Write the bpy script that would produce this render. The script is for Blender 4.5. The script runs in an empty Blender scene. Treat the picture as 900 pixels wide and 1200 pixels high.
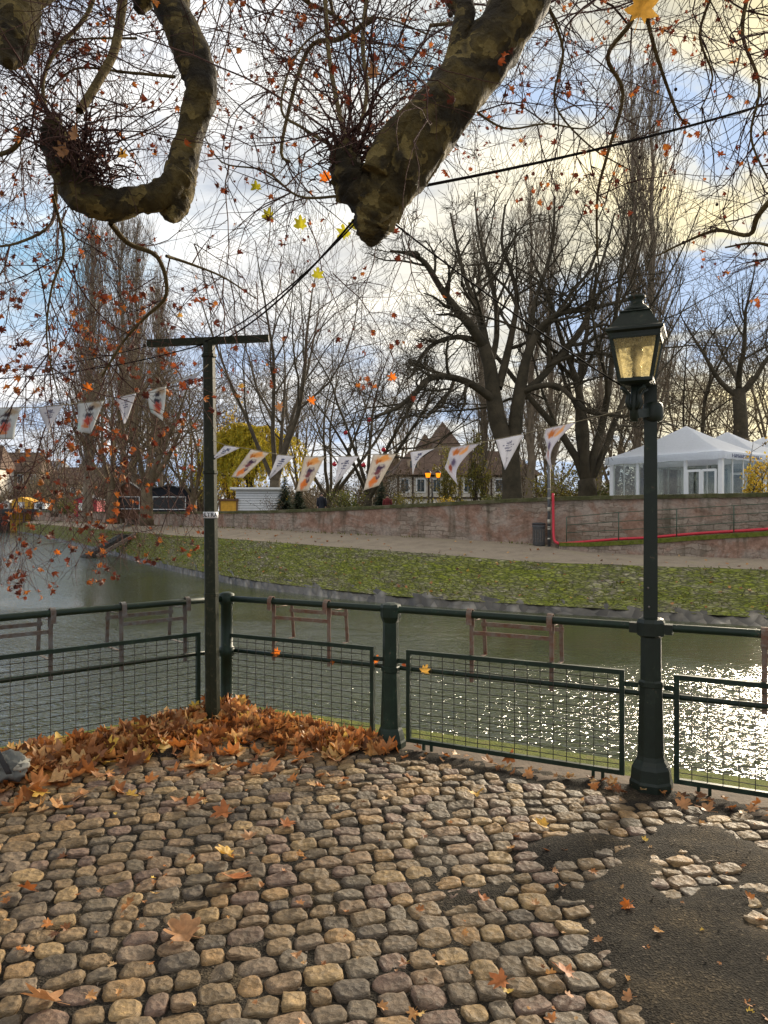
import bpy, math, random
import numpy as np
from mathutils import Vector, Matrix, noise as mnoise

C = bpy.context.scene.collection
R = math.radians
PI = math.pi
rng = random.Random(7)
H = 1.62
F = 866.7
HAZE = False

def P(px, py, d):
    """photograph direction + a distance -> world point"""
    return Vector(((px - 450) / F * d, d, H - (py - 600) / F * d))

def G(px, py, z=0.0):
    d = (H - z) * F / (py - 600)
    return Vector(((px - 450) / F * d, d, z))

# ------------------------------------------------------------------ materials
class NT:
    def __init__(s, name):
        s.m = bpy.data.materials.new(name)
        s.m.use_nodes = True
        s.t = s.m.node_tree
        s.t.nodes.clear()
        s.out = s.n('ShaderNodeOutputMaterial')
    def n(s, typ, **kw):
        nd = s.t.nodes.new(typ)
        for k, v in kw.items():
            setattr(nd, k, v)
        return nd
    def l(s, a, b):
        s.t.links.new(a, b)
    def coord(s, which='Object'):
        return s.n('ShaderNodeTexCoord').outputs[which]
    def noise(s, scale, detail=4, rough=.55, vec=None, dist=0):
        nd = s.n('ShaderNodeTexNoise')
        nd.inputs['Scale'].default_value = scale
        nd.inputs['Detail'].default_value = detail
        nd.inputs['Roughness'].default_value = rough
        nd.inputs['Distortion'].default_value = dist
        s.l(vec if vec is not None else s.coord(), nd.inputs['Vector'])
        return nd.outputs['Fac']
    def ramp(s, fac, stops, interp='LINEAR'):
        nd = s.n('ShaderNodeValToRGB')
        cr = nd.color_ramp
        cr.interpolation = interp
        while len(cr.elements) < len(stops):
            cr.elements.new(.5)
        for e, (p, c) in zip(cr.elements, stops):
            e.position = p
            if not hasattr(c, '__len__'):
                c = (c, c, c)
            e.color = (*c, 1)
        s.l(fac, nd.inputs['Fac'])
        return nd.outputs['Color']
    def mix(s, fac, a, b, mode='MIX'):
        nd = s.n('ShaderNodeMix', data_type='RGBA', blend_type=mode)
        for sock, v in ((nd.inputs[0], fac), (nd.inputs[6], a), (nd.inputs[7], b)):
            if isinstance(v, (int, float)):
                sock.default_value = v
            elif isinstance(v, (tuple, list)):
                sock.default_value = (*v, 1)
            else:
                s.l(v, sock)
        return nd.outputs[2]
    def math(s, op, a, b=None):
        nd = s.n('ShaderNodeMath', operation=op)
        for i, v in enumerate((a, b)):
            if v is None:
                continue
            if isinstance(v, (int, float)):
                nd.inputs[i].default_value = v
            else:
                s.l(v, nd.inputs[i])
        return nd.outputs[0]
    def bump(s, h, strength=.3, dist=.01):
        nd = s.n('ShaderNodeBump')
        nd.inputs['Strength'].default_value = strength
        nd.inputs['Distance'].default_value = dist
        s.l(h, nd.inputs['Height'])
        return nd.outputs['Normal']
    def pbsdf(s, col, rough=.7, metal=0, normal=None, spec=.5, **kw):
        b = s.n('ShaderNodeBsdfPrincipled')
        if isinstance(col, (tuple, list)):
            b.inputs['Base Color'].default_value = (*col, 1)
        else:
            s.l(col, b.inputs['Base Color'])
        if isinstance(rough, (int, float)):
            b.inputs['Roughness'].default_value = rough
        else:
            s.l(rough, b.inputs['Roughness'])
        b.inputs['Metallic'].default_value = metal
        b.inputs['Specular IOR Level'].default_value = spec
        for k, v in kw.items():
            b.inputs[k].default_value = v
        if normal is not None:
            s.l(normal, b.inputs['Normal'])
        s.l(b.outputs[0], s.out.inputs['Surface'])
        return b
    def island(s):
        return s.n('ShaderNodeNewGeometry').outputs['Random Per Island']

def simple(name, col, rough=.7, metal=0, var=.25, scale=8, bump=0, bscale=40, spec=.4):
    t = NT(name)
    f = t.noise(scale, 5)
    c0 = tuple(x * (1 - var) for x in col)
    c1 = tuple(min(1, x * (1 + var)) for x in col)
    c = t.ramp(f, [(.3, c0), (.7, c1)])
    nm = t.bump(t.noise(bscale, 4), bump, .01) if bump else None
    t.pbsdf(c, rough, metal, nm, spec)
    return t.m

M = {}
M['rail_paint'] = simple('rail_paint', (.008, .022, .012), .45, 0, .4, 14, .2, 60, .35)
M['lamp_paint'] = simple('lamp_paint', (.012, .019, .012), .5, 0, .4, 16, .25, 70, .3)
M['wire'] = simple('wire', (.03, .028, .022), .5, 0, .3)
M['concrete'] = simple('concrete', (.12, .088, .06), .9, 0, .4, 7, .5, 60)
M['cable'] = simple('cable', (.012, .011, .010), .9, spec=.1)
M['string'] = simple('string', (.30, .26, .17), .8)
M['white_paint'] = simple('white_paint', (.78, .79, .80), .45, 0, .05, 3)
M['dark'] = simple('dark', (.03, .03, .032), .6)
M['grey_metal'] = simple('grey_metal', (.10, .105, .11), .5, .3, .2)
M['red_hose'] = simple('red_hose', (.55, .03, .05), .4, 0, .1)
M['yellow_wood'] = simple('yellow_wood', (.62, .33, .03), .6, 0, .15, 5)
M['orange_box'] = simple('orange_box', (.75, .22, .01), .5, 0, .08)
M['brown_wood'] = simple('brown_wood', (.13, .065, .035), .7, 0, .3, 6)
M['roof_grey'] = simple('roof_grey', (.13, .13, .14), .8, 0, .3, 5)
M['red_wood'] = simple('red_wood', (.35, .02, .04), .6, 0, .15)
M['glass_dark'] = simple('glass_dark', (.03, .045, .05), .08, 0, .3, 1, spec=.8)
M['skin'] = simple('skin', (.5, .3, .22), .6, 0, .05)
M['hair'] = simple('hair', (.03, .02, .015), .7)
M['coat_navy'] = simple('coat_navy', (.012, .014, .022), .85)
M['coat_red'] = simple('coat_red', (.12, .015, .015), .85)
M['bauble'] = simple('bauble', (.45, .012, .03), .25, 0, .05)
M['hedge_stem'] = simple('hedge_stem', (.06, .045, .03), .9)
M['bag_cloth'] = simple('bag_cloth', (.13, .135, .125), .85, 0, .15, 20, .3, 150)
M['bag_white'] = simple('bag_white', (.42, .40, .33), .8, 0, .1, 20, .2, 150)
M['green_rail'] = simple('green_rail', (.05, .075, .05), .6)
M['plaster'] = simple('plaster', (.55, .51, .45), .85, 0, .15, 2)
M['plaster_tan'] = simple('plaster_tan', (.34, .26, .18), .85, 0, .2, 2)
M['sandstone'] = simple('sandstone', (.20, .155, .12), .9, 0, .25, 1.5)
M['timber'] = simple('timber', (.05, .032, .022), .8)
M['seed'] = simple('seed', (.035, .022, .016), .9, 0, .3, 60)
M['chair_red'] = simple('chair_red', (.35, .05, .05), .6)
M['bridge'] = simple('bridge', (.028, .028, .03), .7)
M['pale_ink'] = simple('pale_ink', (.10, .11, .20), .8)

def mk_pole():
    t = NT('worn_green_pole')
    f = t.noise(30, 6, .7)
    c = t.ramp(f, [(.0, (.008, .012, .006)), (.56, (.017, .021, .009)), (.68, (.06, .055, .03)), (.8, (.14, .11, .07))])
    t.pbsdf(c, .5, 0, t.bump(f, .3, .004), .25)
    M['pole_paint'] = t.m
mk_pole()

def mk_iron(name, base, seed):
    t = NT(name)
    f = t.noise(9, 7, .72)
    g = t.noise(60, 4, .7)
    c = t.ramp(f, [(.25, tuple(x * .6 for x in base)), (.55, base), (.70, tuple(x * 1.9 + .004 for x in base))])
    chip = t.ramp(t.mix(.5, f, g), [(.60, 0), (.64, 1)])
    c = t.mix(chip, c, (.085, .06, .04))
    t.pbsdf(c, t.ramp(f, [(.3, .38), (.7, .65)]), 0, t.bump(t.mix(.5, f, g), .3, .004), .35)
    M[name] = t.m
mk_iron('rail_paint', (.008, .022, .012), 1)
mk_iron('lamp_paint', (.012, .019, .012), 2)

def mk_rust(name, base, rust):
    t = NT(name)
    f = t.noise(22, 6, .7)
    c = t.ramp(f, [(.4, base), (.52, tuple((a + b) / 2 for a, b in zip(base, rust))), (.66, rust)])
    t.pbsdf(c, .75, .1, t.bump(f, .3, .004))
    M[name] = t.m
mk_rust('strap_grey', (.15, .15, .145), (.10, .06, .035))
mk_rust('strap_rust', (.20, .16, .125), (.15, .055, .025))

def mk_stone():
    t = NT('cobble')
    r = t.island()
    base = t.ramp(r, [(0, (.175, .115, .055)), (.11, (.17, .115, .058)), (.22, (.27, .165, .07)), (.33, (.155, .098, .068)),
                      (.44, (.125, .090, .054)), (.53, (.225, .15, .075)), (.62, (.20, .13, .072)), (.7, (.13, .10, .065)),
                      (.79, (.090, .068, .046)), (.86, (.30, .20, .09)), (.93, (.175, .125, .08))], 'CONSTANT')
    f = t.noise(30, 8, .7)
    f2 = t.noise(7, 4)
    c = t.mix(.75, base, t.ramp(f, [(.28, .25), (.5, .95), (.72, 1.7)]), 'MULTIPLY')
    c = t.mix(t.ramp(f2, [(.45, 0), (.7, .45)]), c, (.085, .062, .028))
    vo = t.n('ShaderNodeTexVoronoi'); vo.inputs['Scale'].default_value = 38
    t.l(t.mix(.06, t.coord(), t.n('ShaderNodeTexNoise').outputs['Color'], 'ADD'), vo.inputs['Vector'])
    c = t.mix(.35, c, t.ramp(vo.outputs['Color'], [(.1, .6), (.9, 1.35)]), 'MULTIPLY')
    g = t.noise(160, 4, .8)
    c = t.mix(.4, c, t.ramp(g, [(.32, .45), (.5, 1), (.68, 1.6)]), 'MULTIPLY')
    h = t.mix(.5, t.mix(.4, t.noise(70, 8, .8), t.noise(18, 4, .6)), vo.outputs['Distance'])
    t.pbsdf(c, t.ramp(f, [(.3, .5), (.7, .78)]), 0, t.bump(h, .9, .022), .4)
    M['cobble'] = t.m
mk_stone()

def mk_dirt():
    t = NT('grit')
    v = t.n('ShaderNodeTexVoronoi')
    v.inputs['Scale'].default_value = 120
    t.l(t.coord(), v.inputs['Vector'])
    f = t.noise(2.2, 6, .6)
    g = t.noise(120, 4, .7)
    c = t.ramp(f, [(.3, (.016, .0135, .010)), (.52, (.032, .026, .018)), (.72, (.10, .074, .042))])
    sp = t.ramp(v.outputs['Color'], [(.15, .3), (.6, .9), (.85, 1.6), (.95, 3.4)])
    c = t.mix(.8, c, sp, 'MULTIPLY')
    c = t.mix(.7, c, t.ramp(g, [(.3, .5), (.7, 1.5)]), 'MULTIPLY')
    t.pbsdf(c, .92, 0, t.bump(t.mix(.5, v.outputs['Distance'], g), 1, .014), .2)
    M['grit'] = t.m
mk_dirt()

def mk_leaf(name, stops, trans=.5, rough=.55):
    t = NT(name)
    r = t.island()
    c = t.ramp(r, stops)
    f = t.noise(35, 5, .6)
    c = t.mix(.7, c, t.ramp(f, [(.3, .55), (.7, 1.3)]), 'MULTIPLY')
    b = t.n('ShaderNodeBsdfPrincipled')
    t.l(c, b.inputs['Base Color'])
    b.inputs['Roughness'].default_value = rough
    b.inputs['Specular IOR Level'].default_value = .35
    t.l(t.bump(t.noise(60, 3), .3, .004), b.inputs['Normal'])
    tr = t.n('ShaderNodeBsdfTranslucent')
    t.l(t.mix(.35, c, (1, .55, .2), 'MULTIPLY'), tr.inputs['Color'])
    mx = t.n('ShaderNodeMixShader')
    mx.inputs[0].default_value = trans
    t.l(b.outputs[0], mx.inputs[1])
    t.l(tr.outputs[0], mx.inputs[2])
    t.l(mx.outputs[0], t.out.inputs['Surface'])
    M[name] = t.m
mk_leaf('leaf_pile', [(0, (.11, .05, .025)), (.2, (.28, .115, .04)), (.42, (.52, .20, .05)), (.62, (.46, .24, .11)), (.8, (.62, .31, .09)), (.91, (.66, .44, .22)), (1, (.75, .52, .07))], .3)
mk_leaf('leaf_tree', [(0, (.06, .018, .012)), (.4, (.15, .036, .018)), (.7, (.29, .080, .026)), (1, (.46, .18, .035))], .42)
mk_leaf('leaf_tan', [(0, (.36, .17, .07)), (1, (.44, .24, .11))], .2)
mk_leaf('leaf_rust', [(0, (.36, .12, .04)), (1, (.46, .17, .05))], .25)
mk_leaf('leaf_gold', [(0, (.62, .36, .05)), (1, (.68, .42, .09))], .3)
mk_leaf('leaf_lime', [(0, (.22, .34, .02)), (.5, (.42, .42, .03)), (1, (.16, .30, .02))], .6)
mk_leaf('leaf_orange', [(0, (.65, .16, .02)), (1, (.70, .22, .03))], .5)
mk_leaf('willow_leaf', [(0, (.34, .32, .03)), (.5, (.58, .50, .04)), (1, (.75, .58, .05))], .35)
mk_leaf('shrub_leaf', [(0, (.35, .26, .03)), (.5, (.60, .42, .04)), (1, (.45, .40, .06))], .4)
mk_leaf('green_leaf', [(0, (.05, .075, .02)), (.6, (.11, .13, .03)), (1, (.25, .24, .04))], .3)
mk_leaf('conifer_leaf', [(0, (.018, .035, .02)), (1, (.045, .065, .035))], .15)
mk_leaf('ivy_leaf', [(0, (.10, .11, .025)), (.6, (.20, .19, .04)), (1, (.34, .28, .05))], .3)
mk_leaf('grass', [(0, (.07, .085, .015)), (.6, (.15, .17, .025)), (1, (.24, .22, .05))], .35)

def mk_bark_plane():
    t = NT('plane_bark')
    co = t.coord()
    f = t.noise(5.5, 3, .5, co, .6)
    v = t.n('ShaderNodeTexVoronoi')
    v.inputs['Scale'].default_value = 13
    dn = t.n('ShaderNodeTexNoise'); dn.inputs['Scale'].default_value = 14; dn.inputs['Detail'].default_value = 4; t.l(co, dn.inputs['Vector'])
    ad = t.mix(.16, co, dn.outputs['Color'], 'ADD')
    t.l(ad, v.inputs['Vector'])
    c = t.ramp(f, [(.30, (.014, .010, .004)), (.47, (.034, .024, .007)), (.60, (.085, .060, .014))])
    patch = t.ramp(v.outputs['Color'], [(.60, 0), (.64, 1)], 'LINEAR')
    c = t.mix(t.mix(1, patch, t.ramp(f, [(.38, 0), (.5, 1)]), 'MULTIPLY'), c, (.17, .125, .038))
    dark = t.noise(2.6, 3)
    c = t.mix(t.ramp(dark, [(.52, 0), (.62, .9)]), c, (.014, .010, .005))
    c = t.mix(.5, c, t.ramp(t.noise(45, 5, .7), [(.3, .5), (.7, 1.4)]), 'MULTIPLY')
    t.pbsdf(c, .75, 0, t.bump(t.mix(.5, v.outputs['Distance'], t.noise(25, 6, .7)), .9, .045), .3)
    M['plane_bark'] = t.m
mk_bark_plane()

def mk_bark(name, a, b, scale=3):
    t = NT(name)
    c = t.ramp(t.noise(scale, 6, .65), [(.35, a), (.65, b)])
    t.pbsdf(c, .9, 0, t.bump(t.noise(scale * 5, 4), .6, .05), .2)
    M[name] = t.m
mk_bark('twig_bark', (.045, .022, .020), (.095, .050, .040), 6)
mk_bark('bough_bark', (.075, .055, .025), (.16, .12, .05), 8)
mk_bark('tree_bark', (.034, .029, .019), (.078, .062, .040), 1.5)
mk_bark('poplar_bark', (.15, .12, .09), (.25, .20, .145), 2)
mk_bark('pale_bark', (.06, .05, .036), (.12, .095, .065), 2)
mk_bark('brush_bark', (.10, .075, .048), (.19, .145, .09), 2)

def mk_water():
    t = NT('canal_water')
    mp = t.n('ShaderNodeMapping')
    t.l(t.coord(), mp.inputs['Vector'])
    mp.inputs['Rotation'].default_value = (0, 0, R(-27))
    mp.inputs['Scale'].default_value = (1, 2.2, 1)
    a = t.noise(5.0, 2, .5, mp.outputs[0], .8)
    b = t.noise(1.1, 2, .5, mp.outputs[0], .4)
    fine = t.noise(11, 2, .5, mp.outputs[0], .5)
    # wind lanes: calmer strips and rippled strips
    lane = t.ramp(t.noise(.12, 3, .6, mp.outputs[0]), [(.35, .35), (.62, 1.0)])
    h = t.mix(.35, a, b)
    h = t.mix(.12, h, fine)
    # the far bank shelters a calm strip; the open reach is ruffled
    sp = t.n('ShaderNodeSeparateXYZ'); t.l(t.coord(), sp.inputs[0])
    wob = t.math('MULTIPLY', t.noise(.35, 4, .6), 5.0)
    dist = t.math('ADD', t.math('ADD', t.math('MULTIPLY', sp.outputs['X'], .45), t.math('MULTIPLY', sp.outputs['Y'], .89)), wob)
    near = t.ramp(t.math('DIVIDE', dist, 30.0), [(.50, 1), (.62, .10)])
    reach = t.ramp(t.math('DIVIDE', t.math('ADD', sp.outputs['X'], wob), -20.0), [(.30, 0), (.50, .30)])
    amp = t.math('MAXIMUM', near, reach)
    h = t.mix(1, t.mix(1, h, lane, 'MULTIPLY'), amp, 'MULTIPLY')
    nm = t.bump(h, 1.0, .21)
    t.pbsdf((.030, .042, .012), .12, 0, nm, .5, IOR=2.0)
    M['canal_water'] = t.m
mk_water()

def mk_bank():
    t = NT('mossy_setts')
    co = t.coord('UV')
    mp = t.n('ShaderNodeMapping'); mp.inputs['Scale'].default_value = (4.2, 6.5, 1)
    dis = t.n('ShaderNodeTexNoise'); dis.inputs['Scale'].default_value = 3; dis.inputs['Detail'].default_value = 4
    t.l(co, dis.inputs['Vector'])
    t.l(t.mix(.12, co, dis.outputs['Color'], 'ADD'), mp.inputs['Vector'])
    v1 = t.n('ShaderNodeTexVoronoi'); v1.inputs['Scale'].default_value = 1; t.l(mp.outputs[0], v1.inputs['Vector'])
    v2 = t.n('ShaderNodeTexVoronoi', feature='DISTANCE_TO_EDGE'); v2.inputs['Scale'].default_value = 1; t.l(mp.outputs[0], v2.inputs['Vector'])
    stc = t.ramp(v1.outputs['Color'], [(.2, (.13, .115, .085)), (.5, (.27, .235, .175)), (.8, (.42, .37, .28))])
    joint = t.ramp(v2.outputs['Distance'], [(.02, 1), (.16, 0)])
    big = t.noise(.5, 5, .65, co)
    mid = t.noise(2.8, 6, .7, co)
    fin = t.noise(18, 4, .7, co)
    moss = t.mix(.5, big, mid)
    moss = t.ramp(t.mix(.3, moss, fin), [(.43, 0), (.50, .72), (.57, 1)])
    green = t.ramp(t.noise(3.5, 5, .7, co), [(.32, (.075, .095, .014)), (.5, (.19, .225, .020)), (.68, (.33, .35, .03))])
    stone = t.mix(.7, stc, t.ramp(t.noise(9, 5, .7, co), [(.3, .4), (.7, 1.5)]), 'MULTIPLY')
    c = t.mix(moss, stone, green)
    c = t.mix(t.ramp(t.noise(.9, 4, .7, co), [(.5, 0), (.7, .5)]), c, (.075, .062, .030))
    c = t.mix(t.math('MULTIPLY', joint, .62), c, (.022, .023, .010))
    t.pbsdf(c, .95, 0, t.bump(t.mix(.4, t.mix(.5, t.math('SUBTRACT', 1.0, joint), mid), fin), 1, .12), .2)
    M['mossy_setts'] = t.m
    t = NT('wet_stones')
    v = t.n('ShaderNodeTexVoronoi')
    v.inputs['Scale'].default_value = 2.8
    t.l(t.coord('UV'), v.inputs['Vector'])
    c = t.mix(.6, t.ramp(v.outputs['Color'], [(.2, (.04, .037, .032)), (.8, (.15, .14, .12))]), t.ramp(v.outputs['Distance'], [(.2, 1.2), (.5, .25)]), 'MULTIPLY')
    t.pbsdf(c, .6, 0, t.bump(v.outputs['Distance'], .8, .1))
    M['wet_stones'] = t.m
    t = NT('gravel_path')
    c = t.ramp(t.noise(1.2, 7, .7), [(.3, (.20, .165, .12)), (.55, (.29, .24, .18)), (.72, (.25, .22, .13))])
    c = t.mix(.6, c, t.ramp(t.noise(25, 4, .8), [(.3, .6), (.7, 1.3)]), 'MULTIPLY')
    t.pbsdf(c, .95, 0, t.bump(t.noise(30, 3), .4, .02), .2)
    M['gravel_path'] = t.m
    t = NT('park_soil')
    c = t.ramp(t.noise(.3, 6, .7), [(.35, (.05, .06, .02)), (.6, (.12, .10, .05))])
    t.pbsdf(c, .95)
    M['park_soil'] = t.m
    t = NT('moss_strip')
    c = t.ramp(t.noise(9, 6, .7), [(.35, (.06, .075, .012)), (.55, (.13, .15, .022)), (.7, (.16, .12, .06))])
    t.pbsdf(c, .95, 0, t.bump(t.noise(70, 5), 1, .02), .2)
    M['moss_strip'] = t.m
mk_bank()

def mk_wall():
    t = NT('pink_wall')
    co = t.coord('UV')
    br = t.n('ShaderNodeTexBrick')
    br.inputs['Scale'].default_value = 1
    br.inputs['Mortar Size'].default_value = .018
    br.inputs['Brick Width'].default_value = .5
    br.inputs['Row Height'].default_value = .19
    br.inputs['Color1'].default_value = (.20, .16, .125, 1)
    br.inputs['Color2'].default_value = (.36, .30, .24, 1)
    br.inputs['Mortar'].default_value = (.14, .11, .085, 1)
    dw = t.n('ShaderNodeTexNoise'); dw.inputs['Scale'].default_value = 3; dw.inputs['Detail'].default_value = 4; t.l(co, dw.inputs['Vector'])
    t.l(t.mix(.28, co, dw.outputs['Color'], 'ADD'), br.inputs['Vector'])
    a = t.noise(.55, 6, .65, co, .5)
    b = t.noise(3, 6, .7, co)
    render = t.ramp(b, [(.3, (.16, .092, .066)), (.5, (.27, .165, .12)), (.7, (.37, .25, .19))])
    render = t.mix(t.ramp(t.noise(.8, 4, .7, co, 1), [(.45, 0), (.62, .6)]), render, (.38, .34, .29))
    c = t.mix(t.ramp(a, [(.49, 0), (.56, .8)]), render, br.outputs['Color'])
    # old rain stains below the coping and moss near the foot: wear with a shape of its own
    mp = t.n('ShaderNodeMapping')
    mp.inputs['Scale'].default_value = (1.4, .22, 1)
    t.l(co, mp.inputs['Vector'])
    st = t.noise(1, 5, .6, mp.outputs[0])
    c = t.mix(t.ramp(st, [(.53, 0), (.66, .75)]), c, (.075, .062, .04))
    c = t.mix(.7, c, t.ramp(t.noise(9, 6, .75, co), [(.3, .55), (.7, 1.3)]), 'MULTIPLY')
    t.pbsdf(c, .95, 0, t.bump(t.mix(.5, b, t.ramp(a, [(.5, 1), (.55, 0)])), .7, .06), .2)
    M['pink_wall'] = t.m
    t = NT('mossy_coping')
    c = t.ramp(t.noise(1.6, 6, .7), [(.3, (.040, .038, .022)), (.5, (.075, .075, .03)), (.7, (.15, .13, .09))])
    t.pbsdf(c, .95, 0, t.bump(t.noise(12, 5), .6, .05), .2)
    M['mossy_coping'] = t.m
    t = NT('roof_tiles')
    c = t.ramp(t.noise(1.1, 7, .7), [(.3, (.065, .044, .034)), (.5, (.105, .070, .053)), (.7, (.15, .105, .08))])
    t.pbsdf(c, .9, 0, t.bump(t.noise(4, 3), .5, .1), .2)
    M['roof_tiles'] = t.m
mk_wall()

def mk_cloth(name, col, trans=.35):
    t = NT(name)
    f = t.noise(12, 3)
    c = t.ramp(f, [(.3, tuple(x * .93 for x in col)), (.7, col)])
    d = t.n('ShaderNodeBsdfDiffuse'); t.l(c, d.inputs['Color'])
    tr = t.n('ShaderNodeBsdfTranslucent'); t.l(c, tr.inputs['Color'])
    mx = t.n('ShaderNodeMixShader'); mx.inputs[0].default_value = trans
    t.l(d.outputs[0], mx.inputs[1]); t.l(tr.outputs[0], mx.inputs[2])
    t.l(mx.outputs[0], t.out.inputs['Surface'])
    M[name] = t.m
mk_cloth('flag_cloth', (.74, .75, .80))
mk_cloth('tent_cloth', (.86, .90, .97), .5)

def mk_flag_art(name, bg, cols, seed):
    """soft printed blotches of colour in the flag's own UV space"""
    t = NT(name)
    uv = t.coord('UV')
    c = None
    cur = bg
    r = random.Random(seed)
    for (cx, cy, rx, ry, col) in cols:
        mp = t.n('ShaderNodeMapping')
        mp.inputs['Location'].default_value = (-cx / rx, -cy / ry, 0)
        mp.inputs['Scale'].default_value = (1 / rx, 1 / ry, 0)
        dis = t.n('ShaderNodeTexNoise'); dis.inputs['Scale'].default_value = 7
        t.l(uv, dis.inputs['Vector'])
        t.l(t.mix(.30, uv, t.mix(1, dis.outputs['Color'], (.5, .5, .5), 'SUBTRACT'), 'ADD'), mp.inputs['Vector'])
        g = t.n('ShaderNodeVectorMath', operation='LENGTH')
        t.l(mp.outputs[0], g.inputs[0])
        fac = t.ramp(g.outputs['Value'], [(.45, .92), (1.15, 0)])
        cur = t.mix(fac, cur, col)
    d = t.n('ShaderNodeBsdfDiffuse'); t.l(cur, d.inputs['Color'])
    tr = t.n('ShaderNodeBsdfTranslucent'); t.l(cur, tr.inputs['Color'])
    mx = t.n('ShaderNodeMixShader'); mx.inputs[0].default_value = .35
    t.l(d.outputs[0], mx.inputs[1]); t.l(tr.outputs[0], mx.inputs[2])
    t.l(mx.outputs[0], t.out.inputs['Surface'])
    M[name] = t.m
mk_flag_art('banner_warm', (.72, .68, .62), [(.55, .87, .42, .12, (.80, .48, .16)), (.33, .82, .2, .08, (.6, .25, .06)), (.55, .60, .30, .11, (.10, .05, .12)), (.48, .47, .26, .10, (.25, .08, .10)), (.45, .20, .36, .17, (.75, .30, .06)), (.62, .33, .18, .07, (.16, .09, .13))], 1)
mk_flag_art('banner_cool', (.66, .70, .72), [(.72, .88, .30, .14, (.50, .40, .28)), (.55, .78, .26, .10, (.04, .03, .05)), (.52, .58, .30, .12, (.04, .04, .07)), (.55, .38, .30, .17, (.55, .08, .04)), (.52, .20, .26, .10, (.70, .28, .10)), (.12, .2, .14, .18, (.50, .64, .64))], 2)
mk_flag_art('banner_boy', (.68, .68, .74), [(.33, .83, .22, .16, (.62, .27, .06)), (.68, .85, .16, .12, (.80, .50, .22)), (.50, .52, .26, .15, (.20, .16, .26)), (.40, .26, .24, .16, (.45, .14, .06)), (.12, .35, .14, .16, (.66, .62, .45))], 3)

def mk_glass():
    t = NT('lantern_glass')
    f = t.noise(55, 5, .7)
    tp = t.n('ShaderNodeBsdfTransparent'); tp.inputs[0].default_value = (.97, .93, .80, 1)
    tr = t.n('ShaderNodeBsdfTranslucent'); t.l(t.ramp(f, [(.35, (.52, .47, .32)), (.65, (.97, .93, .76))]), tr.inputs[0])
    gl = t.n('ShaderNodeBsdfGlossy'); gl.inputs['Roughness'].default_value = .1
    m1 = t.n('ShaderNodeMixShader'); t.l(t.ramp(f, [(.38, .62), (.56, .16)]), m1.inputs[0])
    t.l(tp.outputs[0], m1.inputs[1]); t.l(tr.outputs[0], m1.inputs[2])
    m2 = t.n('ShaderNodeMixShader'); m2.inputs[0].default_value = .07
    t.l(m1.outputs[0], m2.inputs[1]); t.l(gl.outputs[0], m2.inputs[2])
    t.l(m2.outputs[0], t.out.inputs['Surface'])
    M['lantern_glass'] = t.m
    t = NT('clear_pane')
    tp = t.n('ShaderNodeBsdfTransparent'); tp.inputs[0].default_value = (.84, .86, .84, 1)
    gl = t.n('ShaderNodeBsdfGlossy'); gl.inputs['Roughness'].default_value = .03
    m1 = t.n('ShaderNodeMixShader'); m1.inputs[0].default_value = .05
    t.l(tp.outputs[0], m1.inputs[1]); t.l(gl.outputs[0], m1.inputs[2])
    t.l(m1.outputs[0], t.out.inputs['Surface'])
    M['clear_pane'] = t.m
    t = NT('bulb_glass')
    t.pbsdf((.16, .12, .05), .3, 0, None, .5)
    M['bulb_glass'] = t.m
    t = NT('lit_orange')
    e = t.n('ShaderNodeEmission'); e.inputs[0].default_value = (1, .25, .01, 1); e.inputs[1].default_value = 1.0
    t.l(e.outputs[0], t.out.inputs['Surface'])
    M['lit_orange'] = t.m
mk_glass()

# ------------------------------------------------------------------ mesh helpers
def wloc(o):
    v = Vector((0, 0, 0))
    while o:
        v = v + o.location
        o = o.parent
    return v

def thing(name, label, cat, loc, group=None):
    o = bpy.data.objects.new(name, None)
    C.objects.link(o)
    o.empty_display_size = .2
    o.location = loc
    o['label'] = label
    o['category'] = cat
    if group:
        o['group'] = group
    return o

def tag(o, label, cat, group=None):
    o['label'] = label
    o['category'] = cat
    if group:
        o['group'] = group
    return o

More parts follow.
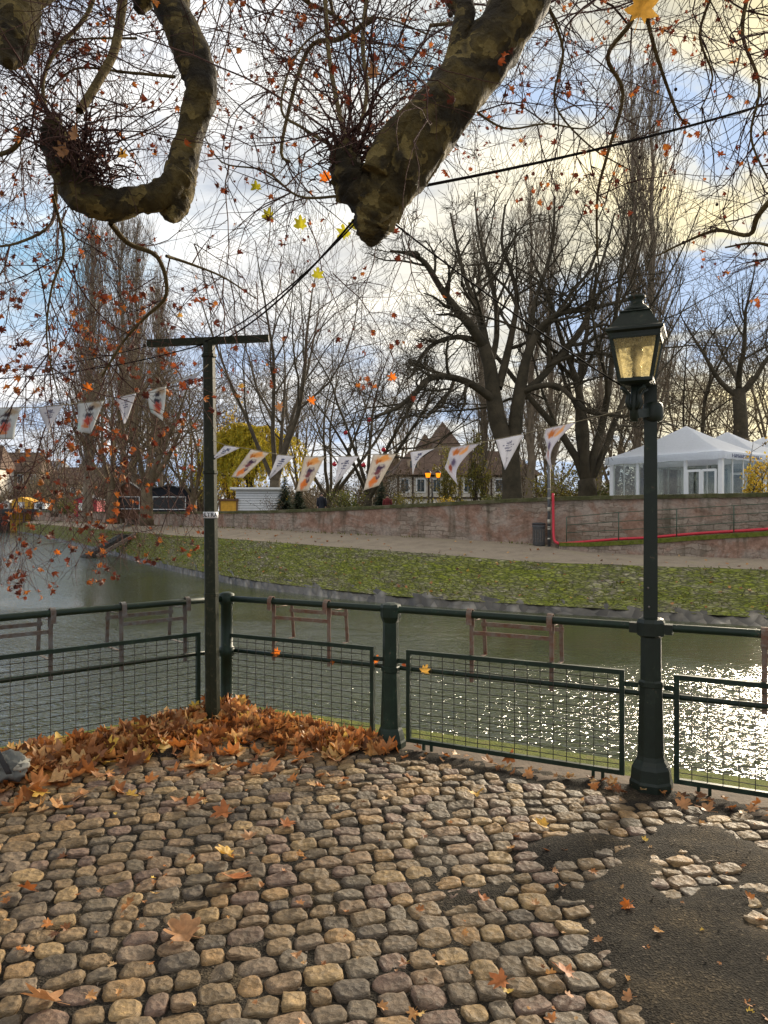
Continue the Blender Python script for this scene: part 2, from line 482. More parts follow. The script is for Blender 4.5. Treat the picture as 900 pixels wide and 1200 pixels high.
class MB:
    def __init__(s):
        s.v = []; s.f = []; s.sm = []; s.uv = []
    def add(s, vs, fs, smooth=True):
        b = len(s.v)
        s.v.extend([tuple(v) for v in vs])
        s.f.extend([tuple(i + b for i in f) for f in fs])
        s.sm.extend([smooth] * len(fs))
        return b
    def box(s, c, size, rot=0, tilt=None):
        x, y, z = (q / 2 for q in size)
        m = Matrix.Rotation(rot, 3, 'Z')
        if tilt:
            m = m @ tilt
        c = Vector(c)
        vs = [c + m @ Vector((sx * x, sy * y, sz * z)) for sx in (-1, 1) for sy in (-1, 1) for sz in (-1, 1)]
        fs = [(0, 1, 3, 2), (4, 6, 7, 5), (0, 4, 5, 1), (2, 3, 7, 6), (0, 2, 6, 4), (1, 5, 7, 3)]
        s.add(vs, fs, False)
    def beam(s, a, b, w, h=None, up=(0, 0, 1)):
        """box-section bar from a to b"""
        h = h or w
        a = Vector(a); b = Vector(b)
        d = (b - a).normalized()
        u = Vector(up)
        if abs(d.dot(u)) > .95:
            u = Vector((0, 1, 0)) if abs(d.y) < .9 else Vector((1, 0, 0))
        sd = d.cross(u).normalized()
        u = sd.cross(d)
        vs = []
        for p in (a, b):
            for sx, sy in ((-1, -1), (1, -1), (1, 1), (-1, 1)):
                vs.append(p + sd * sx * w / 2 + u * sy * h / 2)
        s.add(vs, [(3, 2, 1, 0), (4, 5, 6, 7), (0, 1, 5, 4), (1, 2, 6, 5), (2, 3, 7, 6), (3, 0, 4, 7)], False)
    def tube(s, pts, rads, n=6, smooth=True, cap=True, jit=0):
        pts = [Vector(p) for p in pts]
        if not hasattr(rads, '__len__'):
            rads = [rads] * len(pts)
        b = len(s.v)
        ref = None
        L = len(pts)
        for i, p in enumerate(pts):
            d = (pts[min(i + 1, L - 1)] - pts[max(i - 1, 0)])
            if d.length < 1e-9:
                d = Vector((0, 0, 1))
            d.normalize()
            if ref is None:
                ref = Vector((0, 0, 1)) if abs(d.z) < .9 else Vector((1, 0, 0))
            a = d.cross(ref)
            if a.length < 1e-4:
                a = d.cross(Vector((0, 1, .2)))
            a.normalize()
            c = a.cross(d)
            ref = c
            r = rads[i]
            for k in range(n):
                t = 2 * PI * k / n
                rr = r
                if jit:
                    q = p + (a * math.cos(t) + c * math.sin(t)) * r
                    rr = r * (1 + jit * mnoise.noise(q * (1.1 / max(r, .02))) + jit * .6 * mnoise.noise(q * (3.1 / max(r, .02))))
                v = p + (a * math.cos(t) + c * math.sin(t)) * rr
                s.v.append((v.x, v.y, v.z))
        for i in range(L - 1):
            for k in range(n):
                k2 = (k + 1) % n
                s.f.append((b + i * n + k, b + i * n + k2, b + (i + 1) * n + k2, b + (i + 1) * n + k))
                s.sm.append(smooth)
        if cap and n > 3:
            s.f.append(tuple(b + k for k in reversed(range(n)))); s.sm.append(False)
            s.f.append(tuple(b + (L - 1) * n + k for k in range(n))); s.sm.append(False)
    def lathe(s, c, prof, n=16, rot=0, smooth=True, sq=None):
        """prof: list of (radius, z); n=4/8 gives square or octagonal forms"""
        c = Vector(c)
        b = len(s.v)
        for (r, z) in prof:
            for k in range(n):
                t = 2 * PI * k / n + rot
                s.v.append((c.x + r * math.cos(t), c.y + r * math.sin(t), c.z + z))
        for i in range(len(prof) - 1):
            for k in range(n):
                k2 = (k + 1) % n
                s.f.append((b + i * n + k, b + i * n + k2, b + (i + 1) * n + k2, b + (i + 1) * n + k))
                s.sm.append(smooth)
        s.f.append(tuple(b + k for k in reversed(range(n)))); s.sm.append(False)
        s.f.append(tuple(b + (len(prof) - 1) * n + k for k in range(n))); s.sm.append(False)
    def sphere(s, c, r, n=10, m=7, scale=(1, 1, 1)):
        prof = []
        c = Vector(c)
        b = len(s.v)
        for i in range(1, m):
            a = PI * i / m - PI / 2
            for k in range(n):
                t = 2 * PI * k / n
                s.v.append((c.x + r * scale[0] * math.cos(a) * math.cos(t), c.y + r * scale[1] * math.cos(a) * math.sin(t), c.z + r * scale[2] * math.sin(a)))
        lo = len(s.v); s.v.append((c.x, c.y, c.z - r * scale[2]))
        hi = len(s.v); s.v.append((c.x, c.y, c.z + r * scale[2]))
        for i in range(m - 2):
            for k in range(n):
                k2 = (k + 1) % n
                s.f.append((b + i * n + k, b + i * n + k2, b + (i + 1) * n + k2, b + (i + 1) * n + k)); s.sm.append(True)
        for k in range(n):
            k2 = (k + 1) % n
            s.f.append((lo, b + k2, b + k)); s.sm.append(True)
            s.f.append((hi, b + (m - 2) * n + k, b + (m - 2) * n + k2)); s.sm.append(True)
    def build(s, name, mat, parent=None, loc=None, uv=None):
        off = wloc(parent) if parent else Vector(loc or (0, 0, 0))
        me = bpy.data.meshes.new(name)
        nv = np.array(s.v, dtype=np.float64).reshape(-1, 3) - np.array(off)
        me.from_pydata([], [], [])
        cnt = np.array([len(f) for f in s.f], dtype=np.int32)
        idx = np.fromiter((i for f in s.f for i in f), dtype=np.int32)
        me.vertices.add(len(nv)); me.vertices.foreach_set('co', nv.astype(np.float32).ravel())
        me.loops.add(len(idx)); me.loops.foreach_set('vertex_index', idx)
        me.polygons.add(len(cnt))
        me.polygons.foreach_set('loop_start', np.concatenate(([0], np.cumsum(cnt)[:-1])).astype(np.int32))
        me.polygons.foreach_set('loop_total', cnt)
        me.polygons.foreach_set('use_smooth', np.array(s.sm, dtype=bool))
        if uv is not None:
            lay = me.uv_layers.new(name='UVMap')
            uvv = np.array(uv, dtype=np.float32)[idx]
            lay.data.foreach_set('uv', uvv.ravel())
        me.update(calc_edges=True)
        me.validate()
        me.materials.append(mat)
        o = bpy.data.objects.new(name, me)
        C.objects.link(o)
        if parent:
            o.parent = parent
        else:
            o.location = off
        return o

def struct(o):
    o['kind'] = 'structure'
    return o

def dup(o, loc=None, parent=None, rotz=None):
    c = o.copy()
    C.objects.link(c)
    if parent:
        c.parent = parent
    if loc is not None:
        c.location = loc
    if rotz is not None:
        c.rotation_euler = (0, 0, rotz)
    for ch in list(o.children):
        dup(ch, None, c)
    return c

def catmull(pts, per=6):
    """smooth polyline through points (any dimension, lists)"""
    pts = [np.array(p, dtype=float) for p in pts]
    out = []
    n = len(pts)
    for i in range(n - 1):
        p0 = pts[max(i - 1, 0)]; p1 = pts[i]; p2 = pts[i + 1]; p3 = pts[min(i + 2, n - 1)]
        for k in range(per):
            t = k / per
            out.append(.5 * ((2 * p1) + (-p0 + p2) * t + (2 * p0 - 5 * p1 + 4 * p2 - p3) * t * t + (-p0 + 3 * p1 - 3 * p2 + p3) * t ** 3))
    out.append(pts[-1])
    return out

# ------------------------------------------------------------------ leaves
def leaf_variant(r, lobes=True):
    half = [(90, 1.0), (76, .80), (68, .50), (56, .74), (44, .93), (32, .66), (20, .46), (4, .70), (-8, .80), (-24, .56), (-38, .42), (-54, .56), (-74, .30)]
    out = []
    for a, q in half:
        out.append((a + r.uniform(-4, 4), q * r.uniform(.88, 1.1)))
    for a, q in reversed(half[1:]):
        out.append((180 - a + r.uniform(-4, 4), q * r.uniform(.88, 1.1)))
    ring = [(q * math.cos(R(a)), q * math.sin(R(a))) for a, q in out]
    n = len(ring)
    v = [(0, 0)] + [(x * .5, y * .5) for x, y in ring] + ring
    f = []
    for k in range(n):
        k2 = (k + 1) % n
        f.append((0, 1 + k, 1 + k2))
        f.append((1 + k, 1 + n + k, 1 + n + k2)); f.append((1 + k, 1 + n + k2, 1 + k2))
    # stalk
    b = len(v)
    v += [(-.018, -.1), (.018, -.1), (.05, -.85), (.02, -.85)]
    f += [(b, b + 1, b + 2), (b, b + 2, b + 3)]
    fold = r.uniform(.1, .75); cup = r.uniform(-.5, .55); tw = r.uniform(-.4, .4); cr = r.uniform(.06, .2)
    sd = r.uniform(0, 50)
    vv = []
    for (x, y) in v:
        z = fold * abs(x) * .8 + cup * y * abs(y) * .6 + tw * x * y + cr * mnoise.noise(Vector((x * 2.2 + sd, y * 2.2, sd)))
        vv.append((x * (1 - .25 * fold), y * (1 - .15 * abs(cup)), z))
    arr = np.array(vv)
    arr[:, 2] -= arr[:, 2].mean()
    return arr, np.array(f)
lr = random.Random(11)
LEAVES = [leaf_variant(lr) for _ in range(14)]

def crumple(arr, k, r):
    """tighter curl for dry leaves still on the twig"""
    a = arr.copy()
    th = a[:, 0] * k
    x = np.sin(th) / max(k, 1e-3); z = a[:, 2] + (1 - np.cos(th)) / max(k, 1e-3)
    ph = a[:, 1] * k * .6 * r.choice((-1, 1))
    y = np.sin(ph) / max(abs(k) * .6, 1e-3)
    z = z + (1 - np.cos(ph)) / max(abs(k) * .6, 1e-3) * r.choice((-1, 1))
    return np.stack([x, y, z], 1)
CRUMPLED = [(crumple(a, lr.uniform(1.2, 2.6), lr), f) for a, f in LEAVES]

CURLED = [(crumple(a, lr.uniform(.5, 1.3), lr), f) for a, f in LEAVES]

def euler(rx, ry, rz):
    return np.array((Matrix.Rotation(rz, 3, 'Z') @ Matrix.Rotation(ry, 3, 'Y') @ Matrix.Rotation(rx, 3, 'X')))

class TriBatch:
    def __init__(s):
        s.vs = []; s.fs = []; s.n = 0
    def add(s, arr, f):
        s.vs.append(arr); s.fs.append(f + s.n); s.n += len(arr)
    def build(s, name, mat, parent=None, loc=(0, 0, 0), smooth=True):
        off = np.array(wloc(parent)) if parent else np.array(loc)
        v = np.concatenate(s.vs) - off
        f = np.concatenate(s.fs).astype(np.int32)
        k = f.shape[1]
        me = bpy.data.meshes.new(name)
        me.vertices.add(len(v)); me.vertices.foreach_set('co', v.astype(np.float32).ravel())
        me.loops.add(f.size); me.loops.foreach_set('vertex_index', f.ravel())
        me.polygons.add(len(f))
        me.polygons.foreach_set('loop_start', np.arange(0, f.size, k, dtype=np.int32))
        me.polygons.foreach_set('loop_total', np.full(len(f), k, dtype=np.int32))
        me.polygons.foreach_set('use_smooth', np.full(len(f), smooth))
        me.update(calc_edges=True); me.validate()
        me.materials.append(mat)
        o = bpy.data.objects.new(name, me)
        C.objects.link(o)
        if parent:
            o.parent = parent
        else:
            o.location = Vector(loc)
        return o

# ------------------------------------------------------------------ camera, light, sky
SUN_AZ = R(36)     # to the right of the view axis
SUN_EL = R(19)
sun_dir = Vector((math.sin(SUN_AZ) * math.cos(SUN_EL), math.cos(SUN_AZ) * math.cos(SUN_EL), math.sin(SUN_EL)))

def setup():
    sc = bpy.context.scene
    cam = bpy.data.cameras.new('camera')
    co = bpy.data.objects.new('camera', cam)
    C.objects.link(co)
    co.location = (0, 0, H)
    co.rotation_euler = (R(90), 0, 0)
    cam.sensor_fit = 'VERTICAL'; cam.sensor_height = 36; cam.lens = 26
    cam.clip_start = .05; cam.clip_end = 3000
    sc.camera = co
    sl = bpy.data.lights.new('sun', 'SUN')
    sl.energy = 4.2; sl.angle = R(13); sl.color = (1, .86, .66)
    so = bpy.data.objects.new('sun', sl)
    C.objects.link(so)
    so.rotation_euler = (-sun_dir).to_track_quat('-Z', 'Y').to_euler()
    w = bpy.data.worlds.new('World')
    sc.world = w
    w.use_nodes = True
    t = w.node_tree
    t.nodes.clear()
    def n(typ, **kw):
        nd = t.nodes.new(typ)
        for k, v in kw.items():
            setattr(nd, k, v)
        return nd
    def l(a, b):
        t.links.new(a, b)
    out = n('ShaderNodeOutputWorld'); bg = n('ShaderNodeBackground')
    bg.inputs['Strength'].default_value = .12
    sky = n('ShaderNodeTexSky', sky_type='NISHITA')
    sky.sun_disc = False
    sky.sun_elevation = SUN_EL
    sky.sun_rotation = SUN_AZ
    sky.air_density = 1.0; sky.dust_density = .6; sky.ozone_density = 1.6
    tc = n('ShaderNodeTexCoord')
    sep = n('ShaderNodeSeparateXYZ'); l(tc.outputs['Generated'], sep.inputs[0])
    def m(op, a, b=None):
        nd = n('ShaderNodeMath', operation=op)
        for i, v in enumerate((a, b)):
            if v is None: continue
            if isinstance(v, (int, float)): nd.inputs[i].default_value = v
            else: l(v, nd.inputs[i])
        return nd.outputs[0]
    zz = m('ADD', m('MAXIMUM', sep.outputs['Z'], 0.0), .22)
    cmb = n('ShaderNodeCombineXYZ')
    l(m('DIVIDE', sep.outputs['X'], zz), cmb.inputs[0]); l(m('DIVIDE', sep.outputs['Y'], zz), cmb.inputs[1])
    mp = n('ShaderNodeMapping'); l(cmb.outputs[0], mp.inputs['Vector'])
    mp.inputs['Location'].default_value = (1.7, .35, 0)
    mp.inputs['Rotation'].default_value = (0, 0, R(15))
    mp.inputs['Scale'].default_value = (.75, 1.15, 1)
    def noise(s, d, r, dist=0):
        nd = n('ShaderNodeTexNoise')
        nd.inputs['Scale'].default_value = s; nd.inputs['Detail'].default_value = d; nd.inputs['Roughness'].default_value = r
        nd.inputs['Distortion'].default_value = dist
        l(mp.outputs[0], nd.inputs['Vector'])
        return nd.outputs['Fac']
    def ramp(f, stops):
        nd = n('ShaderNodeValToRGB')
        cr = nd.color_ramp
        while len(cr.elements) < len(stops): cr.elements.new(.5)
        for e, (p, c) in zip(cr.elements, stops):
            e.position = p
            e.color = (*(c if hasattr(c, '__len__') else (c, c, c)), 1)
        l(f, nd.inputs[0])
        return nd.outputs[0]
    def mix(f, a, b, mode='MIX'):
        nd = n('ShaderNodeMix', data_type='RGBA', blend_type=mode)
        for s_, v in ((nd.inputs[0], f), (nd.inputs[6], a), (nd.inputs[7], b)):
            if isinstance(v, (int, float)): s_.default_value = v
            elif isinstance(v, tuple): s_.default_value = (*v, 1)
            else: l(v, s_)
        return nd.outputs[2]
    mask = ramp(noise(1.35, 9, .60, .35), [(.39, 0), (.50, .8), (.60, 1)])
    shade = ramp(noise(2.9, 8, .62, .4), [(.30, (2.0, 2.15, 2.55)), (.5, (3.9, 3.95, 4.05)), (.64, (5.6, 5.5, 5.3))])
    # clouds brighten and warm towards the sun, as real ones do
    vd = n('ShaderNodeVectorMath', operation='DOT_PRODUCT')
    nrm = n('ShaderNodeVectorMath', operation='NORMALIZE'); l(tc.outputs['Generated'], nrm.inputs[0])
    l(nrm.outputs[0], vd.inputs[0]); vd.inputs[1].default_value = sun_dir
    glow = m('POWER', m('MAXIMUM', vd.outputs['Value'], 0.0), 9.0)
    glow2 = m('POWER', m('MAXIMUM', vd.outputs['Value'], 0.0), 60.0)
    warm = mix(glow, shade, mix(1.0, shade, (1.45, 1.18, .52), 'MULTIPLY'))
    warm = mix(glow2, warm, (5.6, 4.6, 2.5))
    blue = mix(1.0, mix(1.0, sky.outputs[0], (.80, .95, 1.12), 'MULTIPLY'), (2.3, 2.9, 3.9), 'DARKEN')
    side = ramp(m('MULTIPLY_ADD' if False else 'ADD', m('MULTIPLY', vd.outputs['Value'], .5), .5), [(.25, 1.0), (.55, .95), (.75, .95), (.95, 1.0)])
    warm = mix(1.0, warm, side, 'MULTIPLY')
    # added fill: clouds above the view brightened and warmed to light the ground
    over = ramp(sep.outputs['Z'], [(.56, (1, 1, 1)), (.90, (2.0, 1.8, 1.45))])
    warm = mix(1.0, warm, over, 'MULTIPLY')
    col = mix(mask, blue, warm)
    l(col, bg.inputs['Color']); l(bg.outputs[0], out.inputs['Surface'])
    vs = sc.view_settings
    vs.view_transform = 'Standard'; vs.look = 'None'; vs.gamma = 1; vs.exposure = 1.05
    vs.use_curve_mapping = False
    sc.cycles.max_bounces = 6
    sc.cycles.transparent_max_bounces = 12
    sc.cycles.sample_clamp_indirect = 6
setup()

def haze():
    mb = MB(); mb.box((0, 200, 24), (640, 560, 55))
    m = bpy.data.materials.new('haze'); m.use_nodes = True
    t = m.node_tree; t.nodes.clear()
    o = t.nodes.new('ShaderNodeOutputMaterial'); v = t.nodes.new('ShaderNodeVolumePrincipled')
    v.inputs['Color'].default_value = (.92, .92, .92, 1)
    v.inputs['Density'].default_value = .0006
    v.inputs['Anisotropy'].default_value = .55
    t.links.new(v.outputs[0], o.inputs['Volume'])
    ob = mb.build('haze', m); ob['kind'] = 'stuff'
if HAZE: haze()

# ------------------------------------------------------------------ the quay
PC = np.array((-1.22, 5.74))
E1 = np.array((.892, -.452)); N1 = np.array((-.452, -.892))   # right railing line, inward normal
E2 = np.array((-.75, -.66)); E2 /= np.linalg.norm(E2)
N2 = np.array((-E2[1], E2[0])); N2 = N2 if N2.dot(-PC) > 0 else -N2

def s1(p): return float(N1.dot(np.array(p[:2]) - PC))
def s2(p): return float(N2.dot(np.array(p[:2]) - PC))
def fence_t(px, E):
    """parameter along a railing line where the sight line of image column px meets it"""
    k = (px - 450) / F
    # PC.x + E.x t = k (PC.y + E.y t)
    return (k * PC[1] - PC[0]) / (E[0] - k * E[1])
def fpt(E, t, z=0, out=0.0):
    N = N1 if E is E1 else N2
    p = PC + E * t - N * out
    return Vector((p[0], p[1], z))
def isect_offset(o):
    # corner of the two lines pushed outwards by o
    A = np.array([N1, N2]); b = np.array([N1.dot(PC) - o, N2.dot(PC) - o])
    q = np.linalg.solve(A, b)
    return q

def quay():
    mb = MB()
    oc = isect_offset(.40)
    pts = [oc, oc + E1 * 40, np.array((40, -30.)), np.array((-40, -30.)), oc + E2 * 40]
    n = len(pts)
    vs = [(p[0], p[1], -.02) for p in pts] + [(p[0], p[1], -3.0) for p in pts]
    mb.add(vs, [tuple(reversed(range(n)))] + [(i, (i + 1) % n, (i + 1) % n + n, i + n) for i in range(n)], False)
    o = mb.build('quay', M['concrete'], None)
    struct(o)
    # kerb strip of stone flags under the railing, and its mossy lip over the water
    for name, a, b, z, mat in (('kerb', .13, -.20, .012, 'concrete'), ('moss_verge', .395, .132, .016, 'moss_strip')):
        mb = MB()
        for E, N in ((E1, N1), (E2, N2)):
            ca = isect_offset(a); cb = isect_offset(b)
            m = 40
            for i in range(m):
                pass
            L = 14
            vs = []
            for i in range(m + 1):
                t = L * i / m
                pa = ca + E * t; pb = cb + E * t
                jz = .006 * mnoise.noise(Vector((t * 3, a * 9, 0)))
                vs.append((pa[0], pa[1], z + jz)); vs.append((pb[0], pb[1], z + jz - .006))
            vs2 = [(x, y, -.03) for x, y, _ in vs]
            k = len(vs)
            fs = [(2 * i, 2 * i + 1, 2 * i + 3, 2 * i + 2) for i in range(m)]
            fs += [(2 * i, 2 * i + 2, 2 * i + 2 + k, 2 * i + k) for i in range(m)]
            fs += [(2 * i + 1, 2 * i + 1 + k, 2 * i + 3 + k, 2 * i + 3) for i in range(m)]
            mb.add(vs + vs2, fs, False)
        struct(mb.build(name, M[mat]))
    # water
    mb = MB()
    mb.add([(-400, -60, -1.3), (400, -60, -1.3), (400, 500, -1.3), (-400, 500, -1.3)], [(0, 1, 2, 3)], False)
    struct(mb.build('canal_water', M['canal_water']))
quay()

# grit patch outline (in photograph columns/rows, turned into ground points)
def poly(pxs):
    return np.array([[G(*p).x, G(*p).y] for p in pxs])
PATCH = poly([(612, 1000), (640, 982), (700, 975), (735, 985), (780, 968), (835, 972), (900, 1000), (1010, 1020), (1300, 1150), (1300, 1330), (800, 1330), (760, 1215), (715, 1160), (690, 1115), (682, 1075), (650, 1050), (690, 1030), (640, 1018)])
ISLE = [poly([(768, 1012), (800, 1005), (870, 1028), (850, 1045), (810, 1040), (800, 1055), (775, 1045)]), poly([(655, 1025), (690, 1012), (725, 1000), (715, 1020), (690, 1028)]), poly([(884, 1052), (910, 1052), (920, 1100), (886, 1090)])]
PATCH2 = [poly([(490, 1070), (520, 1045), (575, 1042), (615, 1010), (600, 1050), (560, 1075), (520, 1085)]), poly([(130, 885), (170, 868), (240, 872), (225, 892), (170, 895)])]

def sdf(p, pg):
    """signed distance to polygon, + inside"""
    x, y = p
    inside = False
    best = 1e9
    n = len(pg)
    for i in range(n):
        a = pg[i]; b = pg[(i + 1) % n]
        if (a[1] > y) != (b[1] > y) and x < (b[0] - a[0]) * (y - a[1]) / (b[1] - a[1]) + a[0]:
            inside = not inside
        ab = b - a
        t = max(0, min(1, ((x - a[0]) * ab[0] + (y - a[1]) * ab[1]) / (ab @ ab)))
        d = math.hypot(x - a[0] - ab[0] * t, y - a[1] - ab[1] * t)
        best = min(best, d)
    return best if inside else -best

def patch_val(x, y):
    wob = .06 * mnoise.noise(Vector((x * 5, y * 5, 1))) + .045 * mnoise.noise(Vector((x * 14, y * 14, 4)))
    v = sdf((x, y), PATCH) + wob
    for q in ISLE:
        v = min(v, -sdf((x, y), q) + wob)
    for q in PATCH2:
        v = max(v, sdf((x, y), q) + wob - .02)
    return v

def smooth(a, b, x):
    t = max(0, min(1, (x - a) / (b - a)))
    return t * t * (3 - 2 * t)

def ground():
    mb = MB()
    x0, x1, y0, y1 = -5.0, 5.0, .6, 6.2
    nx, ny = 250, 150
    idx = {}
    vs = []
    for j in range(ny + 1):
        for i in range(nx + 1):
            x = x0 + (x1 - x0) * i / nx; y = y0 + (y1 - y0) * j / ny
            if s1((x, y)) < -.0 or s2((x, y)) < -.0:
                continue
            z = .0095 + .006 * mnoise.noise(Vector((x * 6, y * 6, 0))) + .004 * mnoise.noise(Vector((x * 20, y * 20, 3)))
            if 1.5 < y < 5.6 and -2.5 < x < 3.5:
                z += .026 * smooth(-.05, .10, patch_val(x, y)) + .006 * mnoise.noise(Vector((x * 2.5, y * 2.5, 7)))
            idx[i, j] = len(vs)
            vs.append((x, y, z))
    fs = []
    for j in range(ny):
        for i in range(nx):
            q = [(i, j), (i + 1, j), (i + 1, j + 1), (i, j + 1)]
            if all(k in idx for k in q):
                fs.append(tuple(idx[k] for k in q))
    mb.add(vs, fs, True)
    struct(mb.build('soil_bed', M['grit']))
    # cobblestones
    r = random.Random(5)
    th = R(9)
    ct, stt = math.cos(th), math.sin(th)
    mb = MB()
    v = -1.5
    NSEG = 16
    while v < 7.5:
        rh = r.uniform(.086, .112)
        u = -7 + r.uniform(0, .12)
        while u < 7:
            w = r.uniform(.078, .152)
            uc = u + w / 2; vc = v + rh / 2
            u += w
            # gently bowed courses
            vv = vc + .10 * math.sin(uc * .75 + .6) + .03 * math.sin(uc * 2.3)
            x = uc * ct - vv * stt; y = uc * stt + vv * ct
            if y < .9 or abs(x) > 5 or s1((x, y)) < .24 or s2((x, y)) < .24:
                continue
            pv = -1
            if 1.5 < y < 5.6 and -2.5 < x < 3.5:
                pv = patch_val(x, y)
            if pv > .06:
                continue
            hz = r.uniform(.018, .0255)
            a = w / 2 * r.uniform(.90, 1.0); b = rh / 2 * r.uniform(.84, 1.0)
            ang = th + .10 * .75 * math.cos(uc * .75 + .6) + r.uniform(-.13, .13)
            ca, sa = math.cos(ang), math.sin(ang)
            sd = r.uniform(0, 99)
            tx, ty = r.gauss(0, .09), r.gauss(0, .09)
            ex = r.uniform(2.6, 5.5)
            base = len(mb.v)
            verts = [(x, y, hz + r.uniform(-.002, .003))]
            for q, zz in ((.42, 1.0), (.74, .97), (.90, .87), (.975, .62), (1.0, .22), (1.0, -.4)):
                for k in range(NSEG):
                    t = 2 * PI * k / NSEG
                    c, s = math.cos(t), math.sin(t)
                    rad = 1 / (abs(c) ** ex + abs(s) ** ex) ** (1 / ex)
                    rad *= 1 + .15 * mnoise.noise(Vector((c * 1.1 + sd, s * 1.1, 0))) + .06 * mnoise.noise(Vector((c * 3 + sd, s * 3, 5)))
                    lx = a * c * rad * q; ly = b * s * rad * q
                    n3 = mnoise.noise(Vector((lx * 24 + sd, ly * 24, sd))) + .6 * abs(mnoise.noise(Vector((lx * 50 + sd, ly * 50, sd + 9))))
                    z = hz * zz + (.007 * n3 + .004 * mnoise.noise(Vector((lx * 70, ly * 70, sd)))) * min(1, zz + .5) + (tx * lx + ty * ly)
                    verts.append((x + lx * ca - ly * sa, y + lx * sa + ly * ca, z))
            fs = [(0, 1 + k, 1 + (k + 1) % NSEG) for k in range(NSEG)]
            for i in range(5):
                o = 1 + i * NSEG
                for k in range(NSEG):
                    k2 = (k + 1) % NSEG
                    fs.append((o + k, o + NSEG + k, o + NSEG + k2, o + k2))
            mb.add(verts, fs, True)
        v += rh
    struct(mb.build('cobblestone_paving', M['cobble']))
ground()

def litter():
    """crumbs, grit and bark bits between the stones"""
    r = random.Random(31)
    tb = TriBatch()
    tet = np.array([(0, 0, 1), (1, 0, -.3), (-.6, .8, -.3), (-.5, -.9, -.3)]); tf = np.array([(0, 1, 2), (0, 2, 3), (0, 3, 1), (1, 3, 2)])
    for i in range(3800):
        x = r.uniform(-3, 3); y = r.uniform(2.0, 5.6)
        if s1((x, y)) < .05 or s2((x, y)) < .05: continue
        inp = patch_val(x, y) > 0
        if not inp and r.random() < .45: continue
        s = r.choice((.003, .004, .006, .009)) * r.uniform(.7, 1.2)
        z = .04 if inp else .012
        tb.add((tet * np.array((s, s * r.uniform(.4, 1), s * .6))) @ euler(r.uniform(-1, 1), r.uniform(-1, 1), r.uniform(0, 6)).T + np.array((x, y, z + s * .3)), tf)
    o = tb.build('loose_grit', simple('grit_bits', (.14, .11, .08), .9, 0, .5, 30), smooth=False)
    o['kind'] = 'stuff'
litter()

# ------------------------------------------------------------------ railing
T_POST = fence_t(458, E1); T_LAMP = fence_t(763, E1)
RAILZ = .95; MIDZ = .545

def octa_post(mb, c, rot):
    mb.lathe(c, [(.105, 0), (.105, .045), (.098, .06), (.088, .10), (.080, .125), (.072, .14), (.066, .30), (.060, .52), (.066, .525), (.066, .555), (.058, .56),
                 (.055, .86), (.060, .87), (.072, .90), (.074, .965), (.066, .985), (.035, .995)], 8, rot, False)

def panel(parent, E, t0, t1, z0, z1, label=None):
    fr = MB()
    a0 = fpt(E, t0, z0); a1 = fpt(E, t1, z0); b0 = fpt(E, t0, z1); b1 = fpt(E, t1, z1)
    w = .028
    d = (a1 - a0).normalized()
    fr.beam(a0 + Vector((0, 0, -w / 2)), b0 + Vector((0, 0, w / 2)), w, w, d)
    fr.beam(a1 + Vector((0, 0, -w / 2)), b1 + Vector((0, 0, w / 2)), w, w, d)
    fr.beam(a0 + d * (w / 2 + .001), a1 - d * (w / 2 + .001), w, w)
    fr.beam(b0 + d * (w / 2 + .001), b1 - d * (w / 2 + .001), w, w)
    # small feet lugs
    for q in (.08, .12, .88, .92):
        p = a0.lerp(a1, q)
        fr.beam(p + Vector((0, 0, -w / 2)), p + Vector((0, 0, -z0 + .014)), .018, .018, d)
    o = fr.build('mesh_panel', M['rail_paint'], parent)
    wr = MB()
    L = (a1 - a0).length
    n = round(L / .082)
    rr = random.Random(int(t0 * 100))
    for i in range(1, n):
        p = a0.lerp(a1, i / n); q = b0.lerp(b1, i / n)
        wr.tube([p, q], .0026, 4, True, False)
    m = round((z1 - z0) / .047)
    for j in range(1, m):
        z = z0 + (z1 - z0) * j / m
        p = fpt(E, t0, z); q = fpt(E, t1, z)
        pts = [p.lerp(q, k / 6) + Vector((0, 0, .003 * math.sin(k * 2 + j))) for k in range(7)]
        wr.tube(pts, .0026, 4, True, False)
    wr.build('wire_mesh', M['wire'], o)
    return o

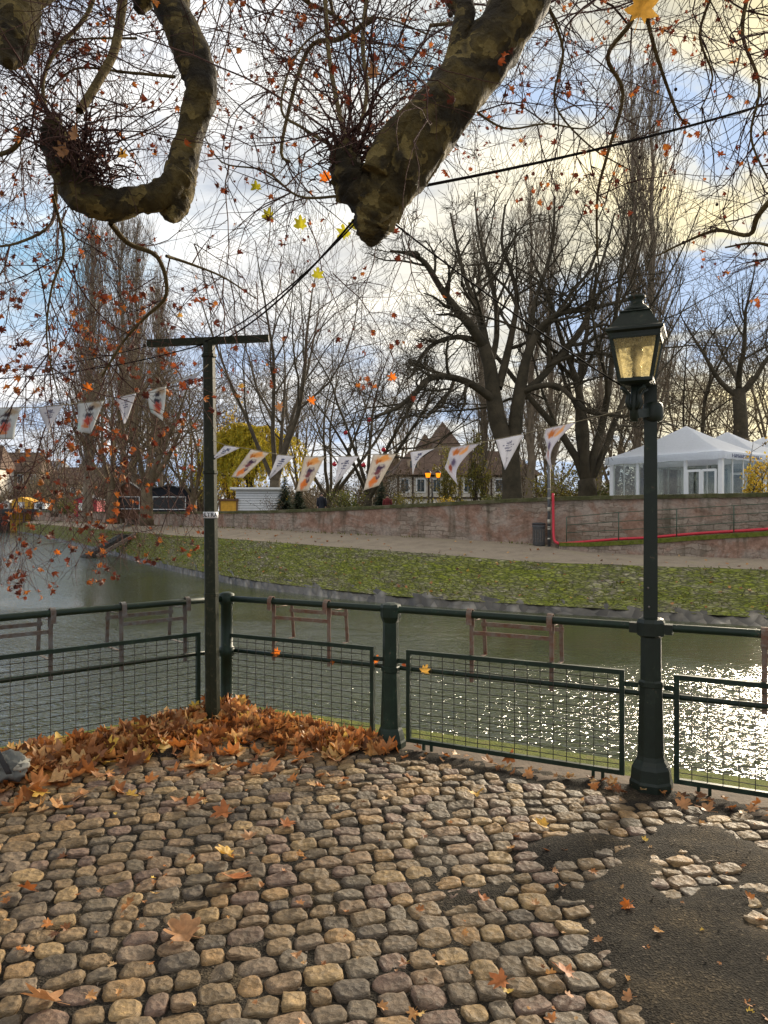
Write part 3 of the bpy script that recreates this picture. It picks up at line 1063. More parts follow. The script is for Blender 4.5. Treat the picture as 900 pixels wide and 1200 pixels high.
def railing():
    corner = fpt(E1, 0)
    t = thing('railing', 'dark green canal railing with wire mesh panels and a corner bend above the water', 'railing', corner)
    rail = MB(); mid = MB()
    LEN1 = T_LAMP + 4.2; LEN2 = 6.0
    for E, L in ((E1, LEN1), (E2, LEN2)):
        n = 12
        rail.tube([fpt(E, L * i / n, RAILZ + .002 * math.sin(i)) for i in range(n + 1)], .0235, 12)
        mid.tube([fpt(E, L * i / n, MIDZ, .035) for i in range(n + 1)], .0165, 10)
    rail.build('top_rail', M['rail_paint'], t)
    mid.build('mid_rail', M['rail_paint'], t)
    # corner post: slim round tube
    p = MB()
    p.lathe(corner, [(.075, 0), (.075, .02), (.05, .03), (.047, .50), (.06, .51), (.06, .57), (.047, .58), (.047, .90), (.058, .91), (.058, .985), (.03, 1.0)], 14, 0, True)
    p.build('corner_post', M['rail_paint'], t)
    p = MB(); octa_post(p, fpt(E1, T_POST), R(22.5) - .47)
    p.build('post', M['rail_paint'], t)
    p = MB(); octa_post(p, fpt(E1, T_LAMP + 1.75), R(22.5) - .47); p.build('post', M['rail_paint'], t)
    p = MB(); octa_post(p, fpt(E2, 3.2), 0); p.build('post', M['rail_paint'], t)
    z0, z1 = .07, .668
    def pan(E, pa, pb, zt=z1): panel(t, E, fence_t(pa, E), fence_t(pb, E), z0, zt)
    pan(E1, 269, 436.5); pan(E1, 479, 729)
    panel(t, E1, fence_t(793, E1), T_LAMP + 1.60, z0, z1)
    panel(t, E1, T_LAMP + 1.9, T_LAMP + 3.7, z0, z1)
    panel(t, E2, fence_t(232, E2), 3.02, z0, .70)
    panel(t, E2, 3.38, 5.6, z0, .70)
    # short flat lugs joining panels and posts
    for a, b in ((436.5, 450), (466, 479), (729, 748), (778, 793)):
        lug = MB(); lug.beam(fpt(E1, fence_t(a, E1), .60), fpt(E1, fence_t(b, E1), .60), .006, .03)
        lug.build('fixing_lug', M['rail_paint'], t)
railing()

def rack(E, ta, tb, mat, label):
    t = thing('planter_rack', label, 'planter rack', fpt(E, (ta + tb) / 2, 0, .05), 'empty planter racks hooked over the railing')
    m = M[mat]
    b = MB()
    for q in (ta, tb):
        b = MB()
        b.beam(fpt(E, q, .93, .030), fpt(E, q, .50, .030), .028, .006, fpt(E, q, 0) - fpt(E, q, 0, 1))
        b.build('upright_strap', m, t)
    for q in (ta, tb):
        h = MB()
        # hook bent over the top of the rail
        pts = []
        for k in range(9):
            a = PI * k / 8
            pts.append(fpt(E, q, RAILZ + .006 + .030 * math.sin(a), .030 * math.cos(a)))
        pts = [fpt(E, q, .86, .0325)] + pts + [fpt(E, q, .885, -.030)]
        for i in range(len(pts) - 1):
            dd = fpt(E, q + 1, 0) - fpt(E, q, 0)
            h.beam(pts[i], pts[i + 1], .034, .006, (pts[i + 1] - pts[i]).cross(dd))
        h.build('hook', m, t)
    for q in (ta, tb):
        rb = MB()
        rb.beam(fpt(E, q, .915, .27), fpt(E, q, .635, .30), .026, .006, fpt(E, q, 0) - fpt(E, q, 0, 1))
        rb.build('rear_strap', m, t)
    ov = .02 if tb > ta else -.02
    bars = MB(); bars.beam(fpt(E, ta, .825, .036), fpt(E, tb, .825, .036), .006, .026); bars.build('cross_bar', m, t)
    bars = MB(); bars.beam(fpt(E, ta - ov, .85, .272), fpt(E, tb + ov, .85, .272), .006, .028); bars.build('cross_bar', m, t)
    for q in (ta, tb):
        arm = MB(); arm.tube([fpt(E, q, .90, .035), fpt(E, q, .895, .27)], .004, 5); arm.build('tie_rod', m, t)
        arm = MB(); arm.beam(fpt(E, q, .637, .035), fpt(E, q, .637, .30), .024, .005); arm.build('shelf_arm', m, t)
rack(E1, fence_t(318, E1), fence_t(383, E1), 'strap_rust', 'brown planter rack hooked on the railing between the corner post and the octagonal post')
rack(E1, fence_t(551, E1), fence_t(645, E1), 'strap_rust', 'rusty empty planter rack hooked on the railing between the octagonal post and the lamp post')
rack(E1, fence_t(896, E1), fence_t(896, E1) + .5, 'strap_rust', 'pale rusty planter rack right of the lamp post, cut by the photo edge')
rack(E2, fence_t(219, E2), fence_t(144, E2), 'strap_grey', 'grey planter rack on the left railing nearest the black pole')
rack(E2, fence_t(61, E2), fence_t(61, E2) + .5, 'strap_grey', 'grey planter rack on the left railing, cut by the left photo edge')

# ------------------------------------------------------------------ T pole
POLE_D = 5.45
def tpole():
    base = P(249.5, 600, POLE_D); base.z = 0
    t = thing('utility_pole', 'dark green T shaped utility pole standing in the leaf heap at the railing corner', 'pole', base)
    mb = MB()
    top = H + 200 / F * POLE_D
    x, y = base.x, base.y
    lean = -.03
    # channel section: square tube with rounded faces
    hw = .044
    pts = [(x, y, 0), (x + lean * .5, y, top * .5), (x + lean, y, top)]
    mb.lathe((x, y, 0), [(.085, 0), (.085, .012), (.062, .013)], 4, R(45 + 8), False)
    mb.tube(pts, [.056, .051, .046], 8, False)
    mb.build('pole', M['pole_paint'], t)
    mb = MB()
    a = P(173, 402.5, POLE_D - .03); b = P(315, 396.5, POLE_D + .03)
    mb.beam(a, b, .055, .046)
    mb.build('cross_arm', M['pole_paint'], t)
    for z in (1.0, 1.9, top - .12):
        mb = MB(); mb.lathe((x + lean * z / top, y, z), [(.050, 0), (.057, .004), (.057, .022), (.050, .026)], 8, 0, False)
        mb.build('clamp_band', M['pole_paint'], t)
    # white sticker band with lettering wrapped round the pole
    mb = MB()
    zc = H - (603.5 - 600) / F * POLE_D
    hh = 3.7 / F * POLE_D
    xc = x + lean * zc / top
    mb.lathe((xc, y, zc - hh), [(.0545, 0), (.0545, 2 * hh)], 24, 0, True)
    st = mb.build('sticker', M['white_paint'], t)
    cu = bpy.data.curves.new('txt', 'FONT'); cu.body = 'ULTRA'; cu.size = hh * 1.9; cu.align_x = 'CENTER'; cu.align_y = 'CENTER'; cu.offset = .0008
    ob = bpy.data.objects.new('txt', cu); C.objects.link(ob)
    dg = bpy.context.evaluated_depsgraph_get()
    me = bpy.data.meshes.new_from_object(ob.evaluated_get(dg))
    bpy.data.objects.remove(ob)
    m2 = MB()
    vs = []
    for v in me.vertices:
        a_ = v.co.x / .056
        rr = .0558
        vs.append((xc + rr * math.sin(a_), y - rr * math.cos(a_), zc + v.co.y))
    m2.add(vs, [tuple(p.vertices) for p in me.polygons], False)
    m2.build('lettering', M['dark'], st)
tpole()

# ------------------------------------------------------------------ lamp post
LAMP = fpt(E1, T_LAMP)
def lamp_post():
    d = LAMP.y
    t = thing('lamp_post', 'old dark green lantern lamp post standing in the railing line', 'street lamp', LAMP)
    x, y = LAMP.x, LAMP.y
    rot = R(22.5) - .47
    mb = MB()
    mb.lathe((x, y, 0), [(.125, 0), (.125, .05), (.118, .065), (.112, .13), (.100, .155), (.084, .175), (.078, .20), (.072, .42), (.067, .60)], 8, rot, False)
    mb.build('base', M['lamp_paint'], t)
    mb = MB()
    mb.lathe((x, y, .60), [(.067, 0), (.073, .005), (.073, .03), (.062, .04), (.060, .29)], 8, rot, False)
    mb.build('lower_shaft', M['lamp_paint'], t)
    mb = MB()
    mb.lathe((x, y, .89), [(.062, 0), (.080, .012), (.082, .085), (.072, .105), (.055, .112)], 8, rot, False)
    mb.beam(Vector((x, y, .94)) - Vector((*E1, 0)) * .12, Vector((x, y, .94)) + Vector((*E1, 0)) * .12, .06, .058)
    mb.build('rail_collar', M['lamp_paint'], t)
    mb = MB()
    ptop = H + (600 - 450) / F * d
    mb.lathe((x - .003, y, 1.0), [(.056, 0), (.054, .5), (.050, ptop - 1.0 - .02), (.042, ptop - 1.0)], 4, R(45) - .35, False)
    mb.build('pole', M['lamp_paint'], t)
    mb = MB()
    mb.sphere(P(760, 688, d) + Vector((-.02, -.048, 0)), .007, 8, 6)
    mb.build('bolt', M['strap_grey'], t)
    mb = MB(); mb.sphere(P(757, 710, d) + Vector((.0, -.05, 0)), .007, 8, 6)
    mb.build('bolt', M['strap_grey'], t)
    # lantern bracket: clamp and scroll arms, lantern hangs on the camera side of the pole
    Lc = P(746, 445, d - .10)       # lantern foot
    mb = MB()
    cl = P(765, 481, d)
    mb.lathe((cl.x, cl.y, cl.z - .09), [(.044, .02), (.054, .03), (.060, .055), (.060, .10), (.054, .125), (.044, .135)], 12, 0, True)
    mb.beam(cl + Vector((0, 0, -.01)), P(745, 485, d - .10), .035, .05)
    mb.build('clamp', M['lamp_paint'], t)
    mb = MB()
    fx = P(743, 490, d - .10)
    mb.tube([fx + Vector((0, 0, -.02)), fx + Vector((0, 0, .08)), Lc + Vector((0, 0, -.02))], [.022, .026, .03], 8)
    for ang in (0, 1, 2, 3):
        dv = Vector((math.cos(R(20 + 90 * ang)), math.sin(R(20 + 90 * ang)), 0))
        pts = []
        for k in range(9):
            q = k / 8
            pts.append(fx + Vector((0, 0, .05 + q * .12)) + dv * (.02 + .075 * q ** 2 + .02 * math.sin(q * 6)))
        mb.tube(pts, [.012] * 9, 6)
    mb.build('scroll_bracket', M['lamp_paint'], t)
    # lantern
    lan_rot = R(45) - R(24)
    lean = Vector((.0, .0, 0))
    b = .086; tpw = .128; hgl = .238
    def ring(hw, z):
        r = hw * math.sqrt(2)
        return [Vector((Lc.x + r * math.cos(lan_rot + PI / 2 * k), Lc.y + r * math.sin(lan_rot + PI / 2 * k), Lc.z + z)) for k in range(4)]
    lo = ring(b, .0); hi = ring(tpw, hgl)
    fr = MB()
    fr.lathe((Lc.x, Lc.y, Lc.z - .03), [(.04, -.01), (b * 1.414 - .02, 0), (b * 1.414 + .012, .012), (b * 1.414 + .012, .03)], 4, lan_rot, False)
    for k in range(4):
        fr.beam(lo[k], hi[k], .016, .016, (hi[k] - Vector((Lc.x, Lc.y, hi[k].z))))
        fr.beam(hi[k], hi[(k + 1) % 4], .016, .024)
    fr.build('lantern_frame', M['lamp_paint'], t)
    for k in range(4):
        g = MB()
        k2 = (k + 1) % 4
        cen = (lo[k] + lo[k2] + hi[k] + hi[k2]) / 4
        nrm = (lo[k2] - lo[k]).cross(hi[k] - lo[k]).normalized() * .0015
        q = [cen + (v - cen) * .97 for v in (lo[k], lo[k2], hi[k2], hi[k])]
        g.add([v + nrm for v in q] + [v - nrm for v in q], [(0, 1, 2, 3), (7, 6, 5, 4), (0, 4, 5, 1), (1, 5, 6, 2), (2, 6, 7, 3), (3, 7, 4, 0)], False)
        g.build('glass_pane', M['lantern_glass'], t)
    rf = MB()
    q = math.sqrt(2)
    rf.lathe((Lc.x, Lc.y, Lc.z + hgl), [((tpw + .006) * q, -.022), ((tpw + .010) * q, .010), ((tpw + .027) * q, .022), ((tpw + .027) * q, .034), ((tpw + .0) * q, .05),
                                       (.078 * q, .135), (.086 * q, .139), (.080 * q, .146), (.05 * q, .155)], 4, lan_rot, False)
    rf.build('roof', M['lamp_paint'], t)
    fn = MB()
    fn.lathe((Lc.x, Lc.y, Lc.z + hgl + .15), [(.082, 0), (.07, .016), (.052, .034), (.038, .044), (.035, .062), (.043, .072), (.052, .078), (.048, .088), (.027, .094)], 18, 0, True)
    fn.build('finial', M['lamp_paint'], t)
    bl = MB()
    bl.lathe((Lc.x, Lc.y, Lc.z + .02), [(.024, -.02), (.024, .055), (.020, .065), (.023, .085), (.033, .11), (.036, .135), (.033, .16), (.018, .177), (.003, .182)], 16, 0, True)
    bl.build('bulb', M['bulb_glass'], t)
lamp_post()

# ------------------------------------------------------------------ cables and bunting
def cable(name, pts, r, mat, label, cat, sag=0, group=None):
    mb = MB()
    out = []
    for i in range(len(pts) - 1):
        a, b = Vector(pts[i]), Vector(pts[i + 1])
        n = 14
        for k in range(n + (1 if i == len(pts) - 2 else 0)):
            q = k / n
            p = a.lerp(b, q)
            p.z -= sag * 4 * q * (1 - q) * (b - a).length
            out.append(p)
    mb.tube(out, r, 5)
    o = mb.build(name, M[mat], None, out[0])
    tag(o, label, cat, group)
    return out

TB = P(243, 400, POLE_D)
LIMB_TIE = P(462, 224, 3.75)
cable('power_cable', [P(930, 112, 5.0), LIMB_TIE], .0085, 'cable', 'thick black cable strung from the right photo edge to the plane tree limb', 'cable', .012)
cable('power_cable', [P(418, 254, 3.62), P(268, 395, POLE_D - .03)], .006, 'cable', 'upper of two thin cables from the limb burl down to the T pole arm', 'cable', .03)
cable('power_cable', [P(416, 262, 3.62), P(240, 400, POLE_D - .03)], .0045, 'cable', 'lower of two thin cables from the limb burl down to the T pole arm', 'cable', .035)
cable('power_cable', [P(240, 403, POLE_D - .02), P(110, 432, 6.2), P(-60, 446, 7)], .005, 'cable', 'lower thin cable sagging left from the T pole arm to the photo edge', 'cable', .012)
cable('power_cable', [P(178, 404, POLE_D - .02), P(60, 428, 6.2), P(-60, 438, 7)], .0035, 'cable', 'upper thin cable sagging left from the end of the T pole arm', 'cable', .012)
cable('power_cable', [P(462, 262, 3.7), P(728, 452, LAMP.y - .08)], .005, 'cable', 'dark cable running from the plane limb down to the lantern', 'cable', .015)

FLAGS_R = [('tri', [(263, 522), (281, 525), (244, 542)]),
           ('quad', [(294, 527), (315, 531), (285, 560.5), (271, 559)]),
           ('tri', [(325, 533), (345, 535), (314, 563)]),
           ('quad', [(357, 535.5), (380.5, 536), (360.5, 575), (347, 576)]),
           ('tri', [(397, 535.5), (420.5, 535), (392, 569)]),
           ('quad', [(437, 533), (464, 532.5), (444, 569), (426, 575)]),
           ('tri', [(481, 530), (509, 526), (484, 556)]),
           ('quad', [(529, 524.5), (561, 520), (537, 569), (521, 548)]),
           ('tri', [(581, 515.5), (614, 509), (592, 551.6)]),
           ('quad', [(640, 502.5), (675, 495), (648, 553), (639, 535)])]
FLAGS_L = [('quad', [(-10, 479), (25, 478), (13, 514), (-14, 515)]),
           ('tri', [(45, 478), (74, 475), (55, 507)]),
           ('quad', [(91, 473), (122, 470), (106, 508), (91, 506)]),
           ('tri', [(135, 466), (160, 461), (147, 498)]),
           ('quad', [(171, 460), (195, 452), (190, 493), (176, 483)]),
           ('tri', [(211, 446), (235, 436), (213, 464)])]

def dep_r(px):   # string from T pole to the lamp post, swinging a little over the water
    q = (px - 250) / 500
    return (POLE_D - .02) * (1 - q) + (LAMP.y - .03) * q + .9 * 4 * q * (1 - q) * .5
def dep_l(px):
    return POLE_D - .05 - (245 - px) / 300 * .85

LAB_R = ['small white pennant nearest right of the black pole, tip blown left',
         'narrow picture banner with orange print, second right of the black pole',
         'white pennant in front of the yellow willow, third right of the black pole',
         'tall picture banner with orange and dark print above the dark coated walker',
         'white pennant with small dark emblem between two orange picture banners',
         'picture banner with slanted dark figure print above the small fir tree',
         'white pennant curled on one side in front of the brown tiled roof',
         'twisted picture banner with a boy print beside the big tree trunk',
         'flat white pennant with dark emblem and writing across the big forked trunk',
         'twisted picture banner with orange print above the stickered post']
LAB_L = ['blue grey picture banner cut by the left photo edge',
         'white pennant second from the left photo edge, dark emblem',
         'picture banner with red and black print in front of the left poplars',
         'white pennant pointing down between the two left picture banners',
         'folded blue picture banner with red disc nearest left of the pole',
         'faded pennant tilted up close to the left of the T pole']

def flag(kind, pts, dep, label, side, idx):
    r = random.Random(100 + idx + (50 if side == 'l' else 0))
    W = [P(x, y, dep(x)) for x, y in pts]
    if kind == 'tri':
        A, B, T = W; Cc = T; D = T
    else:
        A, B, Cc, D = W
    n, m = 8, 12
    mb = MB()
    uv = []
    vs = []
    amp = .010
    ph = r.uniform(0, 6)
    curl = r.uniform(-.03, .03)
    for j in range(m + 1):
        v = j / m
        L = A.lerp(D, v); Rr = B.lerp(Cc, v)
        if kind == 'tri' and v > .97:
            L = A.lerp(D, .97); Rr = B.lerp(Cc, .97)
        for i in range(n + 1):
            u = i / n
            p = L.lerp(Rr, u)
            p = p + Vector((0, 1, 0)) * (amp * math.sin(u * 5 + v * 4 + ph) * (.3 + v) + curl * v * v)
            # hollow the leeward edge like a filled flag
            if kind == 'tri' and idx == 6:
                p = p + Vector((-1, 0, .35)) * (.035 * math.sin(v * PI) * u)
            if kind == 'quad' and idx in (7, 9) and side == 'r':
                p = p + Vector((-.07, .05, -.02)) * (math.sin(v * PI) * u) + Vector((.0, .03, 0)) * math.sin(v * PI * 2)
            vs.append(p); uv.append((u, 1 - v))
    fs = []
    w = n + 1
    for j in range(m):
        for i in range(n):
            fs.append((j * w + i, j * w + i + 1, (j + 1) * w + i + 1, (j + 1) * w + i))
    mb.add(vs, fs, True)
    mat = 'flag_cloth'
    if kind == 'quad':
        mat = 'banner_cool' if side == 'l' else ('banner_boy' if idx in (7, 9) else 'banner_warm')
    name = 'pennant' if kind == 'tri' else 'picture_banner'
    o = mb.build(name, M[mat], None, (A + B) / 2, uv)
    md = o.modifiers.new('thick', 'SOLIDIFY'); md.thickness = .0012
    tag(o, label, 'pennant' if kind == 'tri' else 'banner', 'white pennants on the bunting strings' if kind == 'tri' else 'picture banners on the bunting strings')
    # printed emblem: crown shaped mark and two short lines of unreadable script
    if kind == 'tri':
        em = MB()
        def on(u, v):
            L = A.lerp(D, v); Rr = B.lerp(Cc, v)
            p = L.lerp(Rr, u) + Vector((0, 1, 0)) * (amp * math.sin(u * 5 + v * 4 + ph) * (.3 + v) + curl * v * v)
            if idx == 6 and side == 'r':
                p = p + Vector((-1, 0, .35)) * (.035 * math.sin(v * PI) * u)
            return p + Vector((0, -.003, 0))
        def stroke(u0, v0, u1, v1, wd):
            a, b = on(u0, v0), on(u1, v1)
            em.beam(a, b, .0015, wd, (0, 0, 1))
        wd = .004
        for k in range(5):
            stroke(.42 + k * .04, .17, .40 + k * .05, .115 + (.02 if k % 2 else 0), wd)
        stroke(.40, .18, .60, .18, wd)
        for row, (ua, ub) in enumerate(((.24, .76), (.32, .68), (.36, .66))):
            vv = .235 + row * .085
            u = ua
            while u < ub:
                hgt = r.uniform(.02, .05)
                stroke(u, vv - hgt / 2, u + r.uniform(-.01, .03), vv + hgt / 2, wd)
                if r.random() < .6: stroke(u, vv + r.choice((-.02, 0, .02)), u + .05, vv + r.choice((-.02, 0, .02)), wd)
                u += .075
        stroke(.5, .18, .5, .72, wd * .6); stroke(.42, .62, .58, .62, wd)
        em.build('print', M['pale_ink'], o)

def bunting():
    def mk(flags, dep, ends0, ends1, label):
        pts = list(ends0)
        for k, p in flags:
            for q in p[:2]:
                pts.append(P(q[0], q[1] - .6, dep(q[0])))
        pts += list(ends1)
        mb = MB(); mb.tube(pts, .0028, 5)
        o = mb.build('bunting_string', M['string'], None, pts[0])
        tag(o, label, 'string')
    mk(FLAGS_R, dep_r, [P(249, 516, POLE_D - .06)], [P(705, 487, dep_r(705)), P(752, 474, LAMP.y - .07)], 'pale string of pennants from the black pole to the lamp post')
    mk(FLAGS_L, dep_l, [P(-70, 487, dep_l(-70))], [P(244, 427, POLE_D - .06)], 'pale string of pennants from the left photo edge up to the T pole')
    for i, (k, p) in enumerate(FLAGS_R):
        flag(k, p, dep_r, LAB_R[i], 'r', i)
    for i, (k, p) in enumerate(FLAGS_L):
        flag(k, p, dep_l, LAB_L[i], 'l', i)
bunting()

# ------------------------------------------------------------------ fallen leaves
def put_leaf(pos, size, rot, var):
    a, f = LEAVES[var]
    return (a * size) @ rot.T + np.array(pos), f

def leaf_heap():
    r = random.Random(21)
    tb = TriBatch()
    # height of the heap falls away from the railing
    def cand(E, tmax, width, n, hmax, bias=1.0):
        for _ in range(n):
            t = tmax * r.random() ** bias
            s = abs(r.gauss(0, .5)) * width + .02
            fall = max(0, 1 - s / (width * 1.5))
            along = max(.0, 1 - t / tmax)
            hh = hmax * fall * (.25 + .75 * min(1, along * 1.3))
            p = PC + E * t + (N1 if E is E1 else N2) * s
            if s1(p) < .015 or s2(p) < .015: continue
            z = .03 + hh * r.random()
            size = r.uniform(.065, .125)
            rot = euler(r.gauss(0, .55), r.gauss(0, .55), r.uniform(0, 6.28))
            if r.random() < .45:
                a, f = r.choice(CURLED); tb.add((a * size) @ rot.T + np.array((p[0], p[1], z)), f)
            else:
                tb.add(*put_leaf((p[0], p[1], z), size, rot, r.randrange(len(LEAVES))))
    cand(E2, 3.6, .46, 1300, .105, 1.1)
    cand(E2, 3.4, .95, 170, .012, 1.1)
    cand(E1, 1.3, .6, 80, .012, 1.0)
    cand(E1, 1.25, .30, 540, .10, 1.0)
    cand(E2, .8, .32, 160, .19, 1.0)
    cand(E1, .6, .30, 110, .17, 1.0)
    cand(E1, 1.5, .16, 130, .06, 1.0)
    o = tb.build('leaf_heap', M['leaf_pile'])
    o['kind'] = 'stuff'
    o['label'] = 'heap of dry brown plane leaves swept against the railing corner'
    # thin scatter of bits between the stones
    tb = TriBatch()
    for _ in range(420):
        px = r.uniform(-150, 1000); py = 1260 - 400 * r.random() ** .7
        p = G(px, py)
        if s1(p) < .1 or s2(p) < .1 or p.y > 5.5: continue
        near_heap = min(s1(p), s2(p)) < 1.1 and p.x < -.2
        if not near_heap and r.random() < .45: continue
        size = r.uniform(.010, .034) * (1.6 if near_heap else 1)
        tb.add(*put_leaf((p.x, p.y, .034 + .01 * r.random()), size, euler(r.gauss(0, .3), r.gauss(0, .3), r.uniform(0, 6.28)), r.randrange(len(LEAVES))))
    # along the kerb on the right
    for _ in range(70):
        t = r.uniform(1.3, 4.6); p = PC + E1 * t + N1 * r.uniform(.0, .22)
        size = r.uniform(.02, .055)
        tb.add(*put_leaf((p[0], p[1], .03), size, euler(r.gauss(0, .4), r.gauss(0, .4), r.uniform(0, 6.28)), r.randrange(len(LEAVES))))
    o = tb.build('leaf_litter', M['leaf_pile'])
    o['kind'] = 'stuff'
    SINGLE = [
        (272, 1027, .10, 'leaf_rust', 'large curled rust brown leaf on the cobbles just below the pale gold leaf'),
        (267, 1001, .075, 'leaf_gold', 'pale gold leaf directly above the large curled rust leaf'),
        (218, 1094, .105, 'leaf_tan', 'biggest tan leaf lying folded on the cobbles left of centre'),
        (150, 1064, .06, 'leaf_pile', 'dull brown leaf flattened between cobbles left of the big tan leaf'),
        (34, 1042, .062, 'leaf_rust', 'orange brown leaf on the cobbles near the left photo edge'),
        (56, 1172, .10, 'leaf_tan', 'pale tan leaf with torn lobes in the bottom left corner'),
        (262, 952, .085, 'leaf_rust', 'bright rust leaf standing half up in the upper middle of the cobbles'),
        (224, 943, .085, 'leaf_rust', 'flat rust leaf next to the half standing leaf'),
        (208, 936, .06, 'leaf_pile', 'dark brown crumpled leaf behind the pair of rust leaves'),
        (292, 981, .06, 'leaf_tan', 'thin tan leaf pressed flat above the pale gold leaf'),
        (335, 965, .06, 'leaf_rust', 'rust leaf right of the middle on dark cobbles'),
        (48, 928, .075, 'leaf_gold', 'yellow leaf on the cobbles beside the grey bag'),
        (152, 931, .055, 'leaf_gold', 'small yellow leaf on the cobbles below the leaf heap'),
        (558, 929, .075, 'leaf_gold', 'golden yellow leaf on the cobbles below the second mesh panel'),
        (637, 967, .07, 'leaf_gold', 'yellow leaf standing on edge near the grit patch'),
        (736, 1060, .045, 'leaf_orange', 'small orange leaf alone on the dark grit patch'),
        (566, 1052, .045, 'leaf_rust', 'small rust leaf at the left tip of the grit patch'),
        (665, 1138, .06, 'leaf_rust', 'narrow brown leaf wedged upright at the edge of the grit patch'),
        (588, 1150, .055, 'leaf_rust', 'curled brown strip of leaf between cobbles at the bottom'),
        (575, 893, .085, 'leaf_tan', 'tan leaf lying against the kerb under the second mesh panel'),
        (596, 889, .07, 'leaf_rust', 'rust leaf leaning on the bottom bar of the second mesh panel'),
        (828, 948, .075, 'leaf_tan', 'tan leaf on the kerb right of the lamp post'),
        (800, 944, .06, 'leaf_tan', 'smaller tan leaf by the foot of the right mesh panel'),
        (480, 912, .05, 'leaf_tan', 'pale leaf on cobbles in front of the octagonal post'),
        (880, 948, .05, 'leaf_pile', 'dark brown leaf on the kerb at the right photo edge')]
    for (px, py, s, mat, lab) in SINGLE:
        tb = TriBatch()
        p = G(px, py, .045)
        rot = euler(r.gauss(.25, .3), r.gauss(0, .3), r.uniform(0, 6.28))
        arr, f = put_leaf((p.x, p.y, 0), s, rot, r.randrange(len(LEAVES)))
        arr[:, 2] += .040 - np.percentile(arr[:, 2], 12)
        tb.add(arr, f)
        o = tb.build('fallen_leaf', M[mat], None, (p.x, p.y, .04))
        tag(o, lab, 'leaf', 'single fallen leaves on the cobbles')
    # leaves caught on the mid rail and in the wire
    for (px, py, s, out, lab) in [(323, 766, .055, .015, 'orange leaf caught on the mid rail left in the first right panel'), (389, 777, .025, .015, 'small orange leaf caught on the mid rail right in the first right panel'),
                             (441, 774, .05, .0, 'orange leaf stuck to the rail beside the octagonal post'), (499, 786, .05, -.02, 'yellow leaf caught in the wire of the second right panel'),
                             (472, 779, .03, .02, 'dark red leaf stuck between octagonal post and second panel')]:
        t = fence_t(px, E1); q = fpt(E1, t, 0, out); q.z = H - (py - 600) / F * q.y
        tb = TriBatch()
        arr, f = put_leaf(q, s, euler(R(80) + r.gauss(0, .2), r.gauss(0, .4), r.gauss(-.4, .3)), r.randrange(len(LEAVES)))
        tb.add(arr, f)
        o = tb.build('caught_leaf', M['leaf_gold' if 'yellow' in lab else ('leaf_tree' if 'dark' in lab else 'leaf_orange')], None, q)
        tag(o, lab, 'leaf', 'leaves caught in the railing')
leaf_heap()

def bag():
    base = G(2, 925)
    t = thing('cloth_bag', 'grey and white cloth bag with black strap slumped on cobbles at the left photo edge', 'bag', (base.x, base.y, 0))
    r = random.Random(4)
    def blob(name, c, sc, mat, seed):
        mb = MB(); mb.sphere((0, 0, 0), 1, 36, 24)
        vs = []
        for v in mb.v:
            V = Vector(v)
            k = 1 + .38 * mnoise.noise(V * 1.7 + Vector((seed, 0, 0))) + .22 * mnoise.noise(V * 4 + Vector((0, seed, 0))) + .08 * mnoise.noise(V * 9)
            w = Vector((V.x * sc[0] * k, V.y * sc[1] * k, V.z * sc[2] * k)) + Vector(c)
            w.z = max(w.z, .042)
            vs.append(tuple(w))
        mb.v = vs
        mb.build(name, M[mat], t)
    bx, by = base.x, base.y
    blob('body', (bx + .01, by + .02, .12), (.12, .09, .085), 'bag_cloth', 3)
    blob('side_panel', (bx + .085, by + .03, .135), (.06, .06, .042), 'bag_white', 8)
    blob('flap', (bx - .055, by - .05, .16), (.065, .06, .085), 'bag_white', 14)
    mb = MB()
    pts = [(bx - .14, by, .42), (bx - .08, by - .01, .33), (bx - .02, by - .03, .25), (bx + .03, by - .055, .19), (bx + .065, by - .06, .13), (bx + .075, by - .05, .10)]
    pts = catmull(pts, 5)
    for i in range(len(pts) - 1):
        mb.beam(pts[i], pts[i + 1], .03, .006, (0, -1, .4))
    mb.build('strap', M['dark'], t)
bag()

# ------------------------------------------------------------------ far bank
ST = [  # px, waterline y & depth, slope top y & depth, wall foot y & depth, wall top y
    (1500, 770, 13.6, 694, 16.5, 672, 19.5, 562),
    (1150, 748, 16.6, 680, 20.0, 660, 23.4, 570),
    (900, 735, 18.75, 668, 22.5, 652, 26.0, 577),
    (720, 724, 20.4, 662, 24.2, 645, 28.5, 580.5),
    (620, 718, 21.5, 658, 25.5, 637, 30.0, 583.5),
    (480, 710, 23.0, 647, 27.5, 629, 32.5, 590.5),
    (380, 700, 25.3, 640, 30.5, 624, 36.5, 595.5),
    (290, 688, 28.8, 633, 34.5, 619, 42.0, 598.5),
    (200, 669, 36.7, 627, 43.5, 616.5, 52.0, 599.5),
    (130, 650, 50.6, 621.5, 58.0, 613.5, 68.0, 599.5),
    (60, 632, 79.0, 615.5, 88.0, 611, 98.0, 599),
    (20, 624, 105.5, 612, 116.0, 609, 126.0, 598)]
STS = catmull(ST, 14)

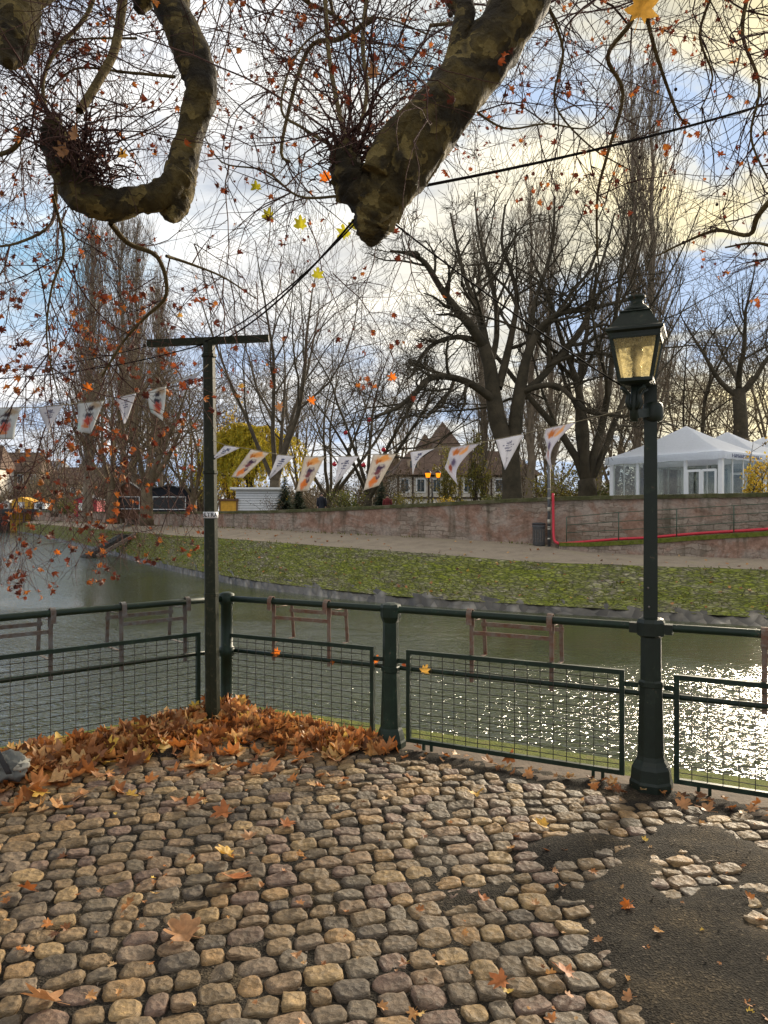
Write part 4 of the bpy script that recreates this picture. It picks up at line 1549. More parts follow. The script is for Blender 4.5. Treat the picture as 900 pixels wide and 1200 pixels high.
def bank():
    N = len(STS)
    lines = {'w': [], 't': [], 'b': [], 'c': []}
    for s in STS:
        px, yw, dw, yt, dt, yb, db, yc = s
        dw = 2.92 * F / (yw - 600)
        pw = P(px, yw, dw)
        # embankment runs back at right angles to the waterline: use own columns for simplicity of the cross-section
        pt = P(px, yt, dt); pb = P(px, yb, db); pc = P(px, yc, db)
        lines['w'].append(pw); lines['t'].append(pt); lines['b'].append(pb); lines['c'].append(pc)
    # arc length for UVs
    arc = [0.0]
    for i in range(1, N):
        arc.append(arc[-1] + (lines['t'][i] - lines['t'][i - 1]).length)
    # slope, densely gridded with uneven setts
    mb = MB(); uv = []; vs = []
    m = 22
    sub = []
    for i in range(N - 1):
        k = max(1, min(8, int((arc[i + 1] - arc[i]) / .30)))
        for q in range(k):
            sub.append((i, q / k))
    sub.append((N - 2, 1.0))
    for (i, q) in sub:
        w = lines['w'][i].lerp(lines['w'][i + 1], q); t = lines['t'][i].lerp(lines['t'][i + 1], q)
        a = arc[i] + (arc[i + 1] - arc[i]) * q
        L = (t - w).length
        foot = w.lerp(t, .14)
        for j in range(m + 1):
            v = j / m
            p = foot.lerp(t, v)
            nz = .05 * mnoise.noise(Vector((a * 1.3, v * L * 2.2, 0))) + .035 * mnoise.noise(Vector((a * 4, v * L * 5, 5)))
            p.z += nz * min(1, v * 6) * min(1, (1 - v) * 6) - .10 * math.sin(v * PI)
            vs.append(p); uv.append((a, v * L))
    fs = []
    w_ = m + 1
    for i in range(len(sub) - 1):
        for j in range(m):
            fs.append((i * w_ + j, (i + 1) * w_ + j, (i + 1) * w_ + j + 1, i * w_ + j + 1))
    mb.add(vs, fs, True)
    struct(mb.build('embankment', M['mossy_setts'], None, None, uv))
    # wet stone foot
    mb = MB(); vs = []; uv = []; m = 3
    r = random.Random(3)
    for (i, q) in sub:
        w = lines['w'][i].lerp(lines['w'][i + 1], q); t = lines['t'][i].lerp(lines['t'][i + 1], q)
        a = arc[i] + (arc[i + 1] - arc[i]) * q
        w0 = w.lerp(t, -.10)
        for j in range(m + 1):
            p = w0.lerp(t, j / m * .36)
            p.z += (.05) * mnoise.noise(Vector((a * 2.5, j * 1.3, 2))) + .04 * mnoise.noise(Vector((a * 7, j * 2.3, 5))) + .05 * mnoise.noise(Vector((a * 17, j * 4.3, 8))) - (.03 if j < m - 1 else (.02 if j < m else .08))
            vs.append(p); uv.append((a, j * .3))
    w_ = m + 1
    fs = [(i * w_ + j, (i + 1) * w_ + j, (i + 1) * w_ + j + 1, i * w_ + j + 1) for i in range(len(sub) - 1) for j in range(m)]
    mb.add(vs, fs, True)
    struct(mb.build('bank_foot', M['wet_stones'], None, None, uv))
    # path
    mb = MB(); vs = []
    for i in range(N):
        a = lines['t'][i]; b = lines['b'][i]
        for j in range(7):
            p = a.lerp(b, j / 6 * 1.02)
            p.z += .004 + .015 * mnoise.noise(Vector((p.x, p.y, 0)))
            vs.append(p)
    fs = [(i * 7 + j, (i + 1) * 7 + j, (i + 1) * 7 + j + 1, i * 7 + j + 1) for i in range(N - 1) for j in range(6)]
    mb.add(vs, fs, True)
    struct(mb.build('towpath', M['gravel_path']))
    # grass fringes: along the slope's top edge and the wall's foot
    r = random.Random(9)
    tb = TriBatch()
    tri = np.array([(-.5, 0, 0), (.5, 0, 0), (.15, 0, 1)]); tf = np.array([(0, 1, 2)])
    for i in range(N - 1):
        seg = (lines['t'][i + 1] - lines['t'][i]).length
        for which, cnt, hmin, hmax in (('b', 16, .05, .17), ('t', 9, .03, .09)):
            for _ in range(int(seg * cnt)):
                q = r.random()
                a = lines['t'][i].lerp(lines['t'][i + 1], q); b = lines['b'][i].lerp(lines['b'][i + 1], q)
                k = r.uniform(.90, 1.0) if which == 'b' else r.gauss(.0, .04)
                if mnoise.noise(Vector((a.x * .7, a.y * .7, 3 if which == 'b' else 8))) < -.05: continue
                p = a.lerp(b, k)
                h = r.uniform(hmin, hmax)
                tb.add((tri * np.array((.05, 1, h))) @ euler(r.gauss(0, .4), r.gauss(0, .4), r.uniform(0, 6.28)).T + np.array(p), tf)
    # short tufts rooted in the joints of the sloping setts
    for i in range(N - 1):
        seg = (lines['t'][i + 1] - lines['t'][i]).length
        if lines['t'][i].y > 60: continue
        for _ in range(int(seg * 230)):
            q = r.random(); v = r.uniform(.2, 1.0)
            w_ = lines['w'][i].lerp(lines['w'][i + 1], q); t_ = lines['t'][i].lerp(lines['t'][i + 1], q)
            p = w_.lerp(t_, v)
            if mnoise.noise(Vector((p.x * 1.1, p.y * 1.6, 1))) + .5 * mnoise.noise(Vector((p.x * 3.5, p.y * 4, 4))) < .05: continue
            p.z -= .10 * math.sin((v - .17) / .83 * PI) + .02
            h = r.uniform(.04, .13)
            tb.add((tri * np.array((.05, 1, h))) @ euler(r.gauss(0, .5), r.gauss(0, .5), r.uniform(0, 6.28)).T + np.array(p), tf)
    lb = TriBatch()
    for i in range(N - 1):
        if lines['t'][i].y > 60: continue
        for _ in range(int((lines['t'][i + 1] - lines['t'][i]).length * 9)):
            q = r.random(); v = r.uniform(.25, 1.5)
            w_ = lines['w'][i].lerp(lines['w'][i + 1], q); t_ = lines['t'][i].lerp(lines['t'][i + 1], q); b_ = lines['b'][i].lerp(lines['b'][i + 1], q)
            p = w_.lerp(t_, v) if v < 1 else t_.lerp(b_, (v - 1) * 1.9)
            if v < 1: p.z -= .10 * math.sin((v - .17) / .83 * PI) - .03
            else: p.z += .03
            lb.add(*put_leaf(p, r.uniform(.05, .10), euler(r.gauss(.2, .4), r.gauss(0, .4), r.uniform(0, 6.28)), r.randrange(len(LEAVES))))
    o = lb.build('bank_leaf_litter', M['leaf_pile']); o['kind'] = 'stuff'
    o = tb.build('grass_fringe', M['grass'], smooth=False)
    o['kind'] = 'stuff'
    # retaining wall with coping
    t = thing('retaining_wall', 'weathered pink plastered stone wall with mossy coping behind the towpath', 'wall', lines['b'][N // 2])
    mb = MB(); vs = []; uv = []
    for i in range(N):
        b = lines['b'][i].copy(); c = lines['c'][i].copy()
        b.z -= .3
        ths = Vector((0, .45, 0))
        c.z -= .16
        vs += [b, c, c + ths, b + ths]
        uv += [(arc[i], 0), (arc[i], c.z - b.z), (arc[i], c.z - b.z + .45), (arc[i], 0)]
    fs = []
    for i in range(N - 1):
        for j in range(3):
            fs.append((i * 4 + j, (i + 1) * 4 + j, (i + 1) * 4 + j + 1, i * 4 + j + 1))
    mb.add(vs, fs, False)
    mb.build('masonry', M['pink_wall'], t, None, uv)
    mb = MB(); vs = []
    fs = []
    acc = 0
    for i in range(N - 1):
        # separate coping slabs with tiny gaps
        a = lines['c'][i]; b = lines['c'][i + 1]
        L = (b - a).length
        k = max(1, round(L / 1.5))
        for q in range(k):
            p0 = a.lerp(b, (q + .008) / k); p1 = a.lerp(b, (q + .992) / k)
            jz = .012 * mnoise.noise(Vector((p0.x * 3, p0.y, 0)))
            base = len(vs)
            for p in (p0, p1):
                vs += [p + Vector((0, -.09, -.155 + jz)), p + Vector((0, -.09, -.02 + jz)), p + Vector((0, -.04, jz)), p + Vector((0, .52, jz)), p + Vector((0, .52, -.155 + jz))]
            fs += [tuple(base + z for z in (j, 5 + j, 5 + (j + 1) % 5, (j + 1) % 5)) for j in range(5)]
            fs += [tuple(base + z for z in range(5)), tuple(base + 5 + z for z in reversed(range(5)))]
    mb.add(vs, fs, False)
    mb.build('coping', M['mossy_coping'], t)
    # park ground behind the wall
    mb = MB(); vs = []
    for i in range(N):
        c = lines['c'][i]
        e = c + Vector((0, .46, -.55))
        far = Vector((e.x * 6, 420, 1.2)) if c.y < 60 else Vector((e.x * 4.0, 420, 1.2))
        vs += [e, e.lerp(far, .12), far]
    for i in range(N):
        vs[3 * i + 1].z = 1.12
    fs = [(i * 3 + j, (i + 1) * 3 + j, (i + 1) * 3 + j + 1, i * 3 + j + 1) for i in range(N - 1) for j in range(2)]
    mb.add(vs, fs, True)
    struct(mb.build('park_ground', M['park_soil']))
    return lines
BANK = bank()
GZ = 1.1

# ------------------------------------------------------------------ trees
def wander(p, d, L, n, r, w, trop=0.0, sag=0.0):
    pts = [p.copy()]
    d = d.normalized()
    for i in range(n):
        d = (d + Vector((r.gauss(0, w), r.gauss(0, w), r.gauss(0, w))) + Vector((0, 0, trop)) - Vector((0, 0, sag * (i / n)))).normalized()
        p = p + d * (L / n)
        pts.append(p.copy())
    return pts

def side_dir(d, ang, r, az=None):
    d = d.normalized()
    a = d.cross(Vector((r.gauss(0, 1), r.gauss(0, 1), r.gauss(0, 1)))).normalized()
    return (Matrix.Rotation(ang, 3, a) @ d).normalized()

def grow(mb, pts, rads, lvl, maxl, r, cfg):
    n = len(pts)
    sides = 8 if rads[0] > .12 else (5 if rads[0] > .03 else 3)
    mb.tube(pts, rads, sides, True, False)
    if lvl >= maxl:
        return
    L = sum((pts[i + 1] - pts[i]).length for i in range(n - 1))
    nc = cfg['n'][lvl]
    nc = max(1, int(nc * r.uniform(.75, 1.25)))
    for k in range(nc):
        q = cfg.get('q0', .25) + (1 - cfg.get('q0', .25)) * (k + r.random()) / nc
        f = q * (n - 1); i = min(int(f), n - 2)
        p = pts[i].lerp(pts[i + 1], f - i)
        d = (pts[i + 1] - pts[i]).normalized()
        rr = rads[i] + (rads[i + 1] - rads[i]) * (f - i)
        ang = R(r.uniform(*cfg['ang']))
        dd = side_dir(d, ang, r)
        if 'up' in cfg:
            dd = (dd + Vector((0, 0, cfg['up']))).normalized()
        cl = L * r.uniform(*cfg['ratio']) * (1.15 - .5 * q)
        cl = max(cl, cfg['minl'])
        cr = max(min(rr * r.uniform(.45, .65), rr), cfg['minr'])
        seg = cfg['seg'][min(lvl + 1, len(cfg['seg']) - 1)]
        cp = wander(p, dd, cl, seg, r, cfg['w'], cfg.get('trop', 0), cfg.get('sag', 0))
        cr2 = [max(cr * (1 - .65 * j / seg), cfg['minr'] * .75) for j in range(seg + 1)]
        grow(mb, cp, cr2, lvl + 1, maxl, r, cfg)

CFG = {'n': [7, 6, 5, 4], 'ang': (28, 62), 'ratio': (.42, .7), 'minl': .5, 'minr': .011, 'seg': [8, 7, 5, 4], 'w': .15, 'trop': .035, 'q0': .25}

def big_tree():
    D = 34.0
    base = P(601, 600, D); base.z = GZ
    t = thing('park_tree', 'big bare tree with black forked trunk and wide spreading limbs behind the wall', 'tree', base, 'bare trees in the park')
    r = random.Random(77)
    px2m = D / F
    def limb(pp, dj=0.0):
        out = []
        for i, (x, y, w) in enumerate(catmull(pp, 4)):
            out.append((P(x, y, D + dj * i / (4 * (len(pp) - 1))), w * px2m / 2))
        return [o[0] for o in out], [o[1] for o in out]
    tr = MB()
    a, b = limb([(601, 592, 26), (600, 570, 23), (599, 545, 22), (597, 530, 24)]); tr.tube(a, b, 12, jit=.06)
    a, b = limb([(597, 538, 19), (590, 515, 21), (582, 488, 21), (578, 460, 18), (574, 430, 16), (567, 405, 14)]); tr.tube(a, b, 10, jit=.06)
    a, b = limb([(599, 538, 15), (603, 510, 17), (606, 478, 16), (611, 448, 14), (617, 420, 11), (628, 392, 9)]); tr.tube(a, b, 10, jit=.06)
    tr.build('trunk', M['tree_bark'], t)
    LIMBS = [
        ([(567, 405, 13), (552, 383, 11), (533, 360, 9), (515, 335, 7), (498, 308, 6), (480, 298, 4), (458, 294, 2.5)], -3),
        ([(570, 415, 11), (566, 385, 9), (556, 355, 7), (545, 325, 5), (536, 290, 4), (528, 250, 2.5)], 2),
        ([(580, 470, 11), (557, 453, 9), (533, 443, 8), (505, 443, 7), (485, 462, 6), (465, 478, 4.5), (440, 488, 3)], -4),
        ([(556, 398, 7), (535, 395, 6), (510, 402, 5), (492, 420, 4), (483, 440, 3)], -2),
        ([(584, 455, 10), (592, 425, 10), (600, 390, 8), (606, 350, 6), (598, 315, 5), (588, 285, 4), (592, 240, 2.5)], 3),
        ([(628, 392, 9), (640, 378, 8), (660, 366, 7), (690, 362, 6), (715, 356, 4), (745, 350, 2.5)], -2),
        ([(612, 462, 10), (632, 445, 9), (655, 418, 9), (680, 388, 8), (692, 360, 6), (700, 325, 4), (712, 285, 3), (720, 250, 2)], 2),
        ([(610, 460, 7), (635, 452, 7), (655, 453, 6), (672, 468, 5), (690, 482, 5), (715, 486, 4), (735, 488, 3)], -3),
        ([(618, 420, 8), (622, 385, 7), (628, 350, 6), (640, 315, 5), (648, 280, 4), (650, 230, 2.5)], 3),
        ([(628, 395, 6), (650, 372, 6), (672, 340, 5), (690, 318, 4), (705, 280, 3)], 4),
        ([(574, 430, 9), (582, 395, 7), (580, 350, 6), (570, 310, 5), (560, 265, 3), (556, 225, 2)], 4),
        ([(533, 443, 5), (525, 462, 4.5), (512, 475, 4), (500, 490, 3)], -3),
        ([(640, 430, 5), (668, 418, 4.5), (700, 414, 4), (730, 420, 3)], -2)]
    cfg = dict(CFG); cfg['n'] = [10, 7, 6, 3]; cfg['ratio'] = (.25, .5); cfg['trop'] = .02; cfg['q0'] = .2; cfg['w'] = .17; cfg['minr'] = .012
    for k, (pp, dj) in enumerate(LIMBS):
        mb = MB()
        a, b = limb(pp, dj)
        grow(mb, a, b, 0, 3, r, cfg)
        mb.build('limb', M['tree_bark'], t)
big_tree()

def generic_tree(name, label, cat, base, hgt, tr_r, seed, mat, forks=4, fork_h=.25, spread=28, cfg=None, maxl=3, group='bare trees in the park', lean=0, sub=None):
    r = random.Random(seed)
    t = thing(name, label, cat, base, group)
    c = dict(CFG); c.update(cfg or {})
    mb = MB()
    top = base + Vector((lean * hgt * fork_h, 0, hgt * fork_h))
    pts = [base + (top - base) * k / 4 + Vector((r.gauss(0, .04), r.gauss(0, .04), 0)) * (k > 0) for k in range(5)]
    mb.tube([base - Vector((0, 0, .4))] + pts[1:], [tr_r * 1.25, tr_r * 1.05, tr_r, tr_r * .95, tr_r * .9], 9, jit=.06)
    mb.build('trunk', M[mat], t)
    mb = MB()
    for k in range(forks):
        az = 2 * PI * (k + r.uniform(-.25, .25)) / forks + seed
        el = R(r.uniform(spread * .5, spread * 1.3))
        d = Vector((math.sin(el) * math.cos(az) + lean * .5, math.sin(el) * math.sin(az), math.cos(el)))
        L = hgt * (1 - fork_h) * r.uniform(.8, 1.05)
        n = 9
        st = pts[-1] - Vector((0, 0, tr_r * r.uniform(.2, 1.2)))
        lp = wander(st, d, L, n, r, .10, .05)
        rad = tr_r * r.uniform(.40, .58)
        grow(mb, lp, [max(rad * (1 - .88 * j / n), c['minr']) for j in range(n + 1)], 0, maxl, r, c)
    mb.build('crown', M[mat], t)
    return t

def poplar(label, base, hgt, width, seed, stems=1, group='bare poplars in the park', nb=70, mat='poplar_bark'):
    r = random.Random(seed)
    t = thing('poplar_tree', label, 'tree', base, group)
    tk = MB(); cr = MB()
    for s in range(stems):
        off = Vector((r.uniform(-.4, .4) * width * .4 * (stems > 1), r.uniform(-.3, .3), 0))
        top = base + off * 2 + Vector((r.gauss(0, .3), 0, hgt * r.uniform(.92, 1)))
        n = 12
        pts = [(base + off).lerp(top, k / n) + Vector((r.gauss(0, .09), r.gauss(0, .09), 0)) for k in range(n + 1)]
        pts[0].z -= .4
        rt = hgt * .0135 / (stems ** .4)
        rad = [rt * (1 - .93 * k / n) + .01 for k in range(n + 1)]
        tk.tube(pts, rad, 7, True, False)
        for k in range(nb):
            q = .10 + .86 * (k + r.random()) / nb
            f = q * n; i = min(int(f), n - 1)
            p = pts[i].lerp(pts[i + 1], f - i)
            az = r.uniform(0, 2 * PI)
            prof = math.sin(min(1, q * 1.25) * PI * .62) * (1 - .35 * q)
            el = R(r.uniform(14, 34))
            d = Vector((math.sin(el) * math.cos(az), math.sin(el) * math.sin(az), math.cos(el)))
            L = min(hgt * (1 - q) * .75 + 1.0, hgt * .26) * r.uniform(.6, 1.1)
            m = 7
            bp = [p.copy()]
            dd = d.copy()
            for j in range(m):
                dd = (dd + Vector((0, 0, .20)) + Vector((r.gauss(0, .06), r.gauss(0, .06), 0))).normalized()
                bp.append(bp[-1] + dd * L / m)
            br = max(.018, rad[i] * .28)
            cr.tube(bp, [max(br * (1 - .75 * j / m), .011) for j in range(m + 1)], 3, True, False)
            for _ in range(15):
                a = r.randrange(1, m)
                az2 = r.uniform(0, 2 * PI); e2 = R(r.uniform(12, 38))
                d2 = Vector((math.sin(e2) * math.cos(az2), math.sin(e2) * math.sin(az2), math.cos(e2)))
                tp = [bp[a]]
                for j in range(3):
                    d2 = (d2 + Vector((r.gauss(0, .08), r.gauss(0, .08), .15))).normalized()
                    tp.append(tp[-1] + d2 * L * r.uniform(.08, .15))
                cr.tube(tp, [.013, .012, .011, .009], 3, True, False)
    tk.build('trunk', M[mat], t)
    cr.build('crown', M[mat], t)
    return t

def gp(px, d, z=None):
    p = P(px, 600, d); p.z = GZ if z is None else z
    return p

poplar('tall bare poplar rising behind the lantern, highest tree in the park', gp(762, 48), 31, 5.0, 1, 2, nb=85)
poplar('slim bare poplar behind the forked trunk, left of the stickered post', gp(622, 52), 24, 3.2, 2, 1, nb=60)
poplar('slim grey poplar seen between the two main trunks', gp(647, 56), 23, 3.0, 3, 1, nb=60)
poplar('thin bare poplar directly left of the big forked trunk', gp(566, 46), 20, 3.0, 4, 1, nb=60)
poplar('bare poplar furthest left above the market stalls', gp(98, 68), 28, 5.5, 5, 2, nb=90)
poplar('bare poplar behind the left picture banners', gp(150, 62), 27, 5.0, 6, 2, nb=90)
poplar('lower bare poplar just left of the T pole', gp(190, 72), 24, 5.0, 8, 2, nb=70)
poplar('distant slim poplar between the pavilion and the lantern pole', gp(700, 62), 22, 3.0, 9, 1, nb=55)

generic_tree('park_tree', 'bare three stemmed tree growing behind the stickered post', 'tree', gp(688, 36), 15, .48, 21, 'tree_bark', 5, .14, 24, {'n': [8, 6, 5, 3]})
generic_tree('park_tree', 'bare multi stemmed tree behind the yellow willow', 'tree', gp(322, 50), 19, .40, 22, 'pale_bark', 5, .14, 22, {'n': [8, 6, 5, 3]})
generic_tree('park_tree', 'bare tree hung with red baubles left of the tiled roof', 'tree', gp(432, 47), 13, .30, 23, 'tree_bark', 5, .12, 34, {'n': [8, 6, 5, 3]})
generic_tree('park_tree', 'bare twiggy tree at the right of the white chalet', 'tree', gp(385, 58), 15, .30, 24, 'pale_bark', 5, .10, 28, {'n': [8, 6, 5, 3]})
generic_tree('park_tree', 'thick upright bare trunk above the second white pavilion', 'tree', gp(866, 42), 15, .40, 25, 'tree_bark', 4, .50, 46, {'n': [7, 6, 5, 3], 'ratio': (.3, .55)})
generic_tree('park_tree', 'leaning bare stems rising above the pavilion peak', 'tree', gp(826, 46), 14, .24, 26, 'tree_bark', 3, .22, 26, {'n': [7, 6, 5, 3]}, lean=-.18)
generic_tree('park_tree', 'dark bare tree beside the brown market stall', 'tree', gp(132, 58), 13, .45, 27, 'brush_bark', 6, .18, 40, {'n': [9, 7, 6, 3]})
generic_tree('park_tree', 'twisted dark tree close to the left of the T pole', 'tree', gp(172, 50), 11, .40, 28, 'brush_bark', 6, .2, 42, {'n': [9, 7, 6, 3]})
generic_tree('park_tree', 'twiggy tree half hidden behind the black pole', 'tree', gp(226, 56), 11, .28, 29, 'brush_bark', 5, .15, 40, {'n': [9, 6, 5, 3]})

# far trees: one built, copied
ft = generic_tree('distant_tree', 'bare distant tree behind the half timbered house', 'tree', gp(470, 95, 1.1), 17, .35, 31, 'brush_bark', 6, .12, 32, {'n': [8, 6, 4, 3], 'minr': .025}, group='distant bare trees')
DT_LABEL = 'bare distant tree merging into the brown woodland beyond the park'
ft['label'] = DT_LABEL
FT = [(350, 90, 1.0), (590, 85, .85), (720, 75, 1.05), (795, 80, 1.1), (905, 70, 1.1), (60, 130, 1.0), (215, 95, .9), (270, 85, .95), (640, 100, 1.0), (845, 95, 1.1)]
for i, (px, d, s) in enumerate(FT):
    c = dup(ft, gp(px, d), None, i * 1.3)
    c.scale = (s, s, s)

def woodland():
    r = random.Random(88)
    mb = MB()
    for k in range(900):
        px = r.uniform(-160, 1080); d = r.uniform(120, 185)
        p = gp(px, d, 1.0)
        hh = (6.0 + 3.0 * mnoise.noise(Vector((px * .02, 0, 0))) + r.uniform(-1, 1.5))
        for q in range(4):
            pts = wander(p + Vector((r.gauss(0, .8), 0, r.uniform(0, 1))), Vector((r.gauss(0, .35), r.gauss(0, .2), 1)), hh * r.uniform(.6, 1), 5, r, .16)
            mb.tube(pts, [.11, .09, .08, .07, .05, .04], 3, True, False)
            for w in range(4):
                i = r.randrange(1, 5)
                p2 = wander(pts[i], Vector((r.gauss(0, .8), r.gauss(0, .5), .6)), hh * .28, 3, r, .25)
                mb.tube(p2, [.06, .05, .04, .03], 3, True, False)
    o = mb.build('distant_woodland', M['brush_bark']); o['kind'] = 'stuff'
    o['label'] = 'bare brown woodland along the far edge of the park'
woodland()

def leaf_quads(n, pos_fn, size, r, name, mat, parent, tri=False):
    tb = TriBatch()
    q = np.array([(-.5, 0, 0), (0, -.35, .12), (.6, 0, 0), (0, .35, .12)]); qf = np.array([(0, 1, 2, 3)])
    for _ in range(n):
        p, dirn = pos_fn()
        s = size * r.uniform(.6, 1.4)
        if dirn is None:
            rot = euler(r.uniform(0, 6.28), r.uniform(0, 6.28), r.uniform(0, 6.28))
        else:
            rot = euler(r.gauss(0, .7), R(75) + r.gauss(0, .3), r.uniform(0, 6.28))
        tb.add((q * s) @ rot.T + np.array(p), qf)
    return tb.build(name, M[mat], parent)

def willow():
    base = gp(291, 56)
    t = thing('willow_tree', 'yellow weeping willow behind the white chalet', 'tree', base)
    r = random.Random(6)
    st = MB(); strands = MB()
    st.tube([base, base + Vector((.2, 0, 1.5)), base + Vector((.1, 0, 3))], [.4, .33, .3], 8, jit=.06)
    heads = []
    for k in range(34):
        az = r.uniform(0, 6.28); rad = r.uniform(.4, 3.4)
        tip = base + Vector((rad * math.cos(az) * 1.0, rad * math.sin(az), 7.0 - .25 * rad + r.uniform(-.9, .5)))
        mid = base + Vector((rad * .4 * math.cos(az), rad * .4 * math.sin(az), 4.6))
        cp = [Vector(x) for x in catmull([base + Vector((.1, 0, 2.6)), mid, tip], 5)]
        st.tube(cp, [.13 * (1 - .08 * j) for j in range(len(cp))], 4, True, False)
        heads.append(tip)
    st.build('trunk', M['tree_bark'], t)
    lines = []
    for h in heads:
        for _ in range(16):
            az = r.uniform(0, 6.28)
            L = r.uniform(2.2, 5.2)
            p = h.copy(); d = Vector((math.cos(az) * .8, math.sin(az) * .8, .25))
            pts = [p.copy()]
            for j in range(8):
                d = (d + Vector((r.gauss(0, .05), r.gauss(0, .05), -.45))).normalized()
                p = p + d * L / 8
                if p.z < 1.3: break
                pts.append(p.copy())
            if len(pts) > 2:
                strands.tube(pts, .011, 3, True, False); lines.append(pts)
    strands.build('branches', M['willow_leaf'], t)
    def pf():
        l = r.choice(lines); i = r.randrange(len(l) - 1)
        p = l[i].lerp(l[i + 1], r.random()) + Vector((r.gauss(0, .05), r.gauss(0, .05), 0))
        return p, 1
    leaf_quads(26000, pf, .15, r, 'foliage', 'willow_leaf', t)
willow()

def shrub(name, label, base, w, h, n, size, mat, seed, group=None, upright=False):
    r = random.Random(seed)
    t = thing(name, label, 'shrub', base, group)
    mb = MB(); lines = []
    for k in range(max(8, int(n / 90))):
        az = r.uniform(0, 6.28)
        tip = base + Vector((r.gauss(0, .5) * w * .5, r.gauss(0, .5) * w * .5, h * r.uniform(.55, 1.05)))
        mid = base.lerp(tip, .5) + Vector((r.gauss(0, .12) * w, r.gauss(0, .12) * w, 0))
        cp = [Vector(x) for x in catmull([base + Vector((r.gauss(0, .06) * w, r.gauss(0, .06) * w, -.1)), mid, tip], 3)]
        mb.tube(cp, [.03 * (1 - .11 * j) * min(1, h / 2.5) for j in range(len(cp))], 3, True, False)
        lines.append(cp)
        for q in range(4):
            i = r.randrange(2, len(cp) - 1)
            e = cp[i] + Vector((r.gauss(0, .18) * w, r.gauss(0, .18) * w, r.uniform(.05, .25) * h))
            mb.tube([cp[i], e], [.010, .006], 3, True, False); lines.append([cp[i], cp[i].lerp(e, .5), e])
    mb.build('stems', M['hedge_stem'], t)
    def pf():
        l = r.choice(lines); i = r.randrange(len(l) // 3, len(l) - 1)
        return l[i].lerp(l[i + 1], r.random()) + Vector((r.gauss(0, .05), r.gauss(0, .05), r.gauss(0, .05))) * w, None
    leaf_quads(n, pf, size, r, 'foliage', mat, t)
    return t
shrub('yellow_shrub', 'yellow leaved shrub growing over the wall before the pavilion', gp(886, 27.5, 1.5), 1.9, 2.7, 900, .10, 'shrub_leaf', 41)
shrub('low_shrub', 'bright yellow low shrub beside the twin lantern lamp', gp(521, 39), 1.4, 1.35, 900, .09, 'shrub_leaf', 42)
shrub('low_shrub', 'yellow green shrub right of the dark coated walker', gp(405, 41), 2.6, 1.6, 1600, .09, 'green_leaf', 43)
shrub('low_shrub', 'grey twiggy shrub in front of the white chalet', gp(318, 46), 2.2, 1.6, 500, .06, 'brush_bark', 44)
shrub('low_shrub', 'dark green shrub under the forked trunk', gp(583, 38), 1.8, 1.6, 1200, .10, 'green_leaf', 45)
shrub('low_shrub', 'dark green shrub left of the pavilion posts', gp(703, 40), 2.2, 1.9, 1500, .10, 'green_leaf', 46)
shrub('low_shrub', 'autumn hedge shrub behind the stickered post', gp(665, 46), 4.5, 3.4, 2600, .12, 'ivy_leaf', 47)
shrub('low_shrub', 'ivy green bush against the tiled house, left of the slim poplar', gp(527, 60), 2.6, 5.5, 2400, .14, 'ivy_leaf', 48)
shrub('low_shrub', 'ivy bush at the foot of the thin poplar left of the forked trunk', gp(560, 44), 1.6, 5.0, 1800, .12, 'ivy_leaf', 49)
shrub('low_shrub', 'overgrown bush trailing on the pink wall at the far left', gp(80, 80), 3.0, 1.8, 900, .14, 'green_leaf', 50)
shrub('low_shrub', 'mixed shrub at the feet of the red coated walker', gp(478, 44), 2.8, 1.5, 1300, .10, 'ivy_leaf', 51)
shrub('low_shrub', 'tall russet hedge shrub behind the bauble tree', gp(440, 66), 7, 5.0, 3200, .14, 'brush_bark', 52)
shrub('low_shrub', 'tall twiggy hedge behind the leaning stems', gp(760, 62), 9, 6.0, 3200, .14, 'brush_bark', 53)
shrub('low_shrub', 'greenish hedge to the left of the yellow box', gp(235, 66), 4, 6.5, 3600, .14, 'ivy_leaf', 54)
shrub('low_shrub', 'broad bare hedge behind the dark stall', gp(170, 74), 8, 7.0, 4200, .14, 'brush_bark', 55)
shrub('low_shrub', 'tall bare brush between tiled house and forked trunk', gp(610, 64), 6, 5.0, 2600, .14, 'brush_bark', 56)
shrub('low_shrub', 'dense bare hedge at the right of the pavilions', gp(880, 56), 9, 6.0, 3000, .14, 'brush_bark', 57)

shrub('low_shrub', 'bare brushwood clump by the bridge end', gp(62, 92), 7, 6.0, 2600, .16, 'brush_bark', 58)
shrub('low_shrub', 'bare brushwood clump around the poplar trunks', gp(128, 76), 7, 6.5, 3400, .15, 'brush_bark', 59)
shrub('yellow_shrub', 'golden leaved small tree above the yellow willow', gp(272, 60), 3.2, 8.0, 2600, .16, 'shrub_leaf', 60)

shrub('low_shrub', 'thick leafy brown hedge seen through the pavilion glass', gp(800, 41), 9, 4.2, 5200, .16, 'brush_bark', 64)

def conifer(label, base, h, w, seed):
    r = random.Random(seed)
    t = thing('fir_tree', label, 'fir tree', base, 'small firs behind the wall')
    mb = MB(); mb.tube([base - Vector((0, 0, .2)), base + Vector((0, 0, h))], [.07, .012], 6); mb.build('trunk', M['tree_bark'], t)
    tb = TriBatch()
    q = np.array([(0, -.12, 0), (1, -.02, -.22), (1, .02, -.22), (0, .12, 0)]); qf = np.array([(0, 1, 2, 3)])
    for k in range(900):
        z = r.random() ** 1.2
        az = r.uniform(0, 6.28)
        L = w / 2 * (1 - z) * r.uniform(.7, 1.15) + .06
        s = r.uniform(.2, 1)
        p = base + Vector((math.cos(az) * L * (1 - s) , math.sin(az) * L * (1 - s), .12 + z * (h - .15) - L * (1 - s) * .15))
        tb.add((q * (L * s + .1)) @ euler(r.gauss(0, .5), r.gauss(0, .25), az + r.gauss(0, .35)).T + np.array(p), qf)
    tb.build('foliage', M['conifer_leaf'], t)
